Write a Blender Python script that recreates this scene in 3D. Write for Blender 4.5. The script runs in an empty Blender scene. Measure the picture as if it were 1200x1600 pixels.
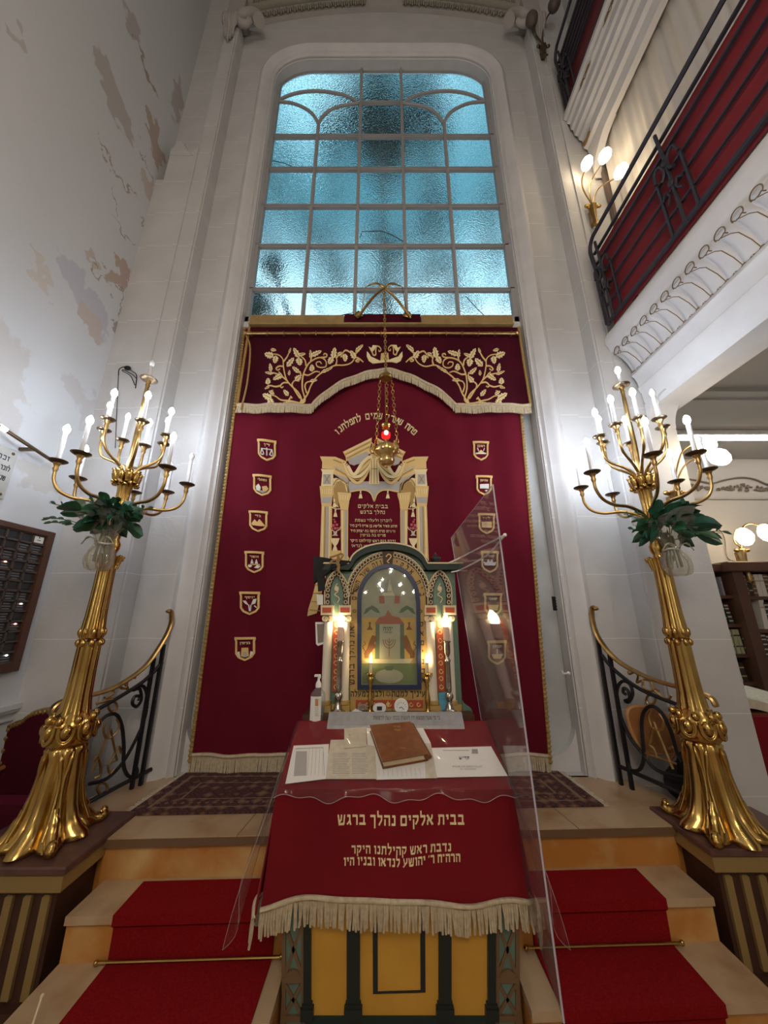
import bpy, bmesh, math, random
from mathutils import Vector, Matrix
random.seed(11)
sc = bpy.context.scene
PI = math.pi
# ------------------------------------------------------------------ camera, sky, lamps, exposure
FPX = 545.0; PITCH = math.atan(160/545.0); EYE = 1.55
cam = bpy.data.cameras.new('camera'); camo = bpy.data.objects.new('camera', cam)
sc.collection.objects.link(camo); sc.camera = camo
cam.sensor_fit = 'VERTICAL'; cam.sensor_height = 36.0; cam.lens = 36.0*FPX/1600.0
cam.clip_start = 0.02; cam.clip_end = 200
camo.location = (0, 0, EYE); camo.rotation_euler = (PI/2+PITCH, 0, 0)
sc.view_settings.view_transform = 'Standard'; sc.view_settings.look = 'None'
sc.view_settings.gamma = 1; sc.view_settings.exposure = 0.08
sc.view_settings.use_curve_mapping = False
sc.cycles.use_denoising = True
sc.cycles.max_bounces = 8; sc.cycles.transparent_max_bounces = 12
sc.cycles.caustics_reflective = False; sc.cycles.caustics_refractive = False
sc.cycles.sample_clamp_indirect = 6.0

w = bpy.data.worlds.new('sky'); sc.world = w; w.use_nodes = True
nt = w.node_tree; nt.nodes.clear()
def _n(t, **k):
    n = nt.nodes.new(t)
    for a, b in k.items(): setattr(n, a, b)
    return n
out = _n('ShaderNodeOutputWorld'); bg = _n('ShaderNodeBackground'); tc = _n('ShaderNodeTexCoord')
sep = _n('ShaderNodeSeparateXYZ'); rmp = _n('ShaderNodeValToRGB'); noi = _n('ShaderNodeTexNoise'); mix = _n('ShaderNodeMix', data_type='RGBA')
nt.links.new(tc.outputs['Generated'], sep.inputs[0]); nt.links.new(sep.outputs['Z'], rmp.inputs[0])
rmp.color_ramp.elements[0].position = 0.68; rmp.color_ramp.elements[0].color = (0.74, 0.88, 0.95, 1)
rmp.color_ramp.elements[1].position = 0.82; rmp.color_ramp.elements[1].color = (0.09, 0.25, 0.32, 1)
nt.links.new(tc.outputs['Generated'], noi.inputs['Vector']); noi.inputs['Scale'].default_value = 4.5; noi.inputs['Detail'].default_value = 3
cr = _n('ShaderNodeValToRGB'); cr.color_ramp.elements[0].position = 0.52; cr.color_ramp.elements[1].position = 0.68
nt.links.new(noi.outputs['Fac'], cr.inputs[0]); nt.links.new(cr.outputs[0], mix.inputs['Factor'])
nt.links.new(rmp.outputs[0], mix.inputs['A']); mix.inputs['B'].default_value = (0.55, 0.85, 0.98, 1)
nt.links.new(mix.outputs['Result'], bg.inputs[0]); bg.inputs[1].default_value = 1.9
nt.links.new(bg.outputs[0], out.inputs[0])

def lamp(name, loc, watts, col, rad=0.05):
    l = bpy.data.lights.new(name, 'POINT'); l.energy = watts; l.color = col; l.shadow_soft_size = rad
    o = bpy.data.objects.new(name, l); o.location = loc; sc.collection.objects.link(o); return o
# chandelier lamps of the hall behind and above the camera
for k in range(9):
    a = k*2*PI/9
    lamp('chandelier_lamp', (0.1+0.55*math.cos(a), -1.4+0.55*math.sin(a), 3.1+0.25*(k % 3)), 18, (1.0, 0.86, 0.68), 0.05)
# second chandelier further back in the hall
for k in range(14):
    a = k*2*PI/14; r = .5 if k % 2 else .95
    lamp('far_chandelier_lamp', (0.15+r*math.cos(a), -8.6+r*math.sin(a), 2.35+0.26*(k % 4)), 9, (1.0, 0.92, 0.8), 0.045)
# fill lights without fixtures, added out of view to brighten the upper walls
for x_ in (-.6, .9): lamp('upper_wall_fill', (x_, -2.2, 7.4), 26, (1.0, .96, .92), .12)
# lamp of the women's gallery above the right balcony, and of the aisle below it
lamp('gallery_lamp', (4.2, 0.9, 6.2), 25, (1.0, 0.86, 0.7), 0.1)
LED = 128.0          # brightness of the electric candle bulbs
WARM = 13.0

# ------------------------------------------------------------------ helpers
C_, S_ = math.cos(PITCH), math.sin(PITCH)
def ray(px, py):
    u = (px-600)/FPX; v = (800-py)/FPX
    return u, C_-v*S_, S_+v*C_
def P(px, py, y):
    a, b, c = ray(px, py); t = y/b; return Vector((a*t, y, EYE+c*t))
def PZ(px, py, z):
    a, b, c = ray(px, py); t = (z-EYE)/c; return Vector((a*t, b*t, z))
def PX(px, py, x):
    a, b, c = ray(px, py); t = x/a; return Vector((x, b*t, EYE+c*t))

def smooth_path(pts, n=6, closed=False):
    pts = [Vector(p) for p in pts]; N = len(pts); res = []
    if N < 3: return pts
    rng = range(N) if closed else range(N-1)
    for i in rng:
        p0 = pts[i-1] if (closed or i > 0) else pts[0]*2-pts[1]
        p1 = pts[i]; p2 = pts[(i+1) % N]
        p3 = pts[(i+2) % N] if (closed or i+2 < N) else pts[-1]*2-pts[-2]
        for k in range(n):
            t = k/n
            res.append(0.5*((2*p1)+(p2-p0)*t+(2*p0-5*p1+4*p2-p3)*t*t+(3*p1-p0-3*p2+p3)*t*t*t))
    if not closed: res.append(pts[-1])
    return res

class MB:
    def __init__(s): s.bm = bmesh.new(); s.mi = 0
    def face(s, pts):
        vs = [s.bm.verts.new(p) for p in pts]
        try:
            f = s.bm.faces.new(vs); f.material_index = s.mi; return f
        except ValueError: return None
    def _f(s, vs):
        try:
            f = s.bm.faces.new(vs); f.material_index = s.mi
        except ValueError: pass
    def hexa(s, b, t):
        B = [s.bm.verts.new(p) for p in b]; T = [s.bm.verts.new(p) for p in t]; n = len(B)
        s._f(B[::-1]); s._f(T)
        for i in range(n): s._f([B[i], B[(i+1) % n], T[(i+1) % n], T[i]])
    def box(s, x0, y0, z0, x1, y1, z1, bev=0.0):
        if bev > 0:
            b = min(bev, (x1-x0)/2.01, (y1-y0)/2.01, (z1-z0)/2.01)
            r = lambda d: [(x0+b-d, y0+b-d), (x1-b+d, y0+b-d), (x1-b+d, y1-b+d), (x0+b-d, y1-b+d)]
            lo = [s.bm.verts.new((x, y, z0)) for x, y in r(0)]
            m0 = [s.bm.verts.new((x, y, z0+b)) for x, y in r(b)]
            m1 = [s.bm.verts.new((x, y, z1-b)) for x, y in r(b)]
            hi = [s.bm.verts.new((x, y, z1)) for x, y in r(0)]
            s._f(lo[::-1]); s._f(hi)
            for A, B in ((lo, m0), (m0, m1), (m1, hi)):
                for i in range(4): s._f([A[i], A[(i+1) % 4], B[(i+1) % 4], B[i]])
        else:
            s.hexa([(x0, y0, z0), (x1, y0, z0), (x1, y1, z0), (x0, y1, z0)], [(x0, y0, z1), (x1, y0, z1), (x1, y1, z1), (x0, y1, z1)])
        return s
    def bar(s, p, q, w, h, up=(0, 0, 1)):
        p, q = Vector(p), Vector(q); d = (q-p).normalized(); u = Vector(up)
        if abs(d.dot(u)) > .98: u = Vector((0, 1, 0))
        r = d.cross(u).normalized(); u = r.cross(d)
        c = [r*(-w/2)+u*(-h/2), r*(w/2)+u*(-h/2), r*(w/2)+u*(h/2), r*(-w/2)+u*(h/2)]
        s.hexa([p+k for k in c], [q+k for k in c]); return s
    def tube(s, pts, r, n=8, closed=False, cap=True, flat=1.0):
        pts = [Vector(p) for p in pts]; N = len(pts)
        rs = r if isinstance(r, (list, tuple)) else [r]*N
        if len(rs) != N: rs = [rs[min(len(rs)-1, int(i*(len(rs)-1)/(N-1)+.5))] for i in range(N)]
        rings = []; nrm = None
        for i in range(N):
            if closed: d = pts[(i+1) % N]-pts[i-1]
            else: d = pts[min(i+1, N-1)]-pts[max(i-1, 0)]
            if d.length < 1e-9: d = Vector((0, 0, 1))
            d.normalize()
            if nrm is None:
                a = Vector((0, 0, 1)) if abs(d.z) < .9 else Vector((1, 0, 0))
                nrm = d.cross(a).normalized()
            nrm = (nrm-d*nrm.dot(d))
            nrm = nrm.normalized() if nrm.length > 1e-6 else d.orthogonal().normalized()
            b = d.cross(nrm)
            rings.append([s.bm.verts.new(pts[i]+nrm*(rs[i]*math.cos(2*PI*k/n))+b*(rs[i]*flat*math.sin(2*PI*k/n))) for k in range(n)])
        for i in range(N if closed else N-1):
            A, B = rings[i], rings[(i+1) % N]
            for k in range(n): s._f([A[k], A[(k+1) % n], B[(k+1) % n], B[k]])
        if cap and not closed: s._f(rings[0][::-1]); s._f(rings[-1])
        return s
    def lathe(s, prof, c=(0, 0, 0), n=24, lob=None, axis=None):
        # prof: (radius, height); lob: (count, fn(height) -> amplitude)
        c = Vector(c); rings = []
        M = Matrix.Identity(3)
        if axis is not None: M = Vector((0, 0, 1)).rotation_difference(Vector(axis)).to_matrix()
        for r, z in prof:
            if r < 1e-6: rings.append([s.bm.verts.new(c+M @ Vector((0, 0, z)))]); continue
            ring = []
            for k in range(n):
                a = 2*PI*k/n; rr = r
                if lob: rr = r*(1+lob[1](z)*lob[2](lob[0]*a))
                ring.append(s.bm.verts.new(c+M @ Vector((rr*math.cos(a), rr*math.sin(a), z))))
            rings.append(ring)
        for A, B in zip(rings, rings[1:]):
            if len(A) == 1 and len(B) == 1: continue
            for k in range(n):
                k2 = (k+1) % n
                if len(A) == 1: s._f([A[0], B[k2], B[k]])
                elif len(B) == 1: s._f([A[k], A[k2], B[0]])
                else: s._f([A[k], A[k2], B[k2], B[k]])
        if len(rings[0]) > 1: s._f(rings[0][::-1])
        if len(rings[-1]) > 1: s._f(rings[-1])
        return s
    def ball(s, c, r, n=12, m=8):
        rx, ry, rz = r if isinstance(r, (tuple, list)) else (r, r, r); c = Vector(c)
        rings = []
        for j in range(m+1):
            t = PI*j/m
            if j in (0, m): rings.append([s.bm.verts.new(c+Vector((0, 0, -rz*math.cos(t))))]); continue
            rings.append([s.bm.verts.new(c+Vector((rx*math.sin(t)*math.cos(2*PI*k/n), ry*math.sin(t)*math.sin(2*PI*k/n), -rz*math.cos(t)))) for k in range(n)])
        for A, B in zip(rings, rings[1:]):
            for k in range(n):
                k2 = (k+1) % n
                if len(A) == 1: s._f([A[0], B[k2], B[k]])
                elif len(B) == 1: s._f([A[k], A[k2], B[0]])
                else: s._f([A[k], A[k2], B[k2], B[k]])
        return s
    def grid(s, fn, nu, nv, cu=False, cv=False):
        V = [[s.bm.verts.new(fn(i/nu, j/nv)) for j in range(nv if cv else nv+1)] for i in range(nu if cu else nu+1)]
        for i in range(nu):
            for j in range(nv):
                i2 = (i+1) % nu if cu else i+1; j2 = (j+1) % nv if cv else j+1
                s._f([V[i][j], V[i2][j], V[i2][j2], V[i][j2]])
        return s
    def slabgrid(s, fn, nu, nv, th):
        # closed thin sheet: fn(u,v) is the front, th an offset vector to the back
        th = Vector(th)
        s.grid(fn, nu, nv); s.grid(lambda u, v: Vector(fn(1-u, v))+th, nu, nv)
        for e in range(4):
            f = [lambda t: fn(t, 0), lambda t: fn(1, t), lambda t: fn(1-t, 1), lambda t: fn(0, 1-t)][e]
            n = nu if e % 2 == 0 else nv
            for k in range(n):
                a, b = Vector(f(k/n)), Vector(f((k+1)/n)); s.face([b, a, a+th, b+th])
        return s
    def prism(s, poly, mapf, h, h0=0.0):
        F = [s.bm.verts.new(mapf(u, v, h)) for u, v in poly]; B = [s.bm.verts.new(mapf(u, v, h0)) for u, v in poly]
        s._f(F); n = len(F); s._f(B[::-1])
        for i in range(n): s._f([F[i], B[i], B[(i+1) % n], F[(i+1) % n]])
        return s
    def ribbon(s, pts, wd, mapf, h, h0=0.0, closed=False):
        pts = [Vector((p[0], p[1])) for p in pts]; N = len(pts); L = []; R = []
        for i in range(N):
            d = (pts[(i+1) % N]-pts[i-1]) if closed else (pts[min(i+1, N-1)]-pts[max(i-1, 0)])
            if d.length < 1e-9: d = Vector((1, 0))
            d.normalize(); k = wd[min(i, len(wd)-1)] if isinstance(wd, (list, tuple)) else wd
            q = Vector((-d.y, d.x))*(k/2); L.append(pts[i]+q); R.append(pts[i]-q)
        vs = [[s.bm.verts.new(mapf(p.x, p.y, hh)) for p in A] for A, hh in ((L, h), (R, h), (L, h0), (R, h0))]
        for i in range(N if closed else N-1):
            j = (i+1) % N
            s._f([vs[0][i], vs[1][i], vs[1][j], vs[0][j]]); s._f([vs[2][i], vs[0][i], vs[0][j], vs[2][j]]); s._f([vs[1][i], vs[3][i], vs[3][j], vs[1][j]])
        return s

WL = {}   # world position of each linked object
def _props(o, label, cat, group, kind):
    if label: o['label'] = label
    if cat: o['category'] = cat
    if group: o['group'] = group
    if kind: o['kind'] = kind
def obj(name, mb, mat, parent=None, label=None, cat=None, group=None, kind=None, smooth=40, local=False):
    """one mesh object; the mesh is in world coordinates unless local=True"""
    me = bpy.data.meshes.new(name)
    bmesh.ops.recalc_face_normals(mb.bm, faces=mb.bm.faces[:]); mb.bm.to_mesh(me); mb.bm.free()
    for m in (mat if isinstance(mat, (list, tuple)) else [mat]): me.materials.append(m)
    if smooth:
        me.polygons.foreach_set('use_smooth', [True]*len(me.polygons))
        me.set_sharp_from_angle(angle=math.radians(smooth))
    o = bpy.data.objects.new(name, me); sc.collection.objects.link(o)
    o.parent = parent
    if parent is not None and not local:
        o.location = -WL[parent]
    WL[o] = Vector((0, 0, 0)) if not local else (WL[parent] if parent else Vector((0, 0, 0)))
    _props(o, label, cat, group, kind); return o
def thing(name, loc, label, cat, group=None):
    o = bpy.data.objects.new(name, None); sc.collection.objects.link(o); o.location = loc
    o.empty_display_size = .05; WL[o] = Vector(loc); _props(o, label, cat, group, None); return o
def dup(src, loc, label, group=None, rotz=None):
    r = src.copy(); sc.collection.objects.link(r); r.location = loc; WL[r] = Vector(loc)
    if rotz is not None: r.rotation_euler = (0, 0, rotz)
    r['label'] = label
    if group: r['group'] = group
    for ch in list(src.children):
        c = ch.copy(); sc.collection.objects.link(c); c.parent = r
        for g in list(ch.children):
            d = g.copy(); sc.collection.objects.link(d); d.parent = c
    return r

# ------------------------------------------------------------------ materials
def mat(name, col, rough=.6, metal=0.0, emit=None, es=0.0, alpha=None, trans=0.0, sheen=0.0, tint=None, noise=None, bump=None, spec=None, ior=None, coat=0.0):
    """noise: (scale, colour2, lo, hi) procedural variation; bump: (scale, strength)"""
    m = bpy.data.materials.new(name); m.use_nodes = True; t = m.node_tree; b = t.nodes['Principled BSDF']
    c4 = lambda c: (c[0], c[1], c[2], 1)
    b.inputs['Base Color'].default_value = c4(col); b.inputs['Roughness'].default_value = rough; b.inputs['Metallic'].default_value = metal
    if emit: b.inputs['Emission Color'].default_value = c4(emit); b.inputs['Emission Strength'].default_value = es
    if alpha is not None: b.inputs['Alpha'].default_value = alpha
    if trans: b.inputs['Transmission Weight'].default_value = trans
    if sheen: b.inputs['Sheen Weight'].default_value = sheen; b.inputs['Sheen Roughness'].default_value = .4; b.inputs['Sheen Tint'].default_value = c4(tint or [min(1, k*1.5+.1) for k in col])
    if spec is not None: b.inputs['Specular IOR Level'].default_value = spec
    if ior: b.inputs['IOR'].default_value = ior
    if coat: b.inputs['Coat Weight'].default_value = coat; b.inputs['Coat Roughness'].default_value = .1
    tc = None
    if noise or bump:
        tc = t.nodes.new('ShaderNodeTexCoord')
    if noise:
        n = t.nodes.new('ShaderNodeTexNoise'); n.inputs['Scale'].default_value = noise[0]; n.inputs['Detail'].default_value = 5
        r = t.nodes.new('ShaderNodeValToRGB'); r.color_ramp.elements[0].position = noise[2]; r.color_ramp.elements[1].position = noise[3]
        r.color_ramp.elements[0].color = c4(col); r.color_ramp.elements[1].color = c4(noise[1])
        t.links.new(tc.outputs['Object'], n.inputs['Vector']); t.links.new(n.outputs['Fac'], r.inputs[0]); t.links.new(r.outputs[0], b.inputs['Base Color'])
    if bump:
        n = t.nodes.new('ShaderNodeTexNoise'); n.inputs['Scale'].default_value = bump[0]; n.inputs['Detail'].default_value = 3
        p = t.nodes.new('ShaderNodeBump'); p.inputs['Strength'].default_value = bump[1]; p.inputs['Distance'].default_value = .01
        t.links.new(tc.outputs['Object'], n.inputs['Vector']); t.links.new(n.outputs['Fac'], p.inputs['Height']); t.links.new(p.outputs[0], b.inputs['Normal'])
    return m
def nodes_of(m): return m.node_tree, m.node_tree.nodes['Principled BSDF']

M = {}
M['stone'] = mat('pale_stone', (.60, .59, .59), .75, noise=(3, (.52, .51, .51), .3, .75), bump=(40, .15))
t, b = nodes_of(M['stone'])            # block joints
tc = t.nodes.new('ShaderNodeTexCoord'); sp = t.nodes.new('ShaderNodeSeparateXYZ'); t.links.new(tc.outputs['Object'], sp.inputs[0])
md = t.nodes.new('ShaderNodeMath'); md.operation = 'MODULO'; t.links.new(sp.outputs['Z'], md.inputs[0]); md.inputs[1].default_value = .46
lt = t.nodes.new('ShaderNodeMath'); lt.operation = 'LESS_THAN'; t.links.new(md.outputs[0], lt.inputs[0]); lt.inputs[1].default_value = .006
mx = t.nodes.new('ShaderNodeMix'); mx.data_type = 'RGBA'; t.links.new(lt.outputs[0], mx.inputs['Factor'])
old = b.inputs['Base Color'].links[0].from_socket; t.links.new(old, mx.inputs['A']); mx.inputs['B'].default_value = (.70, .69, .68, 1); t.links.new(mx.outputs['Result'], b.inputs['Base Color'])
M['stucco'] = mat('white_stucco', (.66, .65, .66), .6, noise=(5, (.60, .59, .60), .35, .7))
M['brownplaster'] = mat('plain_plaster', (.44, .41, .385), .85, noise=(4, (.40, .37, .35), .35, .7))
M['marble_grey'] = mat('grey_marble', (.42, .44, .45), .35, noise=(2.5, (.55, .57, .58), .4, .7))
M['marble_orange'] = mat('orange_marble', (.50, .21, .045), .3, noise=(4.5, (.66, .44, .19), .45, .72))
M['marble_beige'] = mat('beige_marble', (.50, .36, .22), .32, noise=(6, (.36, .22, .11), .45, .75))
M['floor'] = mat('floor_stone', (.36, .27, .18), .5, noise=(3, (.28, .2, .13), .4, .7))
M['gold'] = mat('polished_brass', (.62, .41, .13), .22, 1.0, noise=(9, (.46, .27, .07), .4, .75))
M['brass'] = mat('bronze_brass', (.50, .33, .13), .32, 1.0, noise=(20, (.36, .22, .08), .4, .7))
M['darkbrass'] = mat('tarnished_brass', (.17, .12, .075), .4, 1.0)
M['silver'] = mat('tarnished_silver', (.52, .48, .42), .25, 1.0, noise=(30, (.38, .34, .3), .4, .7))
M['greymetal'] = mat('brushed_grey_metal', (.34, .34, .35), .55, .5, noise=(25, (.28, .28, .29), .4, .7))
M['velvet'] = mat('burgundy_velvet', (.140, .009, .021), .9, sheen=1.0, tint=(.68, .07, .15), noise=(2.2, (.108, .006, .016), .3, .7), spec=.1)
M['velvet_dark'] = mat('wine_velvet', (.070, .005, .014), .9, sheen=.8, tint=(.48, .05, .14), noise=(2.2, (.036, .003, .008), .3, .7), spec=.1)
M['clothred'] = mat('crimson_velvet', (.20, .010, .016), .85, sheen=.5, noise=(3, (.15, .007, .012), .3, .7), spec=.1)
M['carpet'] = mat('red_carpet', (.27, .010, .012), .95, noise=(180, (.20, .006, .008), .35, .65), bump=(500, .4), spec=.05)
M['thread'] = mat('gold_thread', (.82, .57, .23), .5, .1, bump=(300, .5))
M['thread2'] = mat('pale_gold_thread', (.93, .78, .44), .5, .1, bump=(300, .5))
M['thread3'] = mat('deep_gold_thread', (.45, .28, .09), .5, .25, bump=(300, .5))
M['silverthread'] = mat('silver_thread', (.50, .47, .45), .5, .05, bump=(300, .6))
M['fringe'] = mat('beige_fringe', (.58, .49, .34), .8, noise=(60, (.46, .37, .24), .4, .65))
M['iron'] = mat('black_iron', (.018, .018, .022), .4, .5)
M['ironblue'] = mat('dark_painted_iron', (.03, .025, .035), .55, .2)
M['wood'] = mat('dark_brown_wood', (.095, .040, .022), .45, noise=(8, (.07, .028, .016), .3, .7))
M['woodmid'] = mat('orange_wood', (.36, .15, .05), .4, noise=(10, (.26, .10, .03), .3, .7))
M['pedwood'] = mat('pedestal_dark_wood', (.062, .024, .014), .5, noise=(8, (.045, .018, .011), .3, .7))
M['pedgold'] = mat('pedestal_gilt_paint', (.34, .23, .09), .45, .3)
M['pedtop'] = mat('pedestal_red_marble', (.12, .055, .045), .35, noise=(12, (.08, .035, .03), .4, .7))
M['white'] = mat('white_plastic', (.80, .80, .80), .4)
M['candle'] = mat('white_candle_sleeve', (.80, .80, .83), .45)
M['led'] = mat('lit_led_bulb', (1, 1, 1), .3, emit=(.80, .89, 1.0), es=LED)
M['ledoff'] = mat('unlit_bulb', (.86, .87, .9), .15, coat=.5)
M['warmled'] = mat('lit_warm_globe', (1, .95, .85), .3, emit=(1.0, .80, .52), es=WARM)
M['flame'] = mat('candle_flame', (1, .8, .4), .5, emit=(1.0, .68, .30), es=90)
M['tubelight'] = mat('fluorescent_tube', (1, 1, 1), .3, emit=(1, .96, .88), es=14)
M['paper'] = mat('white_paper', (.80, .79, .76), .8)
M['paperold'] = mat('aged_paper', (.62, .57, .46), .8, noise=(40, (.55, .49, .38), .35, .65))
M['ink'] = mat('black_ink', (.02, .02, .022), .7)
M['greyink'] = mat('grey_ink', (.30, .29, .28), .7)
M['leather'] = mat('brown_leather', (.19, .060, .018), .42, noise=(30, (.14, .04, .012), .35, .65), bump=(120, .2))
M['leaf'] = mat('dark_green_leaf', (.022, .085, .042), .35, noise=(14, (.035, .13, .055), .4, .7))
M['leaf2'] = mat('bluish_green_leaf', (.03, .12, .085), .35, noise=(14, (.02, .08, .05), .4, .7))
M['stem'] = mat('green_stem', (.12, .15, .06), .6)
M['treeleaf'] = mat('outdoor_leaf', (.006, .018, .013), .8)
M['bark'] = mat('bark', (.05, .04, .03), .9)
M['black'] = mat('black_cloth', (.012, .012, .014), .85)
M['yellow'] = mat('ochre_yellow_paint', (.62, .33, .045), .5, noise=(6, (.55, .28, .035), .35, .7))
M['blackpaint'] = mat('black_green_paint', (.012, .017, .015), .4)
M['green'] = mat('sage_green_paint', (.13, .21, .16), .5, noise=(10, (.10, .17, .13), .35, .7))
M['darkgreen'] = mat('dark_green_paint', (.008, .026, .021), .6)
M['umber'] = mat('dark_umber_paint', (.06, .03, .016), .6)
M['cream'] = mat('cream_paint', (.72, .60, .38), .5)
M['colwhite'] = mat('ivory_paint', (.74, .67, .55), .45)
M['ochre'] = mat('ochre_board', (.52, .34, .11), .5, noise=(8, (.46, .29, .09), .35, .7))
M['redpaint'] = mat('red_paint', (.42, .075, .03), .5)
M['navy'] = mat('navy_frame', (.012, .022, .075), .35)
M['skyblue'] = mat('blue_cover', (.10, .36, .52), .5)
M['brownp'] = mat('umber_paint', (.16, .09, .045), .55)
def thinglass(name, col, op, rough=.03, ior=1.5):
    m = bpy.data.materials.new(name); m.use_nodes = True; t = m.node_tree; t.nodes.clear()
    o = t.nodes.new('ShaderNodeOutputMaterial'); tr = t.nodes.new('ShaderNodeBsdfTransparent'); gl = t.nodes.new('ShaderNodeBsdfGlossy')
    mx = t.nodes.new('ShaderNodeMixShader'); fr = t.nodes.new('ShaderNodeFresnel'); fr.inputs['IOR'].default_value = 1.5
    ge = t.nodes.new('ShaderNodeNewGeometry'); mr = t.nodes.new('ShaderNodeMapRange'); mr.inputs['To Min'].default_value = ior; mr.inputs['To Max'].default_value = 1/ior
    t.links.new(ge.outputs['Backfacing'], mr.inputs['Value']); t.links.new(mr.outputs[0], fr.inputs['IOR'])
    tr.inputs[0].default_value = (*col, 1); gl.inputs['Roughness'].default_value = rough
    df = t.nodes.new('ShaderNodeBsdfDiffuse'); df.inputs[0].default_value = (.8, .8, .82, 1); m2 = t.nodes.new('ShaderNodeMixShader'); m2.inputs[0].default_value = op
    t.links.new(tr.outputs[0], m2.inputs[1]); t.links.new(df.outputs[0], m2.inputs[2])
    t.links.new(fr.outputs[0], mx.inputs[0]); t.links.new(m2.outputs[0], mx.inputs[1]); t.links.new(gl.outputs[0], mx.inputs[2]); t.links.new(mx.outputs[0], o.inputs[0])
    return m
M['plexi'] = thinglass('clear_acrylic', (.90, .89, .91), .05, .03, 1.3)
M['plexedge'] = mat('acrylic_edge', (.50, .47, .56), .2)
M['film'] = thinglass('clear_plastic_film', (.97, .96, .96), .02, .10, 1.35)
M['palebrass'] = mat('pale_brass', (.78, .58, .26), .3, 1.0, noise=(30, (.62, .43, .16), .4, .7))
M['cello'] = thinglass('cellophane', (.86, .84, .76), .15, .08, 1.45)
M['vitrine'] = thinglass('cabinet_glass', (.95, .96, .94), .008, .03, 1.4)
t_, t = None, M['film'].node_tree
tc = t.nodes.new('ShaderNodeTexCoord'); nn = t.nodes.new('ShaderNodeTexNoise'); nn.inputs['Scale'].default_value = 9; nn.inputs['Distortion'].default_value = 1.2
bp = t.nodes.new('ShaderNodeBump'); bp.inputs['Strength'].default_value = .5; bp.inputs['Distance'].default_value = .02
t.links.new(tc.outputs['Object'], nn.inputs['Vector']); t.links.new(nn.outputs['Fac'], bp.inputs['Height'])
for nd in t.nodes:
    if nd.bl_idname in ('ShaderNodeBsdfGlossy', 'ShaderNodeFresnel'): t.links.new(bp.outputs[0], nd.inputs['Normal'])
# rippled window glass
m = mat('rippled_glass', (.70, .90, .95), .10, trans=1.0, ior=1.25); M['ripple'] = m; t, b = nodes_of(m)
tc = t.nodes.new('ShaderNodeTexCoord'); nn = t.nodes.new('ShaderNodeTexVoronoi'); nn.inputs['Scale'].default_value = 62; nn.feature = 'SMOOTH_F1'
bp = t.nodes.new('ShaderNodeBump'); bp.inputs['Strength'].default_value = .6; bp.inputs['Distance'].default_value = .003
t.links.new(tc.outputs['Object'], nn.inputs['Vector']); t.links.new(nn.outputs['Distance'], bp.inputs['Height']); t.links.new(bp.outputs[0], b.inputs['Normal'])

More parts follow.
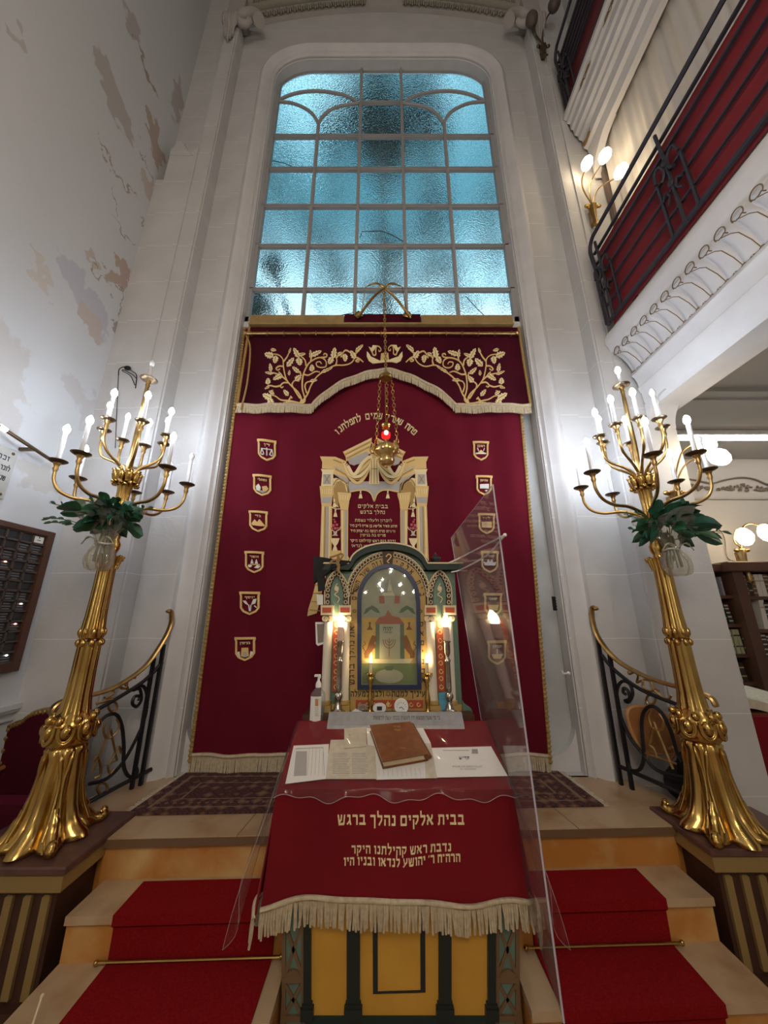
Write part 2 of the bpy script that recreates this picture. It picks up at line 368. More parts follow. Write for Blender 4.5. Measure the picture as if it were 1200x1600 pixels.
# ------------------------------------------------------------------ Hebrew lettering drawn as pen strokes (box height 1)
T1, T2 = .20, .14
GL = {
 'א': (.74, [((.06, .97), (.66, .03), T1), ((.60, .99), (.60, .72), T2), ((.60, .72), (.42, .47), T2), ((.09, .03), (.12, .38), T2), ((.12, .38), (.27, .62), T2)]),
 'ב': (.72, [((.06, .88), (.56, .88), T1), ((.54, .95), (.54, .1), T2), ((.02, .1), (.72, .1), T1)]),
 'ג': (.5, [((.08, .88), (.38, .88), T1), ((.36, .95), (.36, .35), T2), ((.37, .4), (.46, .0), T2), ((.36, .4), (.08, .04), T2)]),
 'ד': (.68, [((.02, .88), (.68, .88), T1), ((.52, .9), (.52, 0), T2)]),
 'ה': (.70, [((.04, .88), (.64, .88), T1), ((.62, .95), (.62, 0), T2), ((.14, .58), (.14, 0), T2)]),
 'ו': (.34, [((.04, .88), (.28, .88), T1), ((.25, .95), (.25, 0), T2)]),
 'ז': (.42, [((.02, .88), (.40, .88), T1), ((.22, .9), (.24, 0), T2)]),
 'ח': (.70, [((.04, .88), (.64, .88), T1), ((.62, .95), (.62, 0), T2), ((.14, .9), (.14, 0), T2)]),
 'ט': (.72, [((.12, .97), (.12, .06), T2), ((.08, .1), (.66, .1), T1), ((.62, .06), (.62, .88), T2), ((.66, .88), (.36, .88), T1)]),
 'י': (.34, [((.05, .88), (.28, .88), T1), ((.25, .95), (.22, .52), T2)]),
 'כ': (.64, [((.06, .88), (.52, .88), T1), ((.54, .95), (.54, .05), T2), ((.06, .1), (.54, .1), T1)]),
 'ך': (.62, [((.02, .88), (.56, .88), T1), ((.52, .95), (.52, -.3), T2)]),
 'ל': (.62, [((.12, 1.38), (.12, .85), T2), ((.06, .86), (.58, .86), T1), ((.54, .9), (.50, .45), T2), ((.50, .48), (.24, 0), T2)]),
 'מ': (.78, [((.08, .97), (.28, .66), T2), ((.26, .75), (.09, 0), T2), ((.28, .86), (.66, .88), T1), ((.68, .93), (.68, .05), T2), ((.36, .1), (.70, .1), T1)]),
 'ם': (.74, [((.06, .88), (.66, .88), T1), ((.65, .95), (.65, .03), T2), ((.12, .95), (.12, .03), T2), ((.08, .1), (.68, .1), T1)]),
 'נ': (.48, [((.10, .88), (.40, .88), T1), ((.38, .95), (.38, .05), T2), ((.03, .1), (.42, .1), T1)]),
 'ן': (.34, [((.04, .88), (.28, .88), T1), ((.25, .95), (.25, -.32), T2)]),
 'ס': (.74, [((.04, .88), (.68, .88), T1), ((.64, .9), (.58, .25), T2), ((.58, .28), (.38, .05), T2), ((.38, .05), (.18, .25), T2), ((.18, .2), (.12, .9), T2)]),
 'ע': (.70, [((.60, .97), (.56, .45), T2), ((.57, .5), (.04, -.06), T2), ((.10, .97), (.24, .28), T2)]),
 'פ': (.68, [((.10, .88), (.56, .88), T1), ((.57, .95), (.57, .05), T2), ((.04, .1), (.60, .1), T1), ((.13, .92), (.13, .5), T2), ((.10, .52), (.32, .52), T2)]),
 'ף': (.62, [((.10, .88), (.54, .88), T1), ((.54, .95), (.54, -.32), T2), ((.13, .92), (.13, .5), T2), ((.10, .52), (.30, .52), T2)]),
 'ץ': (.62, [((.06, .97), (.34, .45), T2), ((.36, .6), (.36, -.32), T2), ((.58, .97), (.38, .5), T2)]),
 'צ': (.70, [((.06, .97), (.60, .14), T1), ((.58, .97), (.40, .55), T2), ((.03, .1), (.64, .1), T1)]),
 'ק': (.70, [((.04, .88), (.64, .88), T1), ((.62, .92), (.58, .45), T2), ((.58, .48), (.36, .12), T2), ((.14, .58), (.14, -.32), T2)]),
 'ר': (.62, [((.02, .88), (.54, .88), T1), ((.52, .92), (.52, 0), T2)]),
 'ש': (.86, [((.08, .97), (.20, .06), T2), ((.78, .97), (.70, .1), T2), ((.14, .06), (.72, .08), T1), ((.44, .97), (.40, .48), T2), ((.41, .5), (.20, .25), T2)]),
 'ת': (.74, [((.06, .88), (.66, .88), T1), ((.64, .95), (.64, 0), T2), ((.20, .9), (.16, .08), T2), ((.02, .07), (.18, .07), T1)]),
 '"': (.30, [((.08, .98), (.06, .74), .1), ((.22, .98), (.20, .74), .1)]),
 "'": (.20, [((.12, .98), (.06, .74), .1)]),
}
def lettering(mb, s, size, mapf, h, h0=0.0, width=None, gap=.13):
    """draws s (right to left) centred on u=0, baseline v=0"""
    seq = list(s)[::-1]; tot = sum((.36 if ch == ' ' else GL[ch][0]+gap) for ch in seq)-gap
    sx = size if width is None else width/tot
    u = -tot*sx/2
    for ch in seq:
        if ch == ' ': u += .36*sx; continue
        wd, st = GL[ch]
        for a, b_, th in st:
            A = Vector((u+a[0]*sx, a[1]*size)); B = Vector((u+b_[0]*sx, b_[1]*size)); d = B-A
            if d.length < 1e-9: continue
            d.normalize(); q = Vector((-d.y, d.x))*(th*size/2)
            mb.prism([tuple(A-q), tuple(B-q), tuple(B+q), tuple(A+q)], mapf, h, h0)
        u += (wd+gap)*sx
def text_obj(txt, size, mapf, h, mb, align='CENTER'):
    """Latin lettering and digits from the built-in font, laid on a surface by mapf"""
    cu = bpy.data.curves.new('lettering', 'FONT'); cu.body = txt; cu.size = size; cu.align_x = align; cu.resolution_u = 2
    o = bpy.data.objects.new('lettering', cu); sc.collection.objects.link(o)
    dg = bpy.context.evaluated_depsgraph_get(); ev = o.evaluated_get(dg); me = ev.to_mesh()
    vs = [mb.bm.verts.new(mapf(v.co.x, v.co.y, h)) for v in me.vertices]
    for p in me.polygons:
        try:
            f = mb.bm.faces.new([vs[i] for i in p.vertices]); f.material_index = mb.mi
        except ValueError: pass
    ev.to_mesh_clear(); bpy.data.objects.remove(o); bpy.data.curves.remove(cu)
def star6(mb, cx, cy, r, wd, mapf, h):
    for o_ in (PI/2, -PI/2):
        mb.ribbon([(cx+r*math.cos(o_+k*2*PI/3), cy+r*math.sin(o_+k*2*PI/3)) for k in range(3)], wd, mapf, h, closed=True)
# ------------------------------------------------------------------ the setting
XL = -2.46; YW = 2.72; ZP = .513
M['leftwall'] = mat('peeling_plaster', (.60, .61, .63), .85, bump=(25, .1))
t, b = nodes_of(M['leftwall'])
tc = t.nodes.new('ShaderNodeTexCoord'); nz = t.nodes.new('ShaderNodeTexNoise'); nz.inputs['Scale'].default_value = 7; nz.inputs['Detail'].default_value = 6
t.links.new(tc.outputs['Object'], nz.inputs['Vector'])
def vm(op, a, b_, sc_=None):
    n = t.nodes.new('ShaderNodeVectorMath'); n.operation = op
    for i, x in enumerate((a, b_)):
        if x is None: continue
        if hasattr(x, 'links'): t.links.new(x, n.inputs[i])
        else: n.inputs[i].default_value = x
    if sc_ is not None: n.inputs['Scale'].default_value = sc_
    return n
dv = vm('SUBTRACT', nz.outputs['Color'], (.5, .5, .5)); dv = vm('SCALE', dv.outputs[0], None, .45); dv = vm('ADD', tc.outputs['Object'], dv.outputs[0])
cur = None
basec = (.60, .61, .63, 1)
def patch(a, b2, hw, col, soft=.12):
    global cur
    A = PX(*a, XL); B = PX(*b2, XL); c = (A+B)/2; d = B-A
    mp = t.nodes.new('ShaderNodeMapping'); mp.vector_type = 'TEXTURE'
    mp.inputs['Location'].default_value = c; mp.inputs['Rotation'].default_value = (math.atan2(d.z, d.y), 0, 0)
    mp.inputs['Scale'].default_value = (9, d.length/2+.05, hw)
    t.links.new(dv.outputs[0], mp.inputs['Vector']); ln = vm('LENGTH', mp.outputs[0], None)
    mr = t.nodes.new('ShaderNodeMapRange'); mr.inputs['From Min'].default_value = 1.0; mr.inputs['From Max'].default_value = 1.0-soft
    t.links.new(ln.outputs['Value'], mr.inputs['Value'])
    mx = t.nodes.new('ShaderNodeMix'); mx.data_type = 'RGBA'; t.links.new(mr.outputs[0], mx.inputs['Factor'])
    if cur is None: mx.inputs['A'].default_value = basec
    else: t.links.new(cur, mx.inputs['A'])
    mx.inputs['B'].default_value = (*col, 1); cur = mx.outputs['Result']
LIL, TAN, BRN = (.50, .50, .55), (.52, .46, .42), (.36, .30, .27)
patch((95, 390), (165, 525), .13, LIL); patch((130, 470), (150, 530), .07, TAN)
patch((112, 600), (165, 690), .13, (.55, .53, .54)); patch((30, 725), (100, 770), .09, (.56, .54, .52)); patch((5, 520), (12, 660), .13, (.55, .53, .52))
patch((150, 75), (205, 215), .16, (.46, .43, .42)); patch((212, 35), (208, 55), .13, (.46, .43, .43))
patch((215, 70), (242, 145), .03, BRN); patch((240, 180), (247, 262), .13, (.44, .36, .31)); patch((232, 285), (238, 315), .10, TAN)
patch((170, 440), (200, 425), .10, (.46, .36, .31)); patch((138, 395), (150, 412), .06, TAN); patch((185, 505), (183, 520), .05, BRN)
patch((55, 400), (72, 450), .05, (.58, .54, .50)); patch((25, 45), (30, 60), .05, (.5, .47, .45)); patch((282, 120), (272, 190), .09, (.45, .42, .41))
for q in [((172, 258), (215, 315)), ((181, 312), (185, 335)), ((150, 418), (172, 450)), ((190, 445), (189, 500)), ((218, 335), (226, 360)), ((224, 240), (236, 290)), ((160, 215), (172, 255)), ((183, 350), (204, 372))]:
    patch(*q, .012, BRN, .4)
t.links.new(cur, b.inputs['Base Color'])

mb = MB(); mb.box(XL-.3, -12, -.05, XL, 3.3, 10.2); obj('wall_left', mb, M['leftwall'], kind='structure', smooth=0)
mb = MB(); mb.box(XL-.3, -12.0, -.12, 6.2, 4.6, 0); obj('floor', mb, M['floor'], kind='structure', smooth=0)
mb = MB(); mb.box(XL-.3, -12.0, 10.2, 2.42, 3.07, 10.4); mb.box(2.42, -12.0, 10.2, 6.2, 4.6, 10.4); obj('ceiling', mb, M['brownplaster'], kind='structure', smooth=0)
mb = MB(); mb.box(XL-.3, -12.2, -.05, 6.2, -12.0, 10.4); obj('wall_rear', mb, M['stucco'], kind='structure', smooth=0)
mb = MB(); mb.box(6.0, -12, -.05, 6.2, 4.6, 10.4); obj('wall_right', mb, M['stucco'], kind='structure', smooth=0)

# wall round the tall window: opening with rounded corners
OX0, OX1, OZ0, OZ1, OR = -1.40, 1.36, ZP, 8.60, .48
def rrect(o, k):   # point on the rounded rectangle offset outward by o, k in 0..1
    n = 12; per = 4*n; i = k % per; q, f = divmod(i, n)
    cx = [OX1-OR, OX0+OR, OX0+OR, OX1-OR][q]; cz = [OZ1-OR, OZ1-OR, OZ0+OR, OZ0+OR][q]
    a = (q+f/(n-1))*PI/2; r = OR+o
    return cx+r*math.cos(a), cz+r*math.sin(a)
mb = MB()
Y0, Y1 = YW, YW+.16
mb.box(XL, Y0, 0, OX0, Y1, 10.2); mb.box(OX1, Y0, 0, 2.42, Y1, 10.2)
mb.box(OX0, Y0, OZ1, OX1, Y1, 10.2); mb.box(OX0, Y0, 0, OX1, Y1, OZ0)
for q in range(2):
    cx = [OX1, OX0, OX0, OX1][q]; cz = [OZ1, OZ1, OZ0, OZ0][q]
    poly = [(cx, cz)]+[rrect(0, q*12+f) for f in range(12)]
    mb.prism(poly, lambda u, v, h: (u, h, v), Y0, Y1)
obj('wall_back', mb, [M['stone']], kind='structure', smooth=0)
# moulded surround
prof = [(-.006, .12), (-.006, .02), (.02, .00), (.035, -.03), (.04, -.005), (.06, -.01), (.085, -.05), (.13, -.07), (.17, -.05), (.185, -.02), (.19, .01)]
mb = MB(); n = len(prof)
def hoop(o, k):      # jamb, rounded corner, head, rounded corner, jamb
    if k == 0: return OX1+o, ZP
    if k == 25: return OX0-o, ZP
    return rrect(o, k-1)
mb.grid(lambda u, v: (lambda p, k: (hoop(p[0], k)[0], YW+p[1], hoop(p[0], k)[1]))(prof[round(v*(n-1))], round(u*25)), 25, n-1)
obj('trim_1', mb, M['stucco'], kind='structure', smooth=50)
# grey marble panel under the window, behind the curtain
mb = MB(); mb.box(-1.7, 2.86, .5, 1.7, 2.92, 4.36)
obj('wall_panel', mb, M['marble_grey'], kind='structure', smooth=0)
mb = MB(); mb.box(-1.42, 2.80, 4.28, 1.38, 2.90, 4.35); mb.box(-1.40, 2.80, ZP, 1.36, 2.90, .60)
for cx, sg in ((1.36, 1), (-1.40, -1)):
    mb.prism([(cx, .6)]+[(cx-sg*(.22-.22*math.sin(a*PI/16)), .6+.22-.22*math.cos(a*PI/16)) for a in range(9)][::-1], lambda u, v, h: (u, h, v), 2.80, 2.86)
obj('window_sill', mb, M['stucco'], kind='structure', smooth=0)

# pilasters either side
def pil(mb, x0, x1, z0, z1, y=2.58):
    mb.box(x0, y, z0, x1, YW+.01, z1)
mb = MB(); pil(mb, -2.05, -1.88, ZP-.5, 8.95); pil(mb, -2.36, -2.05, 0, 6.50); mb.box(XL, 2.60, 0, -2.36, YW, 6.05)
mb.box(-1.925, 2.565, 0, -1.895, 2.59, 8.9); mb.box(-2.09, 2.565, 0, -2.05, 2.59, 6.5)
# broken plaster edge above the wide part
for k in range(14):
    x = -2.36+k*.0225; z = 6.50+.10*math.sin(k*.45)+.03*random.random(); mb.box(x, 2.575, 6.4, x+.0225, 2.70, z)
obj('trim_2', mb, M['stone'], kind='structure', smooth=0)
mb = MB(); pil(mb, 1.88, 2.42, 0, 3.4); pil(mb, 1.88, 2.10, 3.4, 8.95); mb.box(1.895, 2.565, 0, 1.925, 2.59, 8.9); mb.box(2.02, 2.565, 0, 2.05, 2.59, 8.9)
mb.box(2.0, 2.6, 3.3, 2.42, 3.0, 10.2); mb.box(2.02, 2.6, 0, 2.42, 3.0, 3.4)
obj('trim_3', mb, M['stone'], kind='structure', smooth=0)
mb = MB()
for s, x0, x1 in ((-1, -1.70, -1.52), (1, 1.52, 1.70)):
    mb.box(x0, 2.685, 0, x1, 2.73, 8.1)
obj('trim_4', mb, M['stone'], kind='structure', smooth=0)

# arched entablature over the window with acanthus garlands and capitals
def arch_z(x, o=0): return 9.65+o-.42*(abs(x)/1.9)**2
mb = MB()
N = 24
for (d0, z0, d1, z1) in ((2.50, 0, 2.72, .9),):
    mb.grid(lambda u, v: (-1.95+3.9*u, [2.72, 2.672, 2.665, 2.655, 2.655, 2.665][round(v*5)], arch_z(-1.95+3.9*u, [0, 0, .04, .06, .30, .9][round(v*5)])), N, 5)
obj('trim_5', mb, M['brownplaster'], kind='structure')
M['leafplaster'] = mat('garland_plaster', (.30, .28, .22), .8)
mb = MB()
for s in (-1, 1):
    for row, (zo, up) in enumerate(((.08, -1), (.34, 1))):
        for k in range(17):
            x = s*(.30+k*.092); z = arch_z(x, zo); y = 2.655-.01*row
            for dx in (-.03, 0, .03):
                mb.ball((x+dx, y-.01, z+up*(.05-abs(dx)*.9)), (.018, .02, .055), 6, 5)
    mb.tube([(s*(.28+k*.1), 2.64, arch_z(s*(.28+k*.1), .2)) for k in range(17)], .05, 8, flat=.5)
obj('garland', mb, M['leafplaster'], label='carved acanthus garland running along the arch above the window', cat='garland', smooth=60)
for s, lab in ((-1, 'scrolled white capital topping the pilaster beside the peeling wall'), (1, 'scrolled white capital topping the pilaster beside the upper gallery')):
    mb = MB()
    x = s*1.80
    sp = [(x-s*.02+s*.16*(1-t_)*math.cos(t_*9+PI), 2.54, 8.93+.17*(1-t_)*math.sin(t_*9)) for t_ in [k/24 for k in range(22)]]
    mb.tube(sp, [.075*(1-k/26) for k in range(22)], 10)
    for k in range(5):
        mb.tube(smooth_path([(s*(1.9+.035*k), 2.57, 9.05), (s*(1.9+.035*k), 2.50, 8.92), (s*(1.93+.025*k), 2.55, 8.62-.05*(2-abs(k-2)))], 5), [.03, .035, .015], 8)
    mb.box(min(s*1.84, s*2.06), 2.54, 9.06, max(s*1.84, s*2.06), 2.715, 9.5)
    obj('capital', mb, M['brownplaster'], label=lab, cat='capital', smooth=60)

# ------------------------------------------------------------------ window
yw = 2.84
xs_m = [-.825, -.30, .228, .755]
zs_m = [7.226, 6.633, 6.012, 5.404, 4.794]
M['frame'] = mat('grey_window_paint', (.36, .35, .35), .5)
mb = MB()
def mull(p, q, wdt=.034): mb.bar(p, q, wdt, .03, up=(0, 1, 0))
for x, zt in zip(xs_m, (7.47, 8.6, 8.6, 7.47)): mb.box(x-.017, yw-.02, 4.36, x+.017, yw+.02, zt); mb.box(x-.006, yw-.032, 4.36, x+.006, yw, zt)
for z in zs_m: mb.box(-1.42, yw-.018, z-.02, 1.38, yw+.018, z+.02); mb.box(-1.42, yw-.03, z-.006, 1.38, yw, z+.006)
mb.box(-1.42, yw-.03, 4.36, 1.38, yw+.03, 4.42); mb.box(-1.42, yw-.03, 4.36, -1.36, yw+.03, 8.6); mb.box(1.31, yw-.03, 4.36, 1.38, yw+.03, 8.6)
mb.box(-.30, yw-.018, 7.885, .228, yw+.018, 7.915)
for mir in (0, 1):
    for arc in ([(432, 158), (455, 148), (480, 143), (505, 143), (530, 147), (548, 153), (561, 163)], [(432, 159), (455, 161), (474, 168), (488, 178), (498, 194)],
                [(497, 194), (506, 180), (520, 170), (538, 165), (561, 162)]):
        q = [P((1190-a if mir else a), b_, yw) for a, b_ in arc]
        mb.tube(smooth_path(q, 5), .02, 6)
win = obj('window_1', mb, M['frame'], kind='structure', smooth=30)
mb = MB(); mb.box(-1.42, yw+.022, 4.30, 1.38, yw+.03, 8.66)
obj('pane', mb, M['ripple'], win, smooth=0)
mb = MB(); mb.tube([P(a, b_, yw-.01) for a, b_ in ((486, 505), (500, 500), (520, 495), (560, 487))], .004, 5); mb.tube([P(a, b_, yw-.01) for a, b_ in ((562, 372), (566, 362), (595, 361), (612, 367), (637, 381))], .004, 5)
mb.tube([P(a, b_, yw-.01) for a, b_ in ((728, 463), (745, 482), (775, 510))], .004, 5); mb.tube([P(a, b_, yw-.01) for a, b_ in ((426, 251), (445, 255), (460, 262))], .004, 5)
obj('wire', mb, M['iron'], win)

# trees outdoors behind the rippled glass
def tree(name, label, centres, n, sz, base):
    tr = thing(name, base, label, 'tree', 'trees outside the window')
    mb = MB(); top = centres[0][0]
    mb.tube(smooth_path([base, (base[0]+.1, base[1], base[2]+3), (top[0], top[1], top[2]-.3)], 6), [.16, .12, .05], 8)
    for c, r in centres[1:]: mb.tube(smooth_path([(base[0]+.1, base[1], c[2]-1.2), c], 4), [.06, .02], 6)
    obj('trunk', mb, M['bark'], tr)
    mb = MB()
    for c, r in centres:
        for k in range(int(n*r*r)):
            d = Vector((random.gauss(0, 1), random.gauss(0, 1), random.gauss(0, 1))); d = d.normalized()*r*(random.random()**.5)
            p = Vector(c)+d; a = Vector((random.uniform(-1, 1), random.uniform(-1, 1), random.uniform(-1, 1))).normalized()*sz
            q = a.cross(Vector((random.uniform(-1, 1), random.uniform(-1, 1), random.uniform(-1, 1)))).normalized()*sz*.4
            mb.face([p-a, p+q, p+a, p-q])
    obj('foliage', mb, M['treeleaf'], tr, smooth=0)
    return tr
tp = lambda x, y, d: tuple(P(x, y, d))
tree('tree', 'dark leafy tree seen through the upper middle panes', [(tp(590, 125, 5.5), .45), (tp(560, 175, 5.5), .55), (tp(655, 160, 5.6), .50), (tp(672, 195, 5.6), .4), (tp(610, 175, 5.6), .55), (tp(520, 200, 5.5), .4), (tp(700, 200, 5.6), .22), (tp(600, 225, 5.6), .6)], 2800, .13, (.1, 5.8, 0))
random.seed(21)
cl_ = []
for gx in range(415, 800, 48):
    for gy in range(205, 500, 52):
        x, y = gx+random.uniform(-20, 20), gy+random.uniform(-20, 20)
        if any(math.hypot(x-a, y-b_) < r for a, b_, r in ((425, 475, 60), (470, 430, 35), (590, 300, 35), (720, 255, 40), (508, 250, 25), (640, 440, 30), (690, 490, 30), (560, 420, 25))): continue
        cl_.append((tp(x, y, 8.2), random.uniform(.45, .85)))
tree('tree', 'large blurred green tree filling the middle panes', cl_, 170, .13, (.4, 8.2, 0))
tree('tree', 'dark shrubby tree seen at the lowest left panes', [(tp(400, 485, 4.6), .38), (tp(425, 420, 4.6), .2)], 2600, .08, (-1.6, 4.7, 0))
# ------------------------------------------------------------------ platform and steps
SK = .037
yp = lambda x: 2.106+SK*x
y2 = lambda x: 1.915+SK*x
y1 = lambda x: 1.685+SK*x
LX0, LX1 = -.40, .53          # the notch where the reading desk stands
mb = MB()
out = [(-1.36, yp(-1.36)), (1.50, yp(1.5)), (1.76, 2.30), (1.58, 2.74), (-1.62, 2.74), (-1.80, 2.28)]
mb.prism(out, lambda u, v, h: (u, v, h), ZP, ZP-.035)
mb.box(-1.385, 2.73, ZP-.035, 1.345, 2.84, ZP-.0005)
pl = obj('floor_platform', mb, M['marble_beige'], kind='structure', smooth=0)
mb = MB(); ins = [(-1.35, yp(-1.35)+.02), (1.49, yp(1.49)+.02), (1.74, 2.30), (1.56, 2.74), (-1.59, 2.74), (-1.77, 2.28)]
mb.prism(ins, lambda u, v, h: (u, v, h), ZP-.03, 0)
obj('riser_panel', mb, M['marble_orange'], pl, smooth=0)
mb = MB()                       # slab joints and edge of the platform
for x in (-.72, .98): mb.prism([(x, yp(x)), (x+.004, yp(x)), (x*.9+.004, 2.7), (x*.9, 2.7)], lambda u, v, h: (u, v, h), ZP+.0008, ZP-.01)
mb.prism([(-1.35, yp(-1.35)-.004), (1.49, yp(1.49)-.004), (1.49, yp(1.49)), (-1.35, yp(-1.35))], lambda u, v, h: (u, v, h), ZP-.004, ZP-.036)
obj('edge_band', mb, M['brownp'], pl, smooth=0)
def flight(x0, x1, label):
    t_ = thing('staircase', ((x0+x1)/2, y1(0), 0), label, 'stairs')
    for nm, yn, z, yb in (('step', y2, .343, yp), ('step', y1, .183, y2)):
        mb = MB(); q = lambda u, v, h: (u, v, h)
        mb.prism([(x0, yn(x0)), (x1, yn(x1)), (x1, yb(x1)+.03), (x0, yb(x0)+.03)], q, z, z-.03)
        st = obj(nm, mb, M['marble_beige'], t_, smooth=0)
        mb = MB(); mb.prism([(x0, yn(x0)+.018), (x1, yn(x1)+.018), (x1, yb(x1)+.02), (x0, yb(x0)+.02)], q, z-.03, 0 if z < .2 else .15)
        obj('riser', mb, M['marble_orange'], st, smooth=0)
    return t_
flight(-1.325, LX0, 'marble steps with red runner left of the reading desk')
flight(LX1, 1.465, 'marble steps with red runner right of the reading desk')
def runner(x0, x1, label):
    mb = MB(); th = .008
    pr = [(yp, .343, -.004), (y2, .343, -.004), (y2, .315, -.004), (y2, .30, .012), (y2, .183, .012), (y1, .183, -.004), (y1, .155, -.004), (y1, .14, .012), (y1, .0, .012), (y1, .0, -.30)]
    def f(u, v, o):
        k = round(v*(len(pr)-1)); fn, z, dy = pr[k]; x = x0+(x1-x0)*u
        zz = z+(o if (k in (0, 1, 5, 9, 4, 8)) else 0); yy = fn(x)+dy-(o if k in (1, 2, 3, 4, 5, 6, 7, 8) else 0)+(-.006 if k == 0 else 0)
        return (x, yy, zz)
    mb.grid(lambda u, v: f(u, v, th), 6, len(pr)-1); mb.grid(lambda u, v: f(1-u, v, .0005), 6, len(pr)-1)
    for s in (0, 1): mb.grid(lambda u, v: f(s, v if s else 1-v, th*u+.0005), 1, len(pr)-1)
    mb.grid(lambda u, v: f(u, 0, th*v), 6, 1)
    obj('stair_carpet', mb, M['carpet'], label=label, cat='carpet', smooth=30)
    z = .183+.014; c = (x0+x1)/2
    mb = MB(); mb.tube([(x0-.04, y2(x0)-.004, z), (x1+.04, y2(x1)-.004, z)], .006, 8)
    for e in (x0-.04, x1+.04): mb.ball((e, y2(e)-.004, z), .010, 8, 6)
    obj('stair_rod', mb, M['gold'], label='thin brass rod holding the runner of the steps '+('left' if c < 0 else 'right')+' of the reading desk', cat='rod', group='stair rods')
runner(-1.125, -.462, 'red carpet runner over the steps left of the reading desk')
runner(.64, 1.24, 'red carpet runner over the steps right of the reading desk')

# patterned rug behind the desk
M['rug'] = mat('rug_wool', (.12, .035, .03), .95, bump=(300, .3)); t, b = nodes_of(M['rug'])
tc = t.nodes.new('ShaderNodeTexCoord'); mp = t.nodes.new('ShaderNodeMapping'); mp.inputs['Scale'].default_value = (8, 8, .01); vo = t.nodes.new('ShaderNodeTexVoronoi'); vo.distance = 'MANHATTAN'; vo.inputs['Randomness'].default_value = .35; vo.inputs['Scale'].default_value = 1.6
t.links.new(tc.outputs['Object'], mp.inputs[0]); t.links.new(mp.outputs[0], vo.inputs['Vector'])
cr = t.nodes.new('ShaderNodeValToRGB'); cr.color_ramp.interpolation = 'CONSTANT'
cr.color_ramp.elements[0].color = (.2, .06, .04, 1); cr.color_ramp.elements[1].color = (.25, .13, .08, 1)
for p_, c_ in ((.0, (.13, .04, .03)), (.18, (.04, .015, .025)), (.3, (.10, .03, .025)), (.5, (.03, .014, .025)), (.62, (.09, .03, .028)), (.8, (.16, .08, .05))):
    e = cr.color_ramp.elements.new(p_); e.color = (*c_, 1)
t.links.new(vo.outputs['Distance'], cr.inputs[0]); t.links.new(cr.outputs[0], b.inputs['Base Color'])
rg = thing('rug', (-.05, 2.45, ZP), 'dark patterned rug spread on the marble platform under the great curtain', 'rug')
rc = [(-1.385, 2.25), (1.235, 2.345), (1.19, 2.80), (-1.34, 2.76)]
rb = lambda u, v: Vector((rc[0][0]*(1-u)*(1-v)+rc[1][0]*u*(1-v)+rc[2][0]*u*v+rc[3][0]*(1-u)*v, min(2.79, rc[0][1]*(1-u)*(1-v)+rc[1][1]*u*(1-v)+rc[2][1]*u*v+rc[3][1]*(1-u)*v), 0))
mb = MB(); mb.slabgrid(lambda u, v: rb(u, v)+Vector((0, 0, ZP+.010)), 8, 4, (0, 0, -.009)); obj('field', mb, M['rug'], rg, smooth=0)
mb = MB(); q = lambda u, v, h: tuple(rb(u, v)+Vector((0, 0, ZP+h)))
for wd, (a, c_) in ((.012, (.03, .12)), (.010, (.075, .30))):
    mb.ribbon([(a, c_), (1-a, c_), (1-a, 1-c_), (a, 1-c_)], wd, q, .0112, .010, closed=True)
obj('border_line', mb, mat('rug_pale_border', (.24, .16, .11), .95), rg, smooth=0)
mb = MB()
for k in range(56):
    u = .02+k*.96/55; mb.prism([(u, .185), (u+.004, .21), (u, .235), (u-.004, .21)], q, .0113, .010)
obj('border_motif', mb, mat('rug_motif', (.22, .12, .08), .95), rg, smooth=0)
for s in (0, 1):
    mb = MB()
    for k in range(40):
        a = rb(s, (k+.5)/40); mb.bar(a+Vector((0, 0, ZP+.003)), a+Vector(((.04 if s else -.04)*random.uniform(.7, 1.1), random.uniform(-.01, .01), ZP+.003)), .006, .004)
    obj('fringe', mb, M['paperold'], rg, smooth=0)

# ------------------------------------------------------------------ pedestals
def pedestal(x0, x1, yf, yb, label):
    t_ = thing('pedestal', ((x0+x1)/2, (yf+yb)/2, 0), label, 'pedestal'); sg = 1 if x0 < 0 else -1
    mb = MB(); mb.box(x0+.04, yf+.04, 0, x1-.04, yb-.02, .44); mb.box(x0, yf, 0, x1, yb, .07); obj('body', mb, M['pedwood'], t_, smooth=0)
    mb = MB(); mb.box(x0-.0, yf-.0, .435, x1, yb, .50, .006); obj('gilt_band', mb, M['pedgold'], t_, smooth=0)
    mb = MB(); mb.box(x0-.012, yf-.012, .50, x1+.012, yb, .53, .006); obj('top_slab', mb, M['pedtop'], t_, smooth=0)
    for k in range(6):
        x = x0+.075+k*(x1-x0-.15)/5
        mb = MB(); mb.box(x-.016, yf+.026, .08, x+.016, yf+.045, .415, .006); obj('gilt_stripe', mb, M['pedgold'], t_, smooth=30)
    return t_
pedestal(-1.885, -1.345, 1.835, 2.27, 'dark wood pedestal with gilt stripes left of the steps')
pedestal(1.485, 2.02, 1.955, 2.32, 'dark wood pedestal with gilt stripes right of the steps')

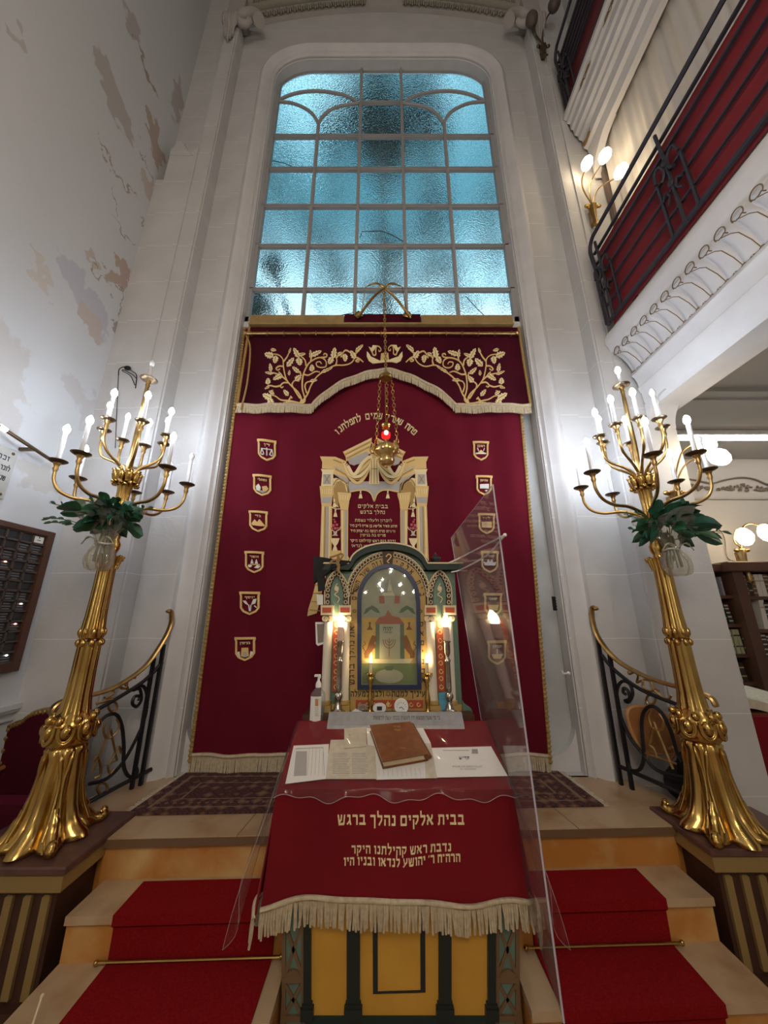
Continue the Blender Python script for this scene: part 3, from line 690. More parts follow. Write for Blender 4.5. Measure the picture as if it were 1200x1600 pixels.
# ------------------------------------------------------------------ balustrades (drawn on their own upright planes)
def vplane(A, B):
    A, B = Vector(A), Vector(B); d = B-A; nx, ny = d.y, -d.x; k = nx*A.x+ny*A.y
    def f(px, py):
        a, b_, c = ray(px, py); t_ = k/(nx*a+ny*b_); return Vector((a*t_, b_*t_, EYE+c*t_))
    return f
def balustrade(f, label, hand, rails, posts, black, gold, rings, base):
    t_ = thing('balustrade', base, label, 'balustrade')
    mb = MB(); h = smooth_path([f(*p) for p in hand], 6); mb.tube(h, [.014]+[.022]*(len(h)-2)+[.016], 8, flat=.6); obj('handrail', mb, M['brass'], t_)
    for p in posts: mb = MB(); a, c = f(*p[0]), f(*p[1]); c = Vector((a.x, a.y, c.z)) if abs(a.x-c.x) < .12 else c; mb.bar(a, (c.x, c.y, ZP), .020, .020, up=(0, 1, 0)); obj('post', mb, M['iron'], t_, smooth=0)
    for r in rails: mb = MB(); mb.tube(smooth_path([f(*p) for p in r], 5), .012, 6); obj('rail', mb, M['iron'], t_)
    for r in black: mb = MB(); mb.tube(smooth_path([f(*p) for p in r], 5), .010, 6); obj('scroll', mb, M['iron'], t_)
    mb = MB()
    for r, sm in gold: mb.tube(smooth_path([f(*p) for p in r], 5) if sm else [f(*p) for p in r], .0065, 6)
    for (x, y, r) in rings: mb.tube([f(x+r*math.cos(k*PI/6), y+r*1.15*math.sin(k*PI/6)) for k in range(12)], .007, 6, closed=True)
    obj('bronze_ornament', mb, M['brass'], t_, label='bronze star and scroll ornament')
z3 = lambda ox, oy, L: [(ox+a/3, oy+b_/3) for a, b_ in L]
L = lambda *p: z3(0, 900, p)
balustrade(vplane((-1.54, 2.60), (-1.78, 2.10)), 'curved iron balustrade with bronze handrail left of the curtain, behind the candelabrum',
    [(261, 957), (265, 954), (268, 960), (266, 978), (254, 1003), (228, 1040), (190, 1068), (155, 1083), (118, 1090), (95, 1097), (82, 1108), (83, 1119), (94, 1118)],
    [L((760, 405), (700, 470), (620, 530), (440, 635), (340, 680)), L((710, 905), (415, 1060), (240, 1160))],
    [L((768, 320), (685, 965)), L((722, 385), (645, 985))],
    [L((650, 585), (655, 565), (632, 565), (620, 595), (640, 612), (662, 580), (655, 530), (625, 535), (640, 515), (675, 520), (690, 570), (680, 660), (640, 760), (575, 875), (500, 950), (415, 975)),
     L((415, 760), (455, 700), (500, 655), (545, 650), (570, 700), (580, 790), (580, 890), (605, 940), (640, 925), (640, 900))],
    [(L((518, 715), (548, 865), (435, 915), (518, 715)), 0), (L((548, 670), (560, 700), (540, 740), (500, 760), (485, 720), (495, 690)), 1),
     (L((440, 950), (470, 930), (470, 880), (455, 845), (440, 870)), 1), (L((535, 905), (515, 925), (508, 890), (530, 850), (555, 800), (570, 830)), 1),
     (L((635, 480), (625, 472), (600, 482), (592, 520), (570, 528), (555, 510), (530, 520), (530, 550), (500, 570), (488, 570)), 1), (L((560, 520), (600, 530), (580, 500)), 1), (L((500, 575), (530, 575), (450, 600)), 1)],
    [(176, 1104, 7), (160, 1232, 8)], (-1.6, 2.5, ZP))
R_ = lambda *p: z3(800, 880, p)
balustrade(vplane((1.509, 2.60), (1.73, 2.10)), 'curved iron balustrade with bronze handrail right of the curtain, behind the candelabrum',
    [(933, 953), (929, 949), (925, 951), (926, 970), (936, 998), (962, 1030), (1000, 1053), (1040, 1068), (1080, 1078), (1110, 1090), (1120, 1105)],
    [R_((420, 430), (480, 500), (600, 590), (780, 665), (900, 720)), R_((500, 950), (820, 1090), (900, 1125))],
    [R_((400, 345), (510, 1005)), R_((455, 415), (550, 1030))],
    [R_((535, 615), (522, 605), (525, 585), (545, 600), (552, 635), (530, 645), (548, 650), (566, 610), (550, 565), (515, 555), (492, 600), (505, 700), (550, 810), (610, 890), (680, 970), (820, 1010)),
     R_((545, 935), (560, 970), (600, 965), (618, 900), (608, 760), (620, 695), (655, 670), (700, 700), (745, 790), (770, 880), (800, 930))],
    [(R_((665, 745), (632, 920)), 0), (R_((665, 745), (755, 965)), 0), (R_((622, 890), (770, 940)), 0), (R_((650, 690), (640, 720), (660, 770), (700, 780), (710, 740), (690, 705)), 1),
     (R_((735, 870), (755, 860), (765, 890), (745, 920)), 1), (R_((640, 850), (665, 870), (680, 910)), 1),
     (R_((545, 505), (550, 520), (575, 512), (590, 530), (585, 560), (612, 550), (615, 580), (650, 600), (672, 590), (690, 600)), 1), (R_((615, 545), (650, 555), (665, 590), (700, 625), (735, 635), (748, 620)), 1)],
    [(1017, 1093, 7)], (1.6, 2.5, ZP))
# ------------------------------------------------------------------ the two great candelabra
def candelabrum(base, label, low, up, lit_low, lit_up, lit_top, gname):
    """low/up: list of arm angles; lit_*: which bulbs are on"""
    X, Y, Z0 = base
    t_ = thing('candelabrum', base, label, 'candelabrum', gname)
    cosl = lambda a: abs(math.cos(a/2))*2-1
    RS = .70
    ZM = [(0, 0), (.46, .395), (.53, .465), (.62, .55), (1.03, .885), (1.42, 1.345), (1.68, 1.58), (1.94, 1.78), (2.05, 1.88), (3, 2.83)]
    def zm(z):
        for (a, b), (c, d) in zip(ZM, ZM[1:]):
            if z <= c: return b+(d-b)*(z-a)/(c-a)
    def V(r, a, z):
        if z < 1.70: r = r*RS*(1.05 if z < .2 else 1)
        return (X+r*math.cos(a), Y+r*math.sin(a), Z0+zm(z))
    W_ = lambda r, a, z: (X+r*math.cos(a), Y+r*math.sin(a), Z0+z)
    lt = lambda mb, prof, n, lob=None: mb.lathe([(r*(RS if z < 1.66 else .8), zm(z)) for r, z in prof], (X, Y, Z0), n, lob)
    mb = MB()                                   # flaring foot with ribs
    amp = lambda z: .10*max(0, 1-z/.42)+.055
    lt(mb, [(.215, .0), (.235, .012), (.225, .03), (.185, .06), (.155, .10), (.135, .16), (.122, .24), (.113, .33), (.108, .40), (.118, .44), (.095, .46)], 96, (8, amp, cosl))
    for k in range(4):
        a = PI/4+k*PI/2
        mb.tube(smooth_path([V(.14, a, .17), V(.17, a, .09), V(.215, a, .035), V(.26, a, .018), V(.288, a, .028), V(.285, a, .052), V(.268, a, .048)], 5), [.016, .024, .026, .025, .023, .019, .012], 10)
        for s in (-1, 1): mb.tube(smooth_path([V(.112, a+s*.3, .43), V(.118, a+s*.22, .38), V(.125, a+s*.08, .28), V(.15, a+s*.12, .15), V(.20, a+s*.2, .05)], 5), [.006, .010, .008, .009, .010], 6)
    obj('foot', mb, M['gold'], t_, smooth=70)
    mb = MB()                                   # knop with bosses in rings
    lt(mb, [(.10, .44), (.125, .465), (.14, .50), (.142, .545), (.125, .58), (.098, .60), (.085, .62)], 48, (8, lambda z: .04, cosl))
    for k in range(8):
        a = PI/8+k*PI/4+.12
        mb.ball(V(.142, a, .53), (.025, .025, .033), 12, 8)
        ring = [V(.147-.02*abs(math.cos(q))*0, a+.30*math.cos(q), .525+.048*math.sin(q)) for q in [j*2*PI/16 for j in range(3, 22)] if True]
        mb.tube([V(.149, a+.31*math.cos(q), .53+.052*math.sin(q)) for q in [-PI*1.15+j*PI*1.3/14 for j in range(15)]], .009, 6)
        mb.tube([V(.150, a+.31*math.cos(q)*.8, .53+.042*math.sin(q)) for q in [-PI*1.1+j*PI*1.2/14 for j in range(15)]], .007, 6)
        mb.ball(V(.132, a+PI/8, .58), (.019, .019, .022), 8, 6)
    obj('knop', mb, M['gold'], t_, smooth=70)
    mb = MB()                                   # fluted shaft in two drums
    fl = lambda z: .075
    lt(mb, [(.095, .60), (.088, .63), (.078, .70), (.072, .85), (.070, 1.00), (.072, 1.02)], 80, (8, fl, cosl))
    for k in range(8): a = k*PI/4; mb.ball(V(.074, a, 1.015), (.014, .014, .02), 8, 6); mb.ball(V(.074, a, 1.065), (.013, .013, .024), 8, 6)
    lt(mb, [(.066, 1.035), (.076, 1.045), (.074, 1.075), (.066, 1.14), (.060, 1.28), (.060, 1.36), (.070, 1.40), (.082, 1.42)], 80, (8, fl, cosl))
    for k in range(8): a = k*PI/4; mb.tube(smooth_path([V(.062, a, 1.36), V(.078, a, 1.41), V(.096, a, 1.42), V(.092, a, 1.40)], 4), [.009, .011, .009, .006], 6)
    lt(mb, [(.05, 1.42), (.042, 1.44), (.058, 1.47), (.062, 1.50), (.045, 1.53), (.055, 1.57), (.062, 1.60), (.05, 1.64), (.036, 1.68)], 32)
    lt(mb, [(.036, 1.68), (.038, 1.80), (.042, 1.92), (.05, 1.94)], 64, (8, lambda z: .08, cosl))
    obj('shaft', mb, M['gold'], t_, smooth=70)
    mb = MB()                                   # leafy crown from which the upper arms spring
    lt(mb, [(.05, 1.935), (.062, 1.945), (.058, 1.96), (.05, 1.97), (.055, 2.03), (.03, 2.05)], 32)
    for k in range(8):
        a = k*PI/4; mb.tube(smooth_path([V(.05, a, 1.965), V(.056, a, 2.01), V(.068, a, 2.04), V(.082, a, 2.045)], 4), [.018, .022, .016, .006], 8)
        mb.tube(smooth_path([V(.05, a+.2, 1.95), V(.066, a+.2, 1.955), V(.072, a+.2, 1.945)], 3), [.012, .014, .006], 6)
    obj('crown', mb, M['gold'], t_, smooth=70)
    def arm(pts, rad, tip, lit, ch, nm='arm', dish=.047, cr=.0115):
        mb = MB(); mb.tube(smooth_path(pts, 7), rad, 8)
        x, y, z = tip
        mb.lathe([(.008, -.06), (.015, -.04), (.011, -.028), (.015, -.016), (.022, -.002)], tip, 12)
        a_ = obj(nm, mb, M['brass'], t_, smooth=60)
        mb = MB(); mb.lathe([(.016, -.006), (dish*.7, -.001), (dish, .008), (dish*1.02, .011), (dish*.7, .006), (.0, .004)], tip, 24, (8, lambda z_: .0, cosl)); obj('drip_pan', mb, M['darkbrass'], a_, smooth=60)
        mb = MB(); mb.lathe([(cr, .004), (cr, ch), (cr*.7, ch+.004), (.0, ch+.004)], tip, 14); obj('candle_sleeve', mb, M['candle'], a_, smooth=60)
        mb = MB(); h = ch+.002
        mb.lathe([(.008, h), (.013, h+.008), (.0175, h+.022), (.016, h+.036), (.008, h+.052), (.0, h+.060)], tip, 14)
        obj('bulb', mb, M['led'] if lit else M['ledoff'], a_, smooth=60)
    for a, lit in zip(low, lit_low):
        t3 = PZ(*a, Z0+1.86); a, r = math.atan2(t3.y-Y, t3.x-X), math.hypot(t3.x-X, t3.y-Y); r = .5*r+.17
        pts = [W_(.02, a, 1.57), W_(.06, a, 1.625), W_(r*.40, a, 1.66), W_(r*.68, a, 1.665), W_(r*.88, a, 1.695), W_(r*.98, a, 1.75), W_(r, a, 1.81)]
        arm(pts, [.011, .011, .0105, .010, .0095, .009, .0085], Vector(W_(r, a, 1.86)), lit, .185)
    for a, lit in zip(up, lit_up):
        t3 = PZ(*a, Z0+2.165); a, r = math.atan2(t3.y-Y, t3.x-X), math.hypot(t3.x-X, t3.y-Y); r = .5*r+.095
        pts = [W_(.018, a, 1.84), W_(.05, a, 1.905), W_(.10, a, 1.945), W_(r*.85, a, 1.985), W_(r*.98, a, 2.04), W_(r, a, 2.115)]
        arm(pts, [.010, .0095, .009, .0085, .008, .008], Vector(W_(r, a, 2.165)), lit, .165, dish=.040, cr=.0105)
    pts = [W_(.0, 0, 1.84), W_(0, 0, 2.1), W_(0, 0, 2.40), W_(0, 0, 2.50)]
    arm(pts, [.018, .015, .013, .011], Vector(W_(0, 0, 2.55)), lit_top, .11, nm='stem_top', dish=.052)
    return t_
GC = 'great brass candelabra'
candelabrum((-1.605, 2.03, .53), 'tall gilt candelabrum on the pedestal beside the memorial board', [(93, 723), (141, 717), (257, 733), (289, 758), (262, 771), (211, 775), (112, 750)], [(155, 674), (177, 660), (220, 664), (253, 681), (258, 697), (228, 703), (186, 693)],
            [1, 1, 1, 0, 0, 0, 1], [1, 1, 1, 1, 1, 1, 0], 0, GC)
candelabrum((1.665, 2.10, .53), 'tall gilt candelabrum on the pedestal beside the covered table', [(917, 739), (907, 764), (959, 773), (1047, 753), (1106, 736), (1093, 708), (1022, 708)], [(957, 662), (932, 684), (948, 692), (986, 689), (1027, 672), (1034, 654), (1000, 650)],
            [1, 1, 1, 1, 0, 1, 1], [1, 1, 1, 1, 0, 0, 1], 1, GC)

# bouquets of leaves in cellophane tied to the shafts
def bouquet(c, label, seed, fan, side):
    random.seed(seed); c = Vector(c); t_ = thing('bouquet', c, label, 'bouquet', 'wrapped bouquets on the candelabra')
    lm = MB(); sm = MB()
    def leaf(p, d, ln, wd, mi):
        d = Vector(d).normalized(); s = d.cross(Vector((random.uniform(-.4, .4), 1, .3))).normalized(); nrm = s.cross(d); lm.mi = mi
        rows = []
        for k in range(6):
            f = k/5; ww = wd*math.sin(PI*(f*.86+.07))**.8*(1 if f < .98 else 0); q = p+d*(ln*f)-Vector((0, 0, .35*ln*f*f))
            rows.append((q-s*ww+nrm*ww*.35, q, q+s*ww+nrm*ww*.35))
        for A, B in zip(rows, rows[1:]):
            lm.face([A[0], A[1], B[1], B[0]]); lm.face([A[1], A[2], B[2], B[1]])
    for k in range(105):
        a = random.uniform(0, 2*PI); el = random.uniform(-.5, 1.35); d = Vector((math.cos(a)*math.cos(el)*fan, math.sin(a)*math.cos(el)-.25, math.sin(el)))
        p = c+Vector((0, 0, .08))+d*random.uniform(.02, .12); big = random.random() < .7
        leaf(p, d+Vector((0, 0, .1)), random.uniform(.075, .125) if big else random.uniform(.05, .09), random.uniform(.026, .042) if big else .012, random.randint(0, 1))
    for k in range(9):
        a = random.uniform(0, 2*PI); d = Vector((math.cos(a)*fan, -.3+.4*math.sin(a), random.uniform(.2, .9)))
        pts = smooth_path([c, c+d*.15, c+d*.22+Vector((d.x*.05, 0, -.02))], 4); sm.tube(pts, .0025, 5)
        for j in range(5): leaf(pts[4+j % 4], d+Vector((random.uniform(-1, 1), 0, random.uniform(-1, 1))), .04, .008, 1)
    obj('leaves', lm, [M['leaf'], M['leaf2']], t_, smooth=60)
    for k in range(10): a = k*.63; sm.tube([c+Vector((.02*math.cos(a), .02*math.sin(a), .03)), c+Vector((.035*math.cos(a), .03*math.sin(a), -.15))], .004, 5)
    obj('stems', sm, M['stem'], t_)
    wm = MB()
    def wr(u, v):
        a = u*2*PI; prof = [(.03, -.20), (.052, -.19), (.064, -.15), (.06, -.10), (.032, -.05), (.045, .0), (.085, .05), (.125, .10), (.15, .14)]
        k = v*(len(prof)-1); i = min(int(k), len(prof)-2); f = k-i; r = prof[i][0]*(1-f)+prof[i+1][0]*f; z = prof[i][1]*(1-f)+prof[i+1][1]*f
        r *= 1+.14*math.sin(a*7+v*5)+.08*math.sin(a*13)
        return c+Vector((r*math.cos(a)+side*.02*(1-v), r*math.sin(a), z+.03*v*math.sin(a*3)))
    wm.grid(wr, 48, 14, cu=True); obj('cellophane_wrap', wm, M['cello'], t_, smooth=60)
    wm = MB(); wm.tube([c+Vector((.034*math.cos(k*.5), .034*math.sin(k*.5), -.05+.004*math.sin(k))) for k in range(13)], .006, 6, closed=True)
    for s in (-1, 1): wm.tube(smooth_path([c+Vector((0, -.035, -.05)), c+Vector((s*.05, -.05, -.02)), c+Vector((s*.09, -.045, -.06))], 4), [.006, .012, .004], 6, flat=.3)
    obj('ribbon', wm, mat('pale_ribbon', (.6, .58, .5), .4), t_)
bouquet(P(166, 836, 1.93)+Vector((0, .0, .0)), 'leafy green bouquet in cellophane on the candelabrum near the memorial board', 3, 1.15, -.4)
bouquet(P(1046, 846, 2.00)+Vector((0, 0, 0)), 'leafy green bouquet in cellophane on the candelabrum near the bookcase', 8, 1.05, .5)
# ------------------------------------------------------------------ the great curtain in front of the holy ark
def yc(x, z):       # front of the curtain: gentle hanging folds
    e = min(1, max(0, (abs(x+.03)-.50)/.25))
    return 2.79-.016*e*math.sin(11*x+.6*z)-.010*e*math.sin(23*x+1.1)-.015*max(0, (1.5-z))*e*.4
CXL = lambda z: -1.365+.03*(1-(z-.6)/3.6)
CXR = lambda z: 1.285-.15*(1-(z-.6)/3.6)
cz0, cz1 = .572, 4.24
def cs(u, v):
    z = cz0+(cz1-cz0)*v; x = CXL(z)+(CXR(z)-CXL(z))*u
    return Vector((x, yc(x, z), z))
ark = thing('ark_curtain', (-.05, 2.8, ZP), 'great burgundy velvet curtain embroidered with a golden gateway and small shields', 'curtain')
mb = MB(); mb.slabgrid(cs, 90, 30, (0, .012, 0)); obj('velvet_panel', mb, M['velvet'], ark, smooth=80)
for s in (0, 1):
    mb = MB(); mb.tube([cs(s, k/60)+Vector((0, -.005, 0)) for k in range(61)], .011, 6)
    for k in range(120): p = cs(s, (k+.5)/120); mb.ball(p+Vector((0, -.015, 0)), (.016, .008, .011), 6, 4)
    obj('braid_edge', mb, M['thread3'], ark)
mb = MB()
for k in range(230):
    p = cs((k+.5)/230, 0); dx = random.uniform(-.006, .006)
    mb.bar(p+Vector((0, -.004, .045)), p+Vector((dx, -.006+random.uniform(-.004, .004), -.055)), .011, .010)
mb.tube([cs(k/50, 0)+Vector((0, -.006, .045)) for k in range(51)], .013, 6)
obj('fringe', mb, M['fringe'], ark)
SP = lambda px, py, h: (lambda p: (p.x, yc(p.x, p.z)-h, p.z))(P(px, py, 2.78))

# embroidered gateway: outlines measured in the photograph, sewn on the cloth
g2 = lambda a, b_: (480+a*.18333, 630+b_*.18333)
gm = MB()
MIR = lambda L: [(1142-a, b_) for a, b_ in L][::-1]
def patch2(L, mi, h, both=True):
    gm.mi = mi
    gm.prism([g2(*p) for p in L], SP, h, 0)
    if both: gm.prism([g2(*p) for p in MIR(L)], SP, h, 0)
def line2(L, w_, mi, h, both=True, sm=True):
    gm.mi = mi
    for Q in ([L, MIR(L)] if both else [L]):
        pts = [Vector((*g2(*p), 0)) for p in Q]
        gm.ribbon(smooth_path(pts, 5) if sm and len(pts) > 2 else pts, w_*.18333, SP, h, h-.003)
# 0 gold 1 pale 2 deep 3 silver 4 ivory 5 red flower
patch2([(108, 452), (240, 455), (332, 492), (332, 505), (322, 600), (360, 660), (355, 755), (345, 680), (222, 600), (222, 560), (125, 555), (128, 500)], 0, .006)
patch2([(116, 560), (232, 562), (222, 590), (218, 705), (118, 705), (128, 588)], 1, .007)
patch2([(135, 605), (200, 605), (200, 690), (135, 690)], 3, .009)
line2([(148, 615), (188, 680)], 7, 2, .012, sm=False); line2([(188, 615), (148, 680)], 7, 2, .012, sm=False)
patch2([(106, 706), (232, 708), (232, 735), (215, 800), (205, 875), (122, 872), (112, 780)], 0, .008)
for k in range(5): line2([(126+k*20, 730), (128+k*18, 775)], 6, 1, .011, sm=False)
patch2([(120, 800), (208, 800), (205, 850), (124, 850)], 3, .010)
patch2([(122, 872), (212, 874), (206, 1290), (170, 1400), (104, 1400)], 0, .006)
for k, mi in ((0, 1), (1, 2), (2, 3), (3, 1)): line2([(135+k*19, 880), (126+k*19, 1380)], 10 if mi != 3 else 20, mi, .009, sm=False)
patch2([(222, 600), (355, 690), (355, 765), (345, 640)], 3, .009)
line2([(228, 535), (330, 585)], 14, 4, .010, sm=False); line2([(225, 480), (325, 520)], 8, 2, .010, sm=False); line2([(240, 560), (330, 610)], 8, 2, .010, sm=False)
patch2([(222, 640), (250, 635), (345, 690), (350, 758), (262, 758), (266, 890), (222, 850)], 1, .008)
line2([(224, 700), (245, 660), (280, 645), (320, 670), (342, 720), (345, 757)], 10, 2, .011)
patch2([(226, 720), (250, 670), (285, 660), (320, 690), (335, 757), (262, 757), (266, 880), (228, 845)], 2, .0095)
patch2([(258, 757), (374, 765), (372, 790), (358, 830), (348, 912), (284, 906), (266, 830), (262, 785)], 0, .010)
for k in range(4): line2([(282+k*22, 785), (284+k*20, 825)], 6, 1, .013, sm=False)
patch2([(284, 906), (350, 912), (346, 1300), (378, 1350), (290, 1350)], 0, .007)
line2([(300, 915), (298, 1330)], 12, 1, .010, sm=False); line2([(330, 915), (328, 1330)], 18, 3, .010, sm=False)
patch2([(303, 412), (552, 290), (548, 330), (530, 398), (545, 425), (332, 492), (325, 450)], 0, .006)
patch2([(345, 480), (505, 412), (522, 425), (520, 490), (400, 530), (360, 515)], 3, .009)
for k in range(4): line2([(318+k*6, 420+k*17), (546-k*5, 305+k*22)], 7, [1, 2, 1, 2][k], .010, sm=False)
patch2([(355, 665), (787, 665), (784, 757), (702, 742), (642, 740), (597, 772), (571, 838), (545, 772), (500, 740), (440, 742), (358, 757)], 3, .007, False)
line2([(358, 757), (440, 742), (500, 742), (545, 772), (571, 838)], 12, 0, .011)
patch2([(540, 435), (602, 435), (615, 690), (527, 690)], 1, .013, False)
for k in range(3): line2([(550+k*21, 440), (545+k*26, 685)], 6, 2, .016, False, False)
line2([(545, 560), (600, 560)], 5, 2, .016, False, False)
for k in range(7):        # swags
    L_ = [(305+k*7, 495+k*7), (340+k*10, 600+k*13-22*k*.5), (425+k*7, 680-k*27), (500+k*4, 610-k*24), (566-k*2, 430+k*6)]
    line2(L_, 26 if k % 2 == 0 else 12, [0, 2, 1, 2, 0, 2, 1][k], .012+.0015*k)
for x in (455, 475): pass
def tassel(x, y):
    patch2([(x-5, y), (x+5, y), (x+6, y+28), (x+17, y+72), (x-17, y+72), (x-6, y+28)], 1, .010); line2([(x-9, y+32), (x+9, y+32)], 7, 2, .013, sm=False)
tassel(455, 738); tassel(232, 815); tassel(240, 895)
line2([(205, 885), (240, 900), (280, 900)], 6, 1, .009)
patch2([(222, 1092), (255, 1092), (250, 1115), (262, 1128), (212, 1128), (228, 1115)], 4, .008)
patch2([(200, 1150), (275, 1150), (262, 1190), (245, 1215), (258, 1255), (214, 1255), (228, 1215), (208, 1185)], 1, .008)
patch2([(205, 1255), (285, 1255), (290, 1400), (205, 1400)], 0, .006)
for (x, y, r) in ((236, 1010, 12), (222, 1040, 16), (252, 1035, 14), (212, 1068, 13), (238, 1065, 15), (262, 1065, 12), (228, 990, 8)):
    patch2([(x+r*math.cos(k*PI/4)*(1 if k % 2 else .7), y+r*math.sin(k*PI/4)*(1 if k % 2 else .7)) for k in range(8)], 5, .008)
line2([(190, 1050), (200, 1075), (230, 1090)], 5, 1, .007); line2([(284, 1050), (275, 1075), (245, 1090)], 5, 1, .007)
patch2([(100, 1400), (380, 1350), (385, 1400), (300, 1440), (165, 1440), (150, 1500), (80, 1790), (0, 1815), (10, 1750), (45, 1640), (80, 1500)], 0, .005)
for k in range(5): line2([(20+k*15, 1760-k*70), (110+k*8, 1770-k*75)], 8, 2, .008, sm=False)
gate = obj('embroidered_gateway', gm, [M['thread'], M['thread2'], M['thread3'], M['silverthread'], M['paperold'], mat('pink_thread', (.55, .10, .12), .6)], ark, smooth=0)
# words of the gateway
for s, x, y, wd, hh in (('בבית אלקים', 582.5, 793.5, 47, 5.2), ('נהלך ברגש', 582, 802.5, 39, 5), ('לזכרון ולעלוי נשמת', 583.5, 815, 58, 4), ('הרהג מאיר אלישע בן אריה לייב היד', 583.5, 823.5, 74, 3.8),
                        ('ורעיתו מרת רבקה בת יצחק היד', 582.5, 831.5, 70, 3.8), ('מרים בת בנימין', 582.5, 838, 40, 3.8), ('נדבת בנם ראש קהילתנו היקר', 582.5, 847, 71, 4), ('הרהח ר\' יהושע לנדאו', 580, 855, 62, 4), ('ובניו היו', 577, 862, 26, 4)):
    lm = MB(); lettering(lm, s, hh, lambda u, v, h, x=x, y=y: SP(x+u, y-v+.05*u*.3, h), .008, .0, wd); obj('embroidered_line', lm, M['thread2'], ark, smooth=0)
lm = MB()
for i, ch in enumerate('פתח שערי שמים לתפלתנו'):     # arched motto, right to left
    if ch == ' ': continue
    n_ = 20; a = math.radians(40-80*i/n_)
    cx_, cy_, R = 587, 758, 104
    px_, py_ = cx_+R*math.sin(a)*.86, cy_-R*math.cos(a)
    lettering(lm, ch, 9.5, lambda u, v, h, a=a, px_=px_, py_=py_: SP(px_+u*math.cos(a)+v*math.sin(a), py_+u*math.sin(a)-v*math.cos(a), h), .008, .0)
obj('arched_motto', lm, M['thread2'], ark, smooth=0)
# shields of the tribes
def shield(cx, cy, word, icon, s=1.0):
    q = lambda L_: [(cx+a*s, cy+b_*s) for a, b_ in L_]
    mb = MB(); o_ = q([(-13, -15), (13, -15), (11.5, -11), (11.5, 6), (8, 11), (0, 15), (-8, 11), (-11.5, 6), (-11.5, -11)])
    den = lambda L_, n_=4: [((a[0]+(c[0]-a[0])*k/n_), a[1]+(c[1]-a[1])*k/n_) for a, c in zip(L_, L_[1:]) for k in range(n_)]+[L_[-1]]
    mb.mi = 0; mb.ribbon(den(o_+o_[:1])[:-1], 2.6*s, SP, .012, 0, closed=True)
    mb.ribbon(den(q([(-14, -15), (14, -15)]), 8), 3.4*s, SP, .013, 0)
    mb.mi = 1
    if word: lettering(mb, word, 3.2*s, lambda u, v, h: SP(cx+u, cy-7*s-v, h), .012, 0, min(13, 4.2*len(word))*s)
    for mi, kind, L_ in icon:
        mb.mi = mi
        if kind == 'p': mb.prism(q(L_), SP, .011, 0)
        else: mb.ribbon(den(q(L_)), 1.1*s, SP, .012, 0)
    return obj('shield_emblem', mb, [M['thread'], M['thread2'], M['silverthread'], M['paper']], ark, smooth=0)
shield(417, 704, 'דן', [(3, 'l', [(0, -4), (0, 8)]), (3, 'l', [(-8, -2), (8, -2)]), (3, 'l', [(-7, -2), (-9, 6)]), (3, 'l', [(-7, -2), (-4, 6)]), (3, 'l', [(7, -2), (4, 6)]), (3, 'l', [(7, -2), (9, 6)]), (3, 'p', [(-9, 6), (-3.5, 6), (-6, 8)]), (3, 'p', [(3.5, 6), (9, 6), (6, 8)])], 1.0)
shield(410, 759, 'נפתלי', [(3, 'p', [(-9, 2), (-5, -2), (-2, 3), (-3, 9), (-8, 8)]), (0, 'p', [(0, 2), (6, 0), (9, 4), (6, 8), (1, 8)]), (2, 'p', [(-8, 8), (7, 8), (0, 12)])])
shield(404, 815.5, 'גד', [(0, 'p', [(-10, 4), (-5, -3), (-1, 1), (2, -4), (10, 6), (4, 7), (-8, 6)])])
shield(398, 879, 'אשר', [(3, 'p', [(-5, 2), (-3, -5), (-1, 2)]), (3, 'p', [(1, 2), (3, -5), (5, 2)]), (3, 'p', [(-9, 6), (-5, 3), (-3, 6), (-6, 8)]), (3, 'p', [(0, 8), (4, 4), (9, 5), (5, 9)]), (0, 'l', [(-8, 4), (8, 3)])], 1.03)
shield(391, 943, 'יוסף', [(3, 'p', [(-9, -4), (-5, -4), (-1, 3), (-6, 0)]), (3, 'p', [(2, 2), (5, -6), (9, -7), (7, 0)]), (3, 'l', [(-1, 2), (0, 11)]), (3, 'l', [(2, 2), (1, 11)]), (3, 'l', [(6, 3), (9, 6)])], 1.1)
shield(384, 1014, 'בנימין', [(0, 'p', [(-4, -2), (4, -2), (5, 10), (-5, 10)]), (3, 'p', [(-10, 4), (-7, 3), (-6, 11), (-10, 7)]), (3, 'p', [(7, 3), (10, 4), (10, 7), (6, 11)]), (2, 'p', [(-2, 4), (2, 4), (2, 11), (-2, 11)])], 1.12)
shield(752, 704, 'ראובן', [(3, 'p', [(-9, 3), (9, 3), (9, 5), (-9, 5)]), (0, 'p', [(-6, 3), (0, -2), (6, 3)]), (3, 'l', [(-6, -5), (-4, 0)]), (3, 'l', [(6, -5), (4, 0)])], .92)
shield(757, 758, 'שמעון', [(3, 'p', [(-7, -2), (8, -3), (8, 5), (-7, 5)]), (3, 'p', [(1, 8), (6, 7), (4, 10)])], .95)
shield(761, 818, 'לוי', [(0, 'p', [(-8, -3), (8, -3), (8, 6), (-8, 6)]), (2, 'p', [(-2, -3), (0, -3), (0, 6), (-2, 6)])], 1.0)
shield(766, 878, 'יהודה', [(3, 'p', [(-8, 5), (-10, -1), (-5, 1), (-3, -4), (0, 0), (3, -4), (5, 1), (10, -1), (8, 5)])], 1.05)
shield(771, 945, 'יששכר', [(0, 'p', [(-8, 0), (8, 0), (6, 8), (-6, 8)])], 1.1)
shield(777, 1020, 'זבולן', [(0, 'p', [(-8, 2), (8, 2), (5, 8), (-5, 8)]), (3, 'l', [(0, 2), (0, -5)])], 1.15)

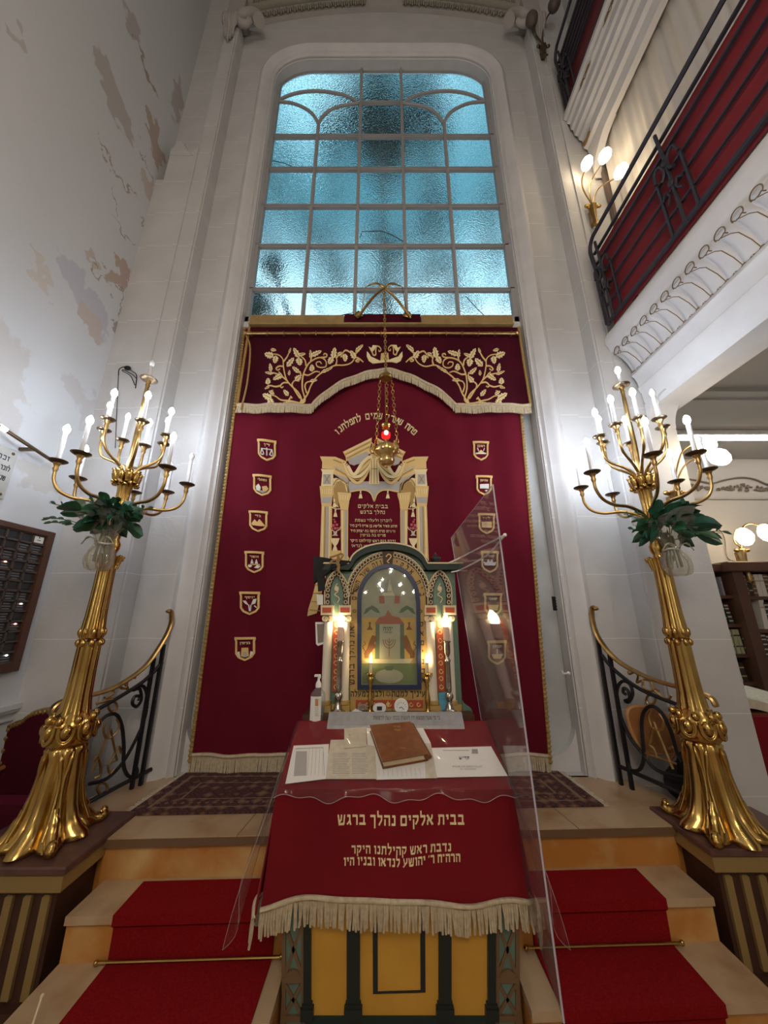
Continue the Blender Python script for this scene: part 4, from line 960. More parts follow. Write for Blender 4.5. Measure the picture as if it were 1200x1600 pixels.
# ------------------------------------------------------------------ valance with the floral embroidery
YV = 2.735
def vyc(x, z): return YV-.008*math.sin(13*x+1)*min(1, (4.24-z)/.5)-.006*math.sin(29*x)*min(1, (4.24-z)/.5)
SV = lambda px, py, h: (lambda p: (p.x, vyc(p.x, p.z)-h, p.z))(P(px, py, YV))
vx0 = lambda z: P(380.5-8.5*(4.22-z)/.93, 580, YV).x; 
def low(x):   # lower edge of the valance
    ax = abs(x+.003)
    if ax > .63: return 3.345
    t_ = ax/.63; return 3.345+.37*math.cos(t_*PI/2)**.75*(1-.12*t_*t_)+.0*ax
vl = thing('ark_valance', (0, YV, 3.3), 'burgundy velvet valance with arched lower edge, golden vine embroidery and pale fringe', 'valance')
def vs_(u, v):
    x = -1.30+2.60*u; zl = low(x); z = zl+(4.215-zl)*v
    xx = x*(1+.012*(4.2-z)/.9)
    return Vector((xx, vyc(xx, z), z))
mb = MB(); mb.slabgrid(vs_, 110, 12, (0, .010, 0)); obj('velvet_panel', mb, M['velvet_dark'], vl, smooth=80)
mb = MB()
for k in range(250):
    u = (k+.5)/250; p = vs_(u, 0); mb.bar(p+Vector((0, -.006, .0)), p+Vector((random.uniform(-.005, .005), -.008, -.075)), .0095, .009)
obj('fringe', mb, M['fringe'], vl)
mb = MB(); mb.tube([vs_(k/110, 0)+Vector((0, -.008, .008)) for k in range(111)], .014, 6, flat=1.0); obj('fringe_braid', mb, M['fringe'], vl)
for s in (0, 1):
    mb = MB(); mb.tube([vs_(s, k/30)+Vector((0, -.006, 0)) for k in range(31)], .012, 6); obj('braid_edge', mb, M['thread3'], vl)
mb = MB()
mb.tube(smooth_path([P(384, 522, 2.70), P(391, 545, 2.70), P(386, 600, 2.70), P(376, 640, 2.71)], 6), .008, 6)
obj('hanging_cord', mb, M['thread3'], vl)
fm = MB(); fl = lambda a, b_: (390+a*.18333, 520+b_*.18333)
SVM = lambda px, py, h: SV(1202-px, py, h)
def vine(L_, w_=13):
    for mp_ in (SV, SVM):
        fm.mi = 0; pts = smooth_path([Vector((*fl(*p), 0)) for p in L_], 6); fm.ribbon(pts, [w_*.18333*(1-.45*i/len(pts)) for i in range(len(pts))], mp_, .006, 0)
def leaf2(x, y, ln, wd, ang, mi=1):
    a = math.radians(ang); d = (math.cos(a), math.sin(a)); s = (-d[1], d[0]); x -= d[0]*ln*.5; y -= d[1]*ln*.5
    prof = [(0, .10), (.15, .6), (.3, 1.0), (.42, .62), (.55, .95), (.68, .5), (.8, .62), (1, .0)]
    top = [(x+d[0]*ln*f+s[0]*wd*.5*w_, y+d[1]*ln*f+s[1]*wd*.5*w_) for f, w_ in prof]
    bot = [(x+d[0]*ln*f-s[0]*wd*.5*w_, y+d[1]*ln*f-s[1]*wd*.5*w_) for f, w_ in prof[:-1]]
    for mp_ in (SV, SVM):
        fm.mi = mi; fm.prism([fl(*p) for p in top+bot[::-1]], mp_, .0065, 0)
        fm.mi = 2; fm.ribbon([fl(x+d[0]*ln*.1, y+d[1]*ln*.1), fl(x+d[0]*ln*.85, y+d[1]*ln*.85)], .9, mp_, .009, .005)
for L_ in ([(430, 605), (440, 560), (415, 510), (360, 460), (320, 410), (300, 350), (290, 290), (285, 230), (250, 195), (200, 185)],
           [(430, 605), (470, 570), (450, 480), (450, 400), (465, 330), (500, 260), (550, 225), (610, 215), (650, 245), (650, 290), (610, 300), (575, 285), (570, 255), (600, 250), (615, 270)],
           [(430, 605), (490, 520), (520, 450), (570, 380), (640, 330), (720, 285), (800, 285), (860, 260), (890, 220), (880, 190)],
           [(430, 605), (340, 585), (270, 575), (220, 545), (170, 535)], [(430, 560), (390, 500), (365, 450), (380, 420), (410, 400)], [(485, 510), (470, 450), (490, 415), (540, 410)],
           [(320, 410), (270, 370), (210, 350), (150, 345)], [(290, 290), (255, 290), (230, 310), (240, 325), (262, 312)], [(290, 250), (320, 210), (345, 160)],
           [(330, 430), (290, 430), (265, 455), (275, 470), (290, 460)], [(265, 455), (220, 465), (165, 455), (130, 480)], [(480, 280), (470, 230), (430, 200), (400, 190)],
           [(520, 240), (525, 200), (515, 150)], [(610, 215), (650, 210), (660, 190), (640, 180), (630, 195)], [(735, 285), (745, 240), (730, 200)], [(740, 220), (770, 190), (790, 210), (775, 212)],
           [(860, 170), (820, 155), (795, 185), (810, 205)], [(880, 190), (920, 160), (965, 110)], [(895, 205), (930, 215), (970, 250)], [(930, 220), (905, 235), (925, 245), (935, 230)],
           [(460, 350), (500, 355), (560, 330), (600, 340)], [(430, 600), (360, 592), (300, 600), (250, 622)], [(440, 370), (430, 330)], [(200, 520), (185, 505), (205, 495)], [(335, 585), (350, 560), (365, 560), (350, 545)]): vine(L_)
for q in ((165, 190, 85, 60, 200), (222, 235, 65, 55, 100), (350, 255, 95, 50, -50), (180, 300, 75, 36, -100), (165, 345, 75, 26, -160), (240, 385, 85, 46, 150), (265, 360, 60, 24, -120), (158, 415, 55, 50, -90),
          (150, 545, 95, 58, -150), (185, 600, 65, 60, 60), (190, 515, 55, 30, -150), (312, 515, 65, 40, -130), (335, 605, 45, 24, 60), (255, 615, 50, 22, 150), (400, 175, 95, 50, -120), (425, 250, 65, 60, 80),
          (450, 185, 55, 30, -20), (520, 180, 75, 30, -95), (570, 175, 95, 46, -20), (395, 320, 75, 40, -140), (415, 390, 65, 50, -50), (530, 295, 60, 50, -90), (545, 405, 65, 30, 0), (660, 320, 110, 28, -25),
          (720, 175, 95, 55, -80), (690, 240, 65, 55, 120), (770, 185, 45, 34, -30), (815, 220, 65, 46, 90), (880, 185, 75, 50, -120), (935, 130, 85, 38, -40), (340, 345, 45, 24, -80), (345, 155, 48, 20, -70), (150, 470, 45, 20, 170), (205, 150, 50, 30, 10)): leaf2(*q)
for L_, mi in (([(1000, 160), (1015, 175), (1035, 205), (1085, 228), (1110, 240), (1155, 240), (1155, 258), (1090, 258), (1050, 262), (1015, 240), (998, 200)], 1), ([(1120, 180), (1155, 176), (1155, 240), (1115, 240)], 0),
               ([(1015, 120), (1040, 132), (1050, 108), (1085, 110), (1060, 150), (1040, 168), (1030, 150)], 1)):
    for mp_ in (SV, SVM): fm.mi = mi; fm.prism([fl(*p) for p in L_], mp_, .0065, 0)
vine([(1045, 165), (1055, 190), (1075, 185), (1075, 150), (1085, 115), (1110, 125), (1120, 150), (1105, 160), (1100, 145)], 11)
obj('floral_embroidery', fm, [M['thread'], M['thread2'], M['thread3']], vl, smooth=0)

# rod, pelmet board and rings
rd = thing('curtain_rod', (0, 2.70, 4.25), 'long brass rod with small rings carrying the valance under the window', 'curtain rod')
A, B = P(383, 521, 2.69), P(808, 521, 2.69)
mb = MB(); mb.tube([A, B], .014, 10); 
for e in (A, B): mb.ball(e, .022, 10, 8)
obj('rod', mb, M['brass'], rd)
for k in range(17):
    x = A.x+.06+(B.x-A.x-.12)*k/16; mb = MB(); mb.tube([(x, 2.69+.024*math.cos(j*PI/6), A.z-.006+.024*math.sin(j*PI/6)) for j in range(12)], .004, 5, closed=True); obj('ring', mb, M['brass'], rd)
mb = MB(); mb.box(A.x+.01, 2.70, 4.225, B.x-.01, 2.83, 4.245, .004)
mb.box(A.x+.01, 2.722, 4.245, -.39, 2.80, 4.355, .004); mb.box(.36, 2.722, 4.245, B.x-.01, 2.80, 4.355, .004)
obj('pelmet_board', mb, mat('gilt_wood_board', (.36, .24, .09), .5, noise=(12, (.28, .17, .06), .4, .7)), label='narrow gilt wooden board above the curtain rod under the window', cat='board', smooth=0)
mb = MB(); mb.box(-.385, 2.715, 4.247, .355, 2.80, 4.36, .004); obj('velvet_block', mb, M['velvet_dark'], label='small red velvet block under the lamp bracket at the window sill', cat='block', smooth=0)

# ------------------------------------------------------------------ eternal light hanging before the curtain
YL = 2.46
et = thing('hanging_lamp', P(603, 700, YL), 'brass eternal light with glowing red glass hanging on chains', 'lamp')
mb = MB()
for s in (-1, 1):
    q = lambda a, b_: P(600+s*(a), b_, 2.60)
    base = Vector((s*.235-.01, 2.70, 4.335))
    mb.tube(smooth_path([base, P(600+s*40, 495, 2.68), P(600+s*20, 468, 2.58), P(600, 450, YL), P(600-s*12, 443, YL), P(600-s*26, 447, YL+.03)], 6), [.014, .013, .012, .012, .01, .006], 8)
    mb.tube([P(600+s*28, 447, YL+.03), Vector((s*.22, 2.70, 4.36))], .004, 5)
    mb.lathe([(.0, -.03), (.035, -.028), (.045, -.01), (.03, .01), (.0, .03)], base+Vector((0, -.012, -.005)), 16, axis=(0, -1, .4))
obj('bracket', mb, M['brass'], et)
def chain(mb, a, b_, r, n, wr=.0022, ratio=.62):
    a, b_ = Vector(a), Vector(b_); d = (b_-a)/n
    for k in range(n):
        c = a+d*(k+.5); u = d.normalized(); v = Vector((1, 0, 0)) if k % 2 else Vector((.25, 1, 0)); v = (v-u*v.dot(u)).normalized()
        mb.tube([c+u*(d.length*.66*math.cos(j*PI/5))+v*(r*ratio*math.sin(j*PI/5)) for j in range(10)], wr, 5, closed=True)
top = P(600, 452, YL); crn = P(603, 590, YL)
mb = MB(); chain(mb, top, crn+Vector((0, 0, .05)), .016, 30, .004); obj('chain', mb, M['brass'], et)
mb = MB(); mb.lathe([(.0, .05), (.02, .045), (.03, .03), (.055, .012), (.057, .0), (.045, -.012), (.02, -.006), (.0, -.014)], crn, 28); obj('chain_crown', mb, M['brass'], et)
bowl = P(604, 712, YL)       # centre of the urn
for k, (px0, px1) in enumerate(((594, 588), (604, 605), (612, 621))):
    mb = MB(); a = P(px0, 594, YL+(.0 if k != 1 else .045)); b_ = P(px1, 692, YL+(0 if k != 1 else .06)); chain(mb, a, b_, .022, 18 if k != 1 else 16, .0028, .5); obj('chain', mb, M['gold'], et)
cup = P(603, 668, YL)
mb = MB(); mb.lathe([(.0, .03), (.012, .03), (.04, .022), (.042, .016), (.03, -.008), (.012, -.012), (.0, -.012)], cup, 24); mb.tube([cup+Vector((0, 0, .03)), P(602, 600, YL)], .004, 6); obj('smoke_cup', mb, M['gold'], et)
rg_ = P(603, 680, YL)
mb = MB(); mb.lathe([(.018, -.035), (.034, -.02), (.038, .0), (.034, .02), (.02, .03), (.0, .032)], rg_, 24); obj('red_glass', mb, mat('red_lamp_glass', (.75, .02, .02), .1, emit=(.9, .02, .02), es=.5, trans=.3), et)
mb = MB(); mb.ball(rg_+Vector((.002, -.04, 0)), (.017, .008, .020), 10, 8); obj('lamp_flame', mb, mat('red_lamp_glow', (1, .6, .5), .3, emit=(1.0, .45, .38), es=6), et)
mb = MB()
prof = [(.0, -.105), (.012, -.10), (.018, -.085), (.04, -.08), (.062, -.06), (.066, -.035), (.055, -.015), (.06, -.005), (.09, .02), (.097, .05), (.085, .075), (.05, .09), (.045, .10), (.03, .10)]
mb.lathe([(r*.95, z) for r, z in prof], bowl, 40, (8, lambda z: .02, lambda a: math.cos(a)))
for k in range(3):
    a = PI+.2+k*2*PI/3; mb.tube(smooth_path([bowl+Vector((.08*math.cos(a), .08*math.sin(a), .0)), bowl+Vector((.115*math.cos(a), .115*math.sin(a), .03)), bowl+Vector((.10*math.cos(a), .10*math.sin(a), .07)), bowl+Vector((.12*math.cos(a), .12*math.sin(a), .10))], 5), [.008, .018, .016, .006], 8)
for k in range(10): a = k*PI/5; mb.ball(bowl+Vector((.088*math.cos(a), .088*math.sin(a), .03)), (.014, .014, .016), 6, 5)
mb.tube([bowl+Vector((0, 0, .10)), rg_+Vector((0, 0, -.03))], .012, 8)
obj('urn', mb, M['palebrass'], et)
# ------------------------------------------------------------------ reading desk
def lathe_px(mb, ax, prof, y, n=24, lob=None):
    """turned shape: (half width, row) read off the photograph at depth y"""
    pr = []
    for hw, py in prof:
        c = P(ax, py, y); e = P(ax+hw, py, y); pr.append((max(0, e.x-c.x), c.z))
    pr.sort(key=lambda t_: 0); pr = pr[::-1]
    c = P(ax, prof[-1][1], y); mb.lathe([(r, z) for r, z in pr], (c.x, y, 0), n, lob)
YD = 1.80
DQ = lambda px, py, h: (lambda p: (p.x, YD-h, p.z))(P(px, py, YD))
dk = thing('reading_desk', (.06, 1.97, 0), 'painted reading desk with ochre panels and black pilasters standing between the steps', 'desk')
dx0, dx1 = P(441, 1540, YD).x, P(812, 1540, YD).x
mb = MB(); mb.box(dx0, YD, 0, dx1, 2.14, .79); obj('body', mb, M['brownp'], dk, smooth=0)
mb = MB(); mb.box(-.45, 2.165, ZP, .50, 2.60, 1.015); obj('rear_shelf', mb, M['wood'], dk, smooth=0)
Z5 = lambda a, b_: (400+a*.38333, 1100+b_*.38333)
def rect5(mb, x0, y0_, x1, y1_, h, h0=0): mb.prism([Z5(x0, y0_), Z5(x1, y0_), Z5(x1, y1_), Z5(x0, y1_)], DQ, h, h0)
for x0, x1 in ((225, 375), (425, 745), (785, 942)):
    mb = MB(); rect5(mb, x0, 700, x1, 1262, .006); obj('panel', mb, M['yellow'], dk, smooth=0)
mb = MB(); mb.ribbon([Z5(485, 600), Z5(487, 1168), Z5(680, 1162), Z5(676, 600)], 8, DQ, .010); obj('panel_border', mb, M['blackpaint'], dk, smooth=0)
for x0, x1 in ((372, 424), (742, 793), (198, 228), (940, 972)):
    mb = MB(); mb.mi = 0; rect5(mb, x0, 600, x1, 1240, .022); rect5(mb, x0-10, 1215, x1+10, 1262, .030); rect5(mb, x0-5, 1200, x1+5, 1215, .026); obj('pilaster', mb, M['blackpaint'], dk, smooth=0)
mb = MB(); rect5(mb, 198, 1262, 976, 1330, .014); obj('plinth', mb, M['darkgreen'], dk, smooth=0)
mb = MB(); rect5(mb, 195, 1300, 980, 1345, .020); obj('base_moulding', mb, M['yellow'], dk, smooth=0)
for x0, x1 in ((112, 200), (974, 1066)):
    mb = MB(); rect5(mb, x0, 700, x1, 1330, .008); g_ = obj('side_strip', mb, M['green'], dk, smooth=0)
    mb = MB(); c = (x0+x1)/2
    for xx in (x0+5, x1-5): mb.ribbon([Z5(xx, 700), Z5(xx, 1330)], 6, DQ, .016, .006)
    for y_ in (1110, 1265): mb.ribbon([Z5(x0, y_), Z5(x1, y_)], 9, DQ, .017, .006)
    for ya, yb in ((1125, 1255), (880, 1095)): 
        mb.ribbon([Z5(x0+8, ya), Z5(x1-8, yb)], 5, DQ, .015, .006); mb.ribbon([Z5(x1-8, ya), Z5(x0+8, yb)], 5, DQ, .015, .006)
    mb.prism([Z5(c+32*math.cos(k*PI/8), 1100-32*math.sin(k*PI/8)) for k in range(9)], DQ, .018, .006)
    obj('lattice', mb, M['brownp'], g_, smooth=0)
# sloping top
DS = .476; DY, DZ = 1.785, .815
def D(px, py, h=0.0):
    a, b_, c = ray(px, py); t_ = (EYE-DZ+DS*DY)/(DS*b_-c); n_ = Vector((0, -DS, 1)).normalized(); return Vector((a*t_, b_*t_, EYE+c*t_))+n_*h
mb = MB(); mb.prism([(1.80, .79), (2.14, .95), (2.14, .975), (1.79, .81)], lambda u, v, h: (h, u, v), dx0-.02, dx1+.02); obj('desk_top', mb, M['wood'], dk, smooth=0)

# velvet cloth over the desk
cl = thing('desk_cloth', (.05, 1.95, .81), 'crimson velvet cloth with gold Hebrew lettering and long beige fringe draped over the reading desk', 'tablecloth')
tx0, tx1 = -.462, .553
hem = lambda x: .455+.012*math.sin(7*x+2)+.008*math.sin(17*x)
fy = lambda x, f: 1.782-.030*f-.014*f*math.sin(9*x+1)-.008*f*math.sin(21*x)
def front(u, v):
    x = tx0+(tx1-tx0)*u; z0 = DZ+.012; z = z0+(hem(x)-z0)*v; x *= 1+.045*v
    return Vector((x, fy(x, v), z))
def fsurf(px, py, h):
    p = P(px, py, 1.765); f = max(0, min(1, (DZ-p.z)/.36)); return (p.x, fy(p.x, f)-h, p.z)
def ctop(u, v):
    x = tx0+(tx1-tx0)*u; x = x*(1+.0*v); y = 1.782+(2.14-1.782)*v; return Vector((x, y, DZ+DS*(y-DY)+.012-.010*(1-v)**8))
def side(s):
    def f(u, v):
        y = 1.782+(2.14-1.782)*u; x0 = tx0 if s < 0 else tx1; zt = DZ+DS*(y-DY)+.012; z = zt+(.40+.03*math.sin(9*u)-zt)*v
        return Vector((x0*(1+.045*v*(1-u))+s*(.025*v+.015*v*math.sin(12*u)), y-.03*v*(1-u), z))
    return f
mb = MB(); mb.slabgrid(front, 60, 14, (0, .006, 0)); mb.slabgrid(ctop, 30, 16, (0, .003, -.006))
mb.slabgrid(side(-1), 16, 14, (.006, 0, 0)); mb.slabgrid(side(1), 16, 14, (-.006, 0, 0))
obj('velvet', mb, M['clothred'], cl, smooth=80)
mb = MB()
def strands(f, n_, ln):
    for k in range(n_):
        p = f((k+.5)/n_, 1); q = p+Vector((random.uniform(-.008, .008), random.uniform(-.012, .002), -ln*random.uniform(.92, 1.05)))
        mb.tube([p+Vector((0, -.004, .006)), (p+q)/2+Vector((random.uniform(-.003, .003), -.004, 0)), q], [.0055, .0052, .0045], 5)
strands(front, 112, .082); strands(side(-1), 42, .085); strands(side(1), 42, .085)
for f in (front, side(-1), side(1)): mb.tube([f(k/60, .985)+Vector((0, -.008 if f is front else -.002, .004)) for k in range(61)], .009, 6)
obj('fringe', mb, M['fringe'], cl, smooth=60)
for s, x, y, hh, wd, sl in (('בבית אלקים נהלך ברגש', 626.5, 1290, 15.5, 199, 0), ('נדבת ראש קהילתנו היקר', 627, 1332, 12, 156, -.02), ('הרה"ח ר\' יהושע לנדאו ובניו היו', 628, 1349, 12, 182, -.03)):
    mb = MB(); lettering(mb, s, hh, lambda u, v, h, x=x, y=y, sl=sl: fsurf(x+u, y-v+u*sl, h), .0045, -.002, wd); obj('embroidered_line', mb, M['thread2'], cl, smooth=0)

# papers and book on the desk
def sheet(name, L_, h, m_, label, cat, extra=None, group=None):
    mb = MB(); cen = sum((D(*p) for p in L_), Vector())/len(L_)
    mb.prism(L_, lambda u, v, hh: tuple(D(u, v, hh)), h+.0012, h)
    if extra: extra(mb)
    return obj(name, mb, m_, label=label, cat=cat, group=group, smooth=0)
def lines(mb, L_, mi, w_, h):
    mb.mi = mi
    for a, b_ in L_: mb.ribbon([a, b_], w_, lambda u, v, hh: tuple(D(u, v, hh)), h+.0022, h)
PM = [M['paper'], M['greyink'], M['ink'], M['paperold'], mat('grey_print', (.42, .40, .38), .8)]
def ex1(mb):
    lines(mb, [((462+i*5.4, 1174), (456+i*6, 1216)) for i in range(4, 9)], 4, .5, .013); mb.mi = 4; mb.prism([(463, 1178), (480, 1178), (479, 1216), (459, 1217)], lambda u, v, hh: tuple(D(u, v, hh)), .0152, .013)
    lines(mb, [((505, 1172), (507, 1217)), ((462, 1174), (505, 1172))], 1, .6, .013)
sheet('paper_sheet', [(459, 1169), (514, 1166.5), (511, 1221), (446, 1229)], .013, PM, 'white printed form sheet at the desk corner nearest the sanitizer bottle', 'paper', ex1)
def ex2(mb):
    random.seed(4)
    for i in range(13): lines(mb, [((520, 1182+i*2.6), (545+random.uniform(-4, 2), 1182+i*2.6)), ((550, 1182+i*2.6), (574+random.uniform(-4, 2), 1182+i*2.6))], 4, .8, .0155)
sheet('paper_sheet', [(517, 1160.5), (545, 1160), (586, 1171), (589, 1222), (509, 1222), (513, 1185)], .0155, [M['paperold']]+PM[1:], 'aged page of close printed columns left of the brown book', 'paper', ex2)
def ex3(mb): lines(mb, [((540+i*2.5, 1146), (541+i*2.5, 1172)) for i in range(1, 13)], 3, .25, .019); lines(mb, [((546, 1153), (548, 1155))], 4, 1.5, .019)
sheet('paper_pocket', [(538, 1143.5), (572, 1140.5), (573, 1171.5), (538, 1175)], .019, [M['paperold'], M['greyink'], M['ink'], mat('pocket_lines', (.5, .46, .38), .8), PM[4]], 'small square yellowish paper pocket above the aged page', 'paper', ex3)
def ex4(mb): lines(mb, [((592+i*7, 1204), (592+i*7.3, 1218)) for i in range(10)], 4, .35, .013)
sheet('paper_sheet', [(572, 1136.5), (657, 1133.5), (673, 1165), (673, 1220), (588, 1222.5), (575, 1180)], .013, PM, 'white sheet lying underneath the brown book', 'paper', ex4)
sheet('paper_strip', [(663, 1166), (673, 1166), (683, 1221), (665, 1221)], .016, M['paperold'], 'yellowed narrow paper strip right of the brown book', 'paper')
def ex6(mb):
    dq = lambda u, v, hh: tuple(D(u, v, hh))
    mb.mi = 1; mb.prism([(737, 1175), (746, 1175), (747, 1182), (737, 1182)], dq, .0166, .0145)
    lines(mb, [((692, 1177), (733, 1177))], 4, .8, .0145); mb.mi = 2
    lettering(mb, 'קדיש', 4.0, lambda u, v, hh: dq(725+u, 1191-v, hh), .0175, .0150, 16)
    mb.mi = 1
    text_obj('POUR LES ENDEUILLES', 4.2, lambda u, v, hh: dq(730+u*1.1, 1204-v, hh), .0168, mb); text_obj('DU KADDISH', 4.2, lambda u, v, hh: dq(731+u, 1208-v, hh), .0168, mb)
sheet('paper_sheet', [(673, 1173), (767, 1170.5), (793, 1217), (682, 1219.5)], .0145, PM, 'white page with printed heading at the desk corner by the acrylic screen', 'paper', ex6)
bk = thing('book', D(622, 1170, .02), 'thick brown leather prayer book lying on the reading desk', 'book')
c4 = [(578, 1148), (641, 1142), (669, 1194), (598, 1207)]; hb = .018
mb = MB(); dq = lambda u, v, hh: tuple(D(u, v, hh)); ins_ = [(580, 1150), (639.5, 1144.5), (667, 1192.5), (599.5, 1204.5)]
mb.prism(ins_, dq, hb+.034, hb+.004); obj('pages', mb, M['cream'], bk, smooth=0)
mb = MB(); mb.prism(c4, dq, hb+.004, hb); mb.prism(c4, dq, hb+.038, hb+.034)
a_, b_, = c4[1], c4[2]
for k in range(8):     # rounded spine on the right
    pass
sp0, sp1 = D(*c4[1], hb+.019), D(*c4[2], hb+.019); mb.tube([sp0, sp1], .0195, 14, flat=.55)
cov = obj('cover', mb, M['leather'], bk, smooth=50)
mb = MB(); lettering(mb, 'סדור', 2.6, lambda u, v, hh: dq(620+u, 1152-v, hh), hb+.0388, hb+.037, 11); lettering(mb, 'תפלה', 2.2, lambda u, v, hh: dq(621+u, 1157-v, hh), hb+.0388, hb+.037, 10)
lettering(mb, 'התקוה', 1.8, lambda u, v, hh: dq(629+u, 1186-v, hh), hb+.0388, hb+.037, 9); obj('gilt_title', mb, M['thread3'], cov, smooth=0)

M['weld'] = thinglass('plastic_weld', (.9, .88, .9), .35, .06, 1.5)
# clear plastic cover over the papers, hanging over the edges
mb = MB()
def film(u, v):
    x = tx0-.006+(tx1-tx0+.012)*u
    if v < .25:
        f = 1-v/.25; z = DZ+.020-(.034+.010*math.sin(19*x)+.007*math.sin(47*x))*f; y = 1.772-.010*f-.008*math.sin(23*x)*f
    else:
        y = 1.776+(2.12-1.776)*(v-.25)/.75; z = DZ+DS*(y-DY)+.0235+.003*math.sin(15*x+8*y)+.0022*math.sin(46*x+31*y+2*math.sin(9*x))
    return Vector((x, y, z))
mb.grid(film, 80, 24)
def fside(s):
    def f(u, v):
        y = 1.775+(2.12-1.775)*u; x0 = tx0-.006 if s < 0 else tx1+.006; z0 = DZ+DS*(y-DY)+.022
        return Vector((x0+s*(.10*v*(1-.4*u)+.02*v*math.sin(14*u+3*v)+.02*v), y-.10*v*(1-u), z0-(.30+.16*(1-u)+.03*math.sin(10*u))*v))
    return f
mb.grid(fside(-1), 20, 14); mb.grid(fside(1), 20, 14)
fo = obj('plastic_cover', mb, M['film'], label='clear crinkled plastic sheet covering the papers on the reading desk', cat='plastic sheet', smooth=80)
mb = MB(); mb.tube([film(k/80, 0) for k in range(81)], .0011, 5)
for s in (-1, 1): mb.tube([fside(s)(0, k/14) for k in range(15)]+[fside(s)(k/20, 1) for k in range(1, 21)], .0007, 5)
obj('welted_edge', mb, M['weld'], fo)

# grey metal bar with engraved dedication at the top of the desk
br = thing('metal_bar', (.03, 2.14, .985), 'long grey metal bar engraved with Hebrew words at the head of the desk', 'bar')
bx0, bx1 = P(513.5, 1122, 2.14).x, P(722, 1122, 2.14).x
mb = MB(); mb.prism([(2.085, .968), (2.175, 1.0), (2.165, 1.033), (2.145, 1.036), (2.092, .985)], lambda u, v, h: (h, u, v), bx0, bx1); obj('bar_body', mb, M['greymetal'], br, smooth=0)
mb = MB()
bq = lambda u, v, h: (u, 2.092+.053*v/.051-h*.7, .985+v*1.0+h*.7)
lettering(mb, 'כי מי אשר תמצא ידו לעשות בכחו עשה לרפואת', .014, lambda u, v, h: bq((bx0+bx1)/2+.06+u, .022+v, h), .0016, -.001, .36); obj('engraving', mb, mat('engraved_grey', (.14, .14, .15), .7, .2), br, smooth=0)

# ------------------------------------------------------------------ painted shrine cabinet
YC = 2.27
CP = lambda px, py, h: (lambda p: (p.x, YC-h, p.z))(P(px, py, YC))
cb = thing('shrine_cabinet', (.04, 2.38, 1.015), 'painted wooden shrine cabinet with arched glass door, columns and Hebrew lettering behind the desk', 'cabinet')
zb = 1.016; zc_ = P(600, 893, YC).z
cx0, cx1 = P(501, 1100, YC).x, P(722, 1100, YC).x
def arcpts(cx, cy, rx, ry, a0, a1, n_=20): return [(cx+rx*math.cos(math.radians(a0+(a1-a0)*k/n_)), cy-ry*math.sin(math.radians(a0+(a1-a0)*k/n_))) for k in range(n_+1)]
ACX, ACY = 606.5, 884
mb = MB(); mb.box(cx0, YC, zb, cx1, YC+.20, zc_); mb.prism(arcpts(ACX, ACY+6, 59, 36, 0, 180), CP, 0, -.20)
obj('carcass', mb, [M['green']], cb, smooth=0)
mb = MB(); mb.prism([(548, 1110), (545, 930)]+arcpts(ACX, 932, 61.5, 66, 180, 0)+[(668, 930), (670, 1110)], CP, .010); mb.prism([(500, 1113), (723, 1113), (721, 1100), (502, 1100)], CP, .012)
obj('front_board', mb, M['ochre'], cb, smooth=0)
# cornice following the arch
top = [(494, 887), (546, 887)]+arcpts(ACX, 887, 59, 31, 172, 8, 18)+[(667, 887), (721, 887)]
mb = MB(); mb.ribbon(top, 9, CP, .050, -.20); obj('cornice', mb, M['darkgreen'], cb, smooth=0)
mb = MB(); mb.ribbon([(x, y-5.5) for x, y in top], 2.2, CP, .056, -.20); obj('cornice_edge', mb, M['cream'], cb, smooth=0)
# egg moulding round the arch
mb = MB(); arc2 = [(544, 945)]+arcpts(ACX, 934, 62, 67, 178, 2, 30)+[(669, 945)]
mb.mi = 1; mb.ribbon(arc2, 8, CP, .014, .0); mb.mi = 0
pts = arcpts(ACX, 934, 62, 67, 176, 4, 34)
for k, (x, y) in enumerate(pts):
    if abs(x-ACX) < 8: continue
    mb.ribbon([(x+2.7*math.cos(j*PI/5), y+3.1*math.sin(j*PI/5)) for j in range(10)], 1.1, CP, .021, .012, closed=True)
mb.ribbon(arcpts(ACX, 934, 66, 71.5, 168, 12, 30), 1.4, CP, .022, .0)
obj('arch_moulding', mb, [M['cream'], M['umber']], cb, smooth=0)
mb = MB(); mb.mi = 0; mb.prism([(597, 862), (615, 862), (613, 882), (599, 882)], CP, .026); mb.mi = 1; mb.ribbon(smooth_path([(603, 871, 0), (607, 867, 0), (611, 870, 0), (608, 875, 0), (605, 878, 0), (608, 881, 0)], 4), 1.6, CP, .032, .024); obj('keystone', mb, [M['umber'], M['thread']], cb, smooth=0)
# lettering
mb = MB()
for s, a0, a1 in (('וזה שער השמים', 103, 178), ):
    n_ = len(s)
    for i, ch in enumerate(s):
        if ch == ' ': continue
        a = math.radians(a0+(a1-a0)*i/(n_-1)); x, y = ACX+53*math.cos(a), 937-59*math.sin(a); th = PI/2-a
        lettering(mb, ch, 7.0, lambda u, v, h, x=x, y=y, th=th: CP(x+u*math.cos(th)+(v-3.5)*math.sin(th), y+u*math.sin(th)-(v-3.5)*math.cos(th), h), .0125, .008)
s = 'בית אלקי'
for i, ch in enumerate(s):
    if ch == ' ': continue
    a = math.radians(8+68*i/(len(s)-1)); x, y = ACX+53*math.cos(a), 937-59*math.sin(a); th = PI/2-a
    lettering(mb, ch, 7.2, lambda u, v, h, x=x, y=y, th=th: CP(x+u*math.cos(th)+(v-3.5)*math.sin(th), y+u*math.sin(th)-(v-3.5)*math.cos(th), h), .0125, .008)
lettering(mb, 'את נהלך ברגש', 8, lambda u, v, h: CP(554-v, 1024-u, h), .0125, .008, 92)
for i, ch in enumerate('אדניםאס'): lettering(mb, ch, 7.5, lambda u, v, h, i=i: CP(661.5+i*-.5+u, 1066-i*14.5-v, h), .0125, .008)
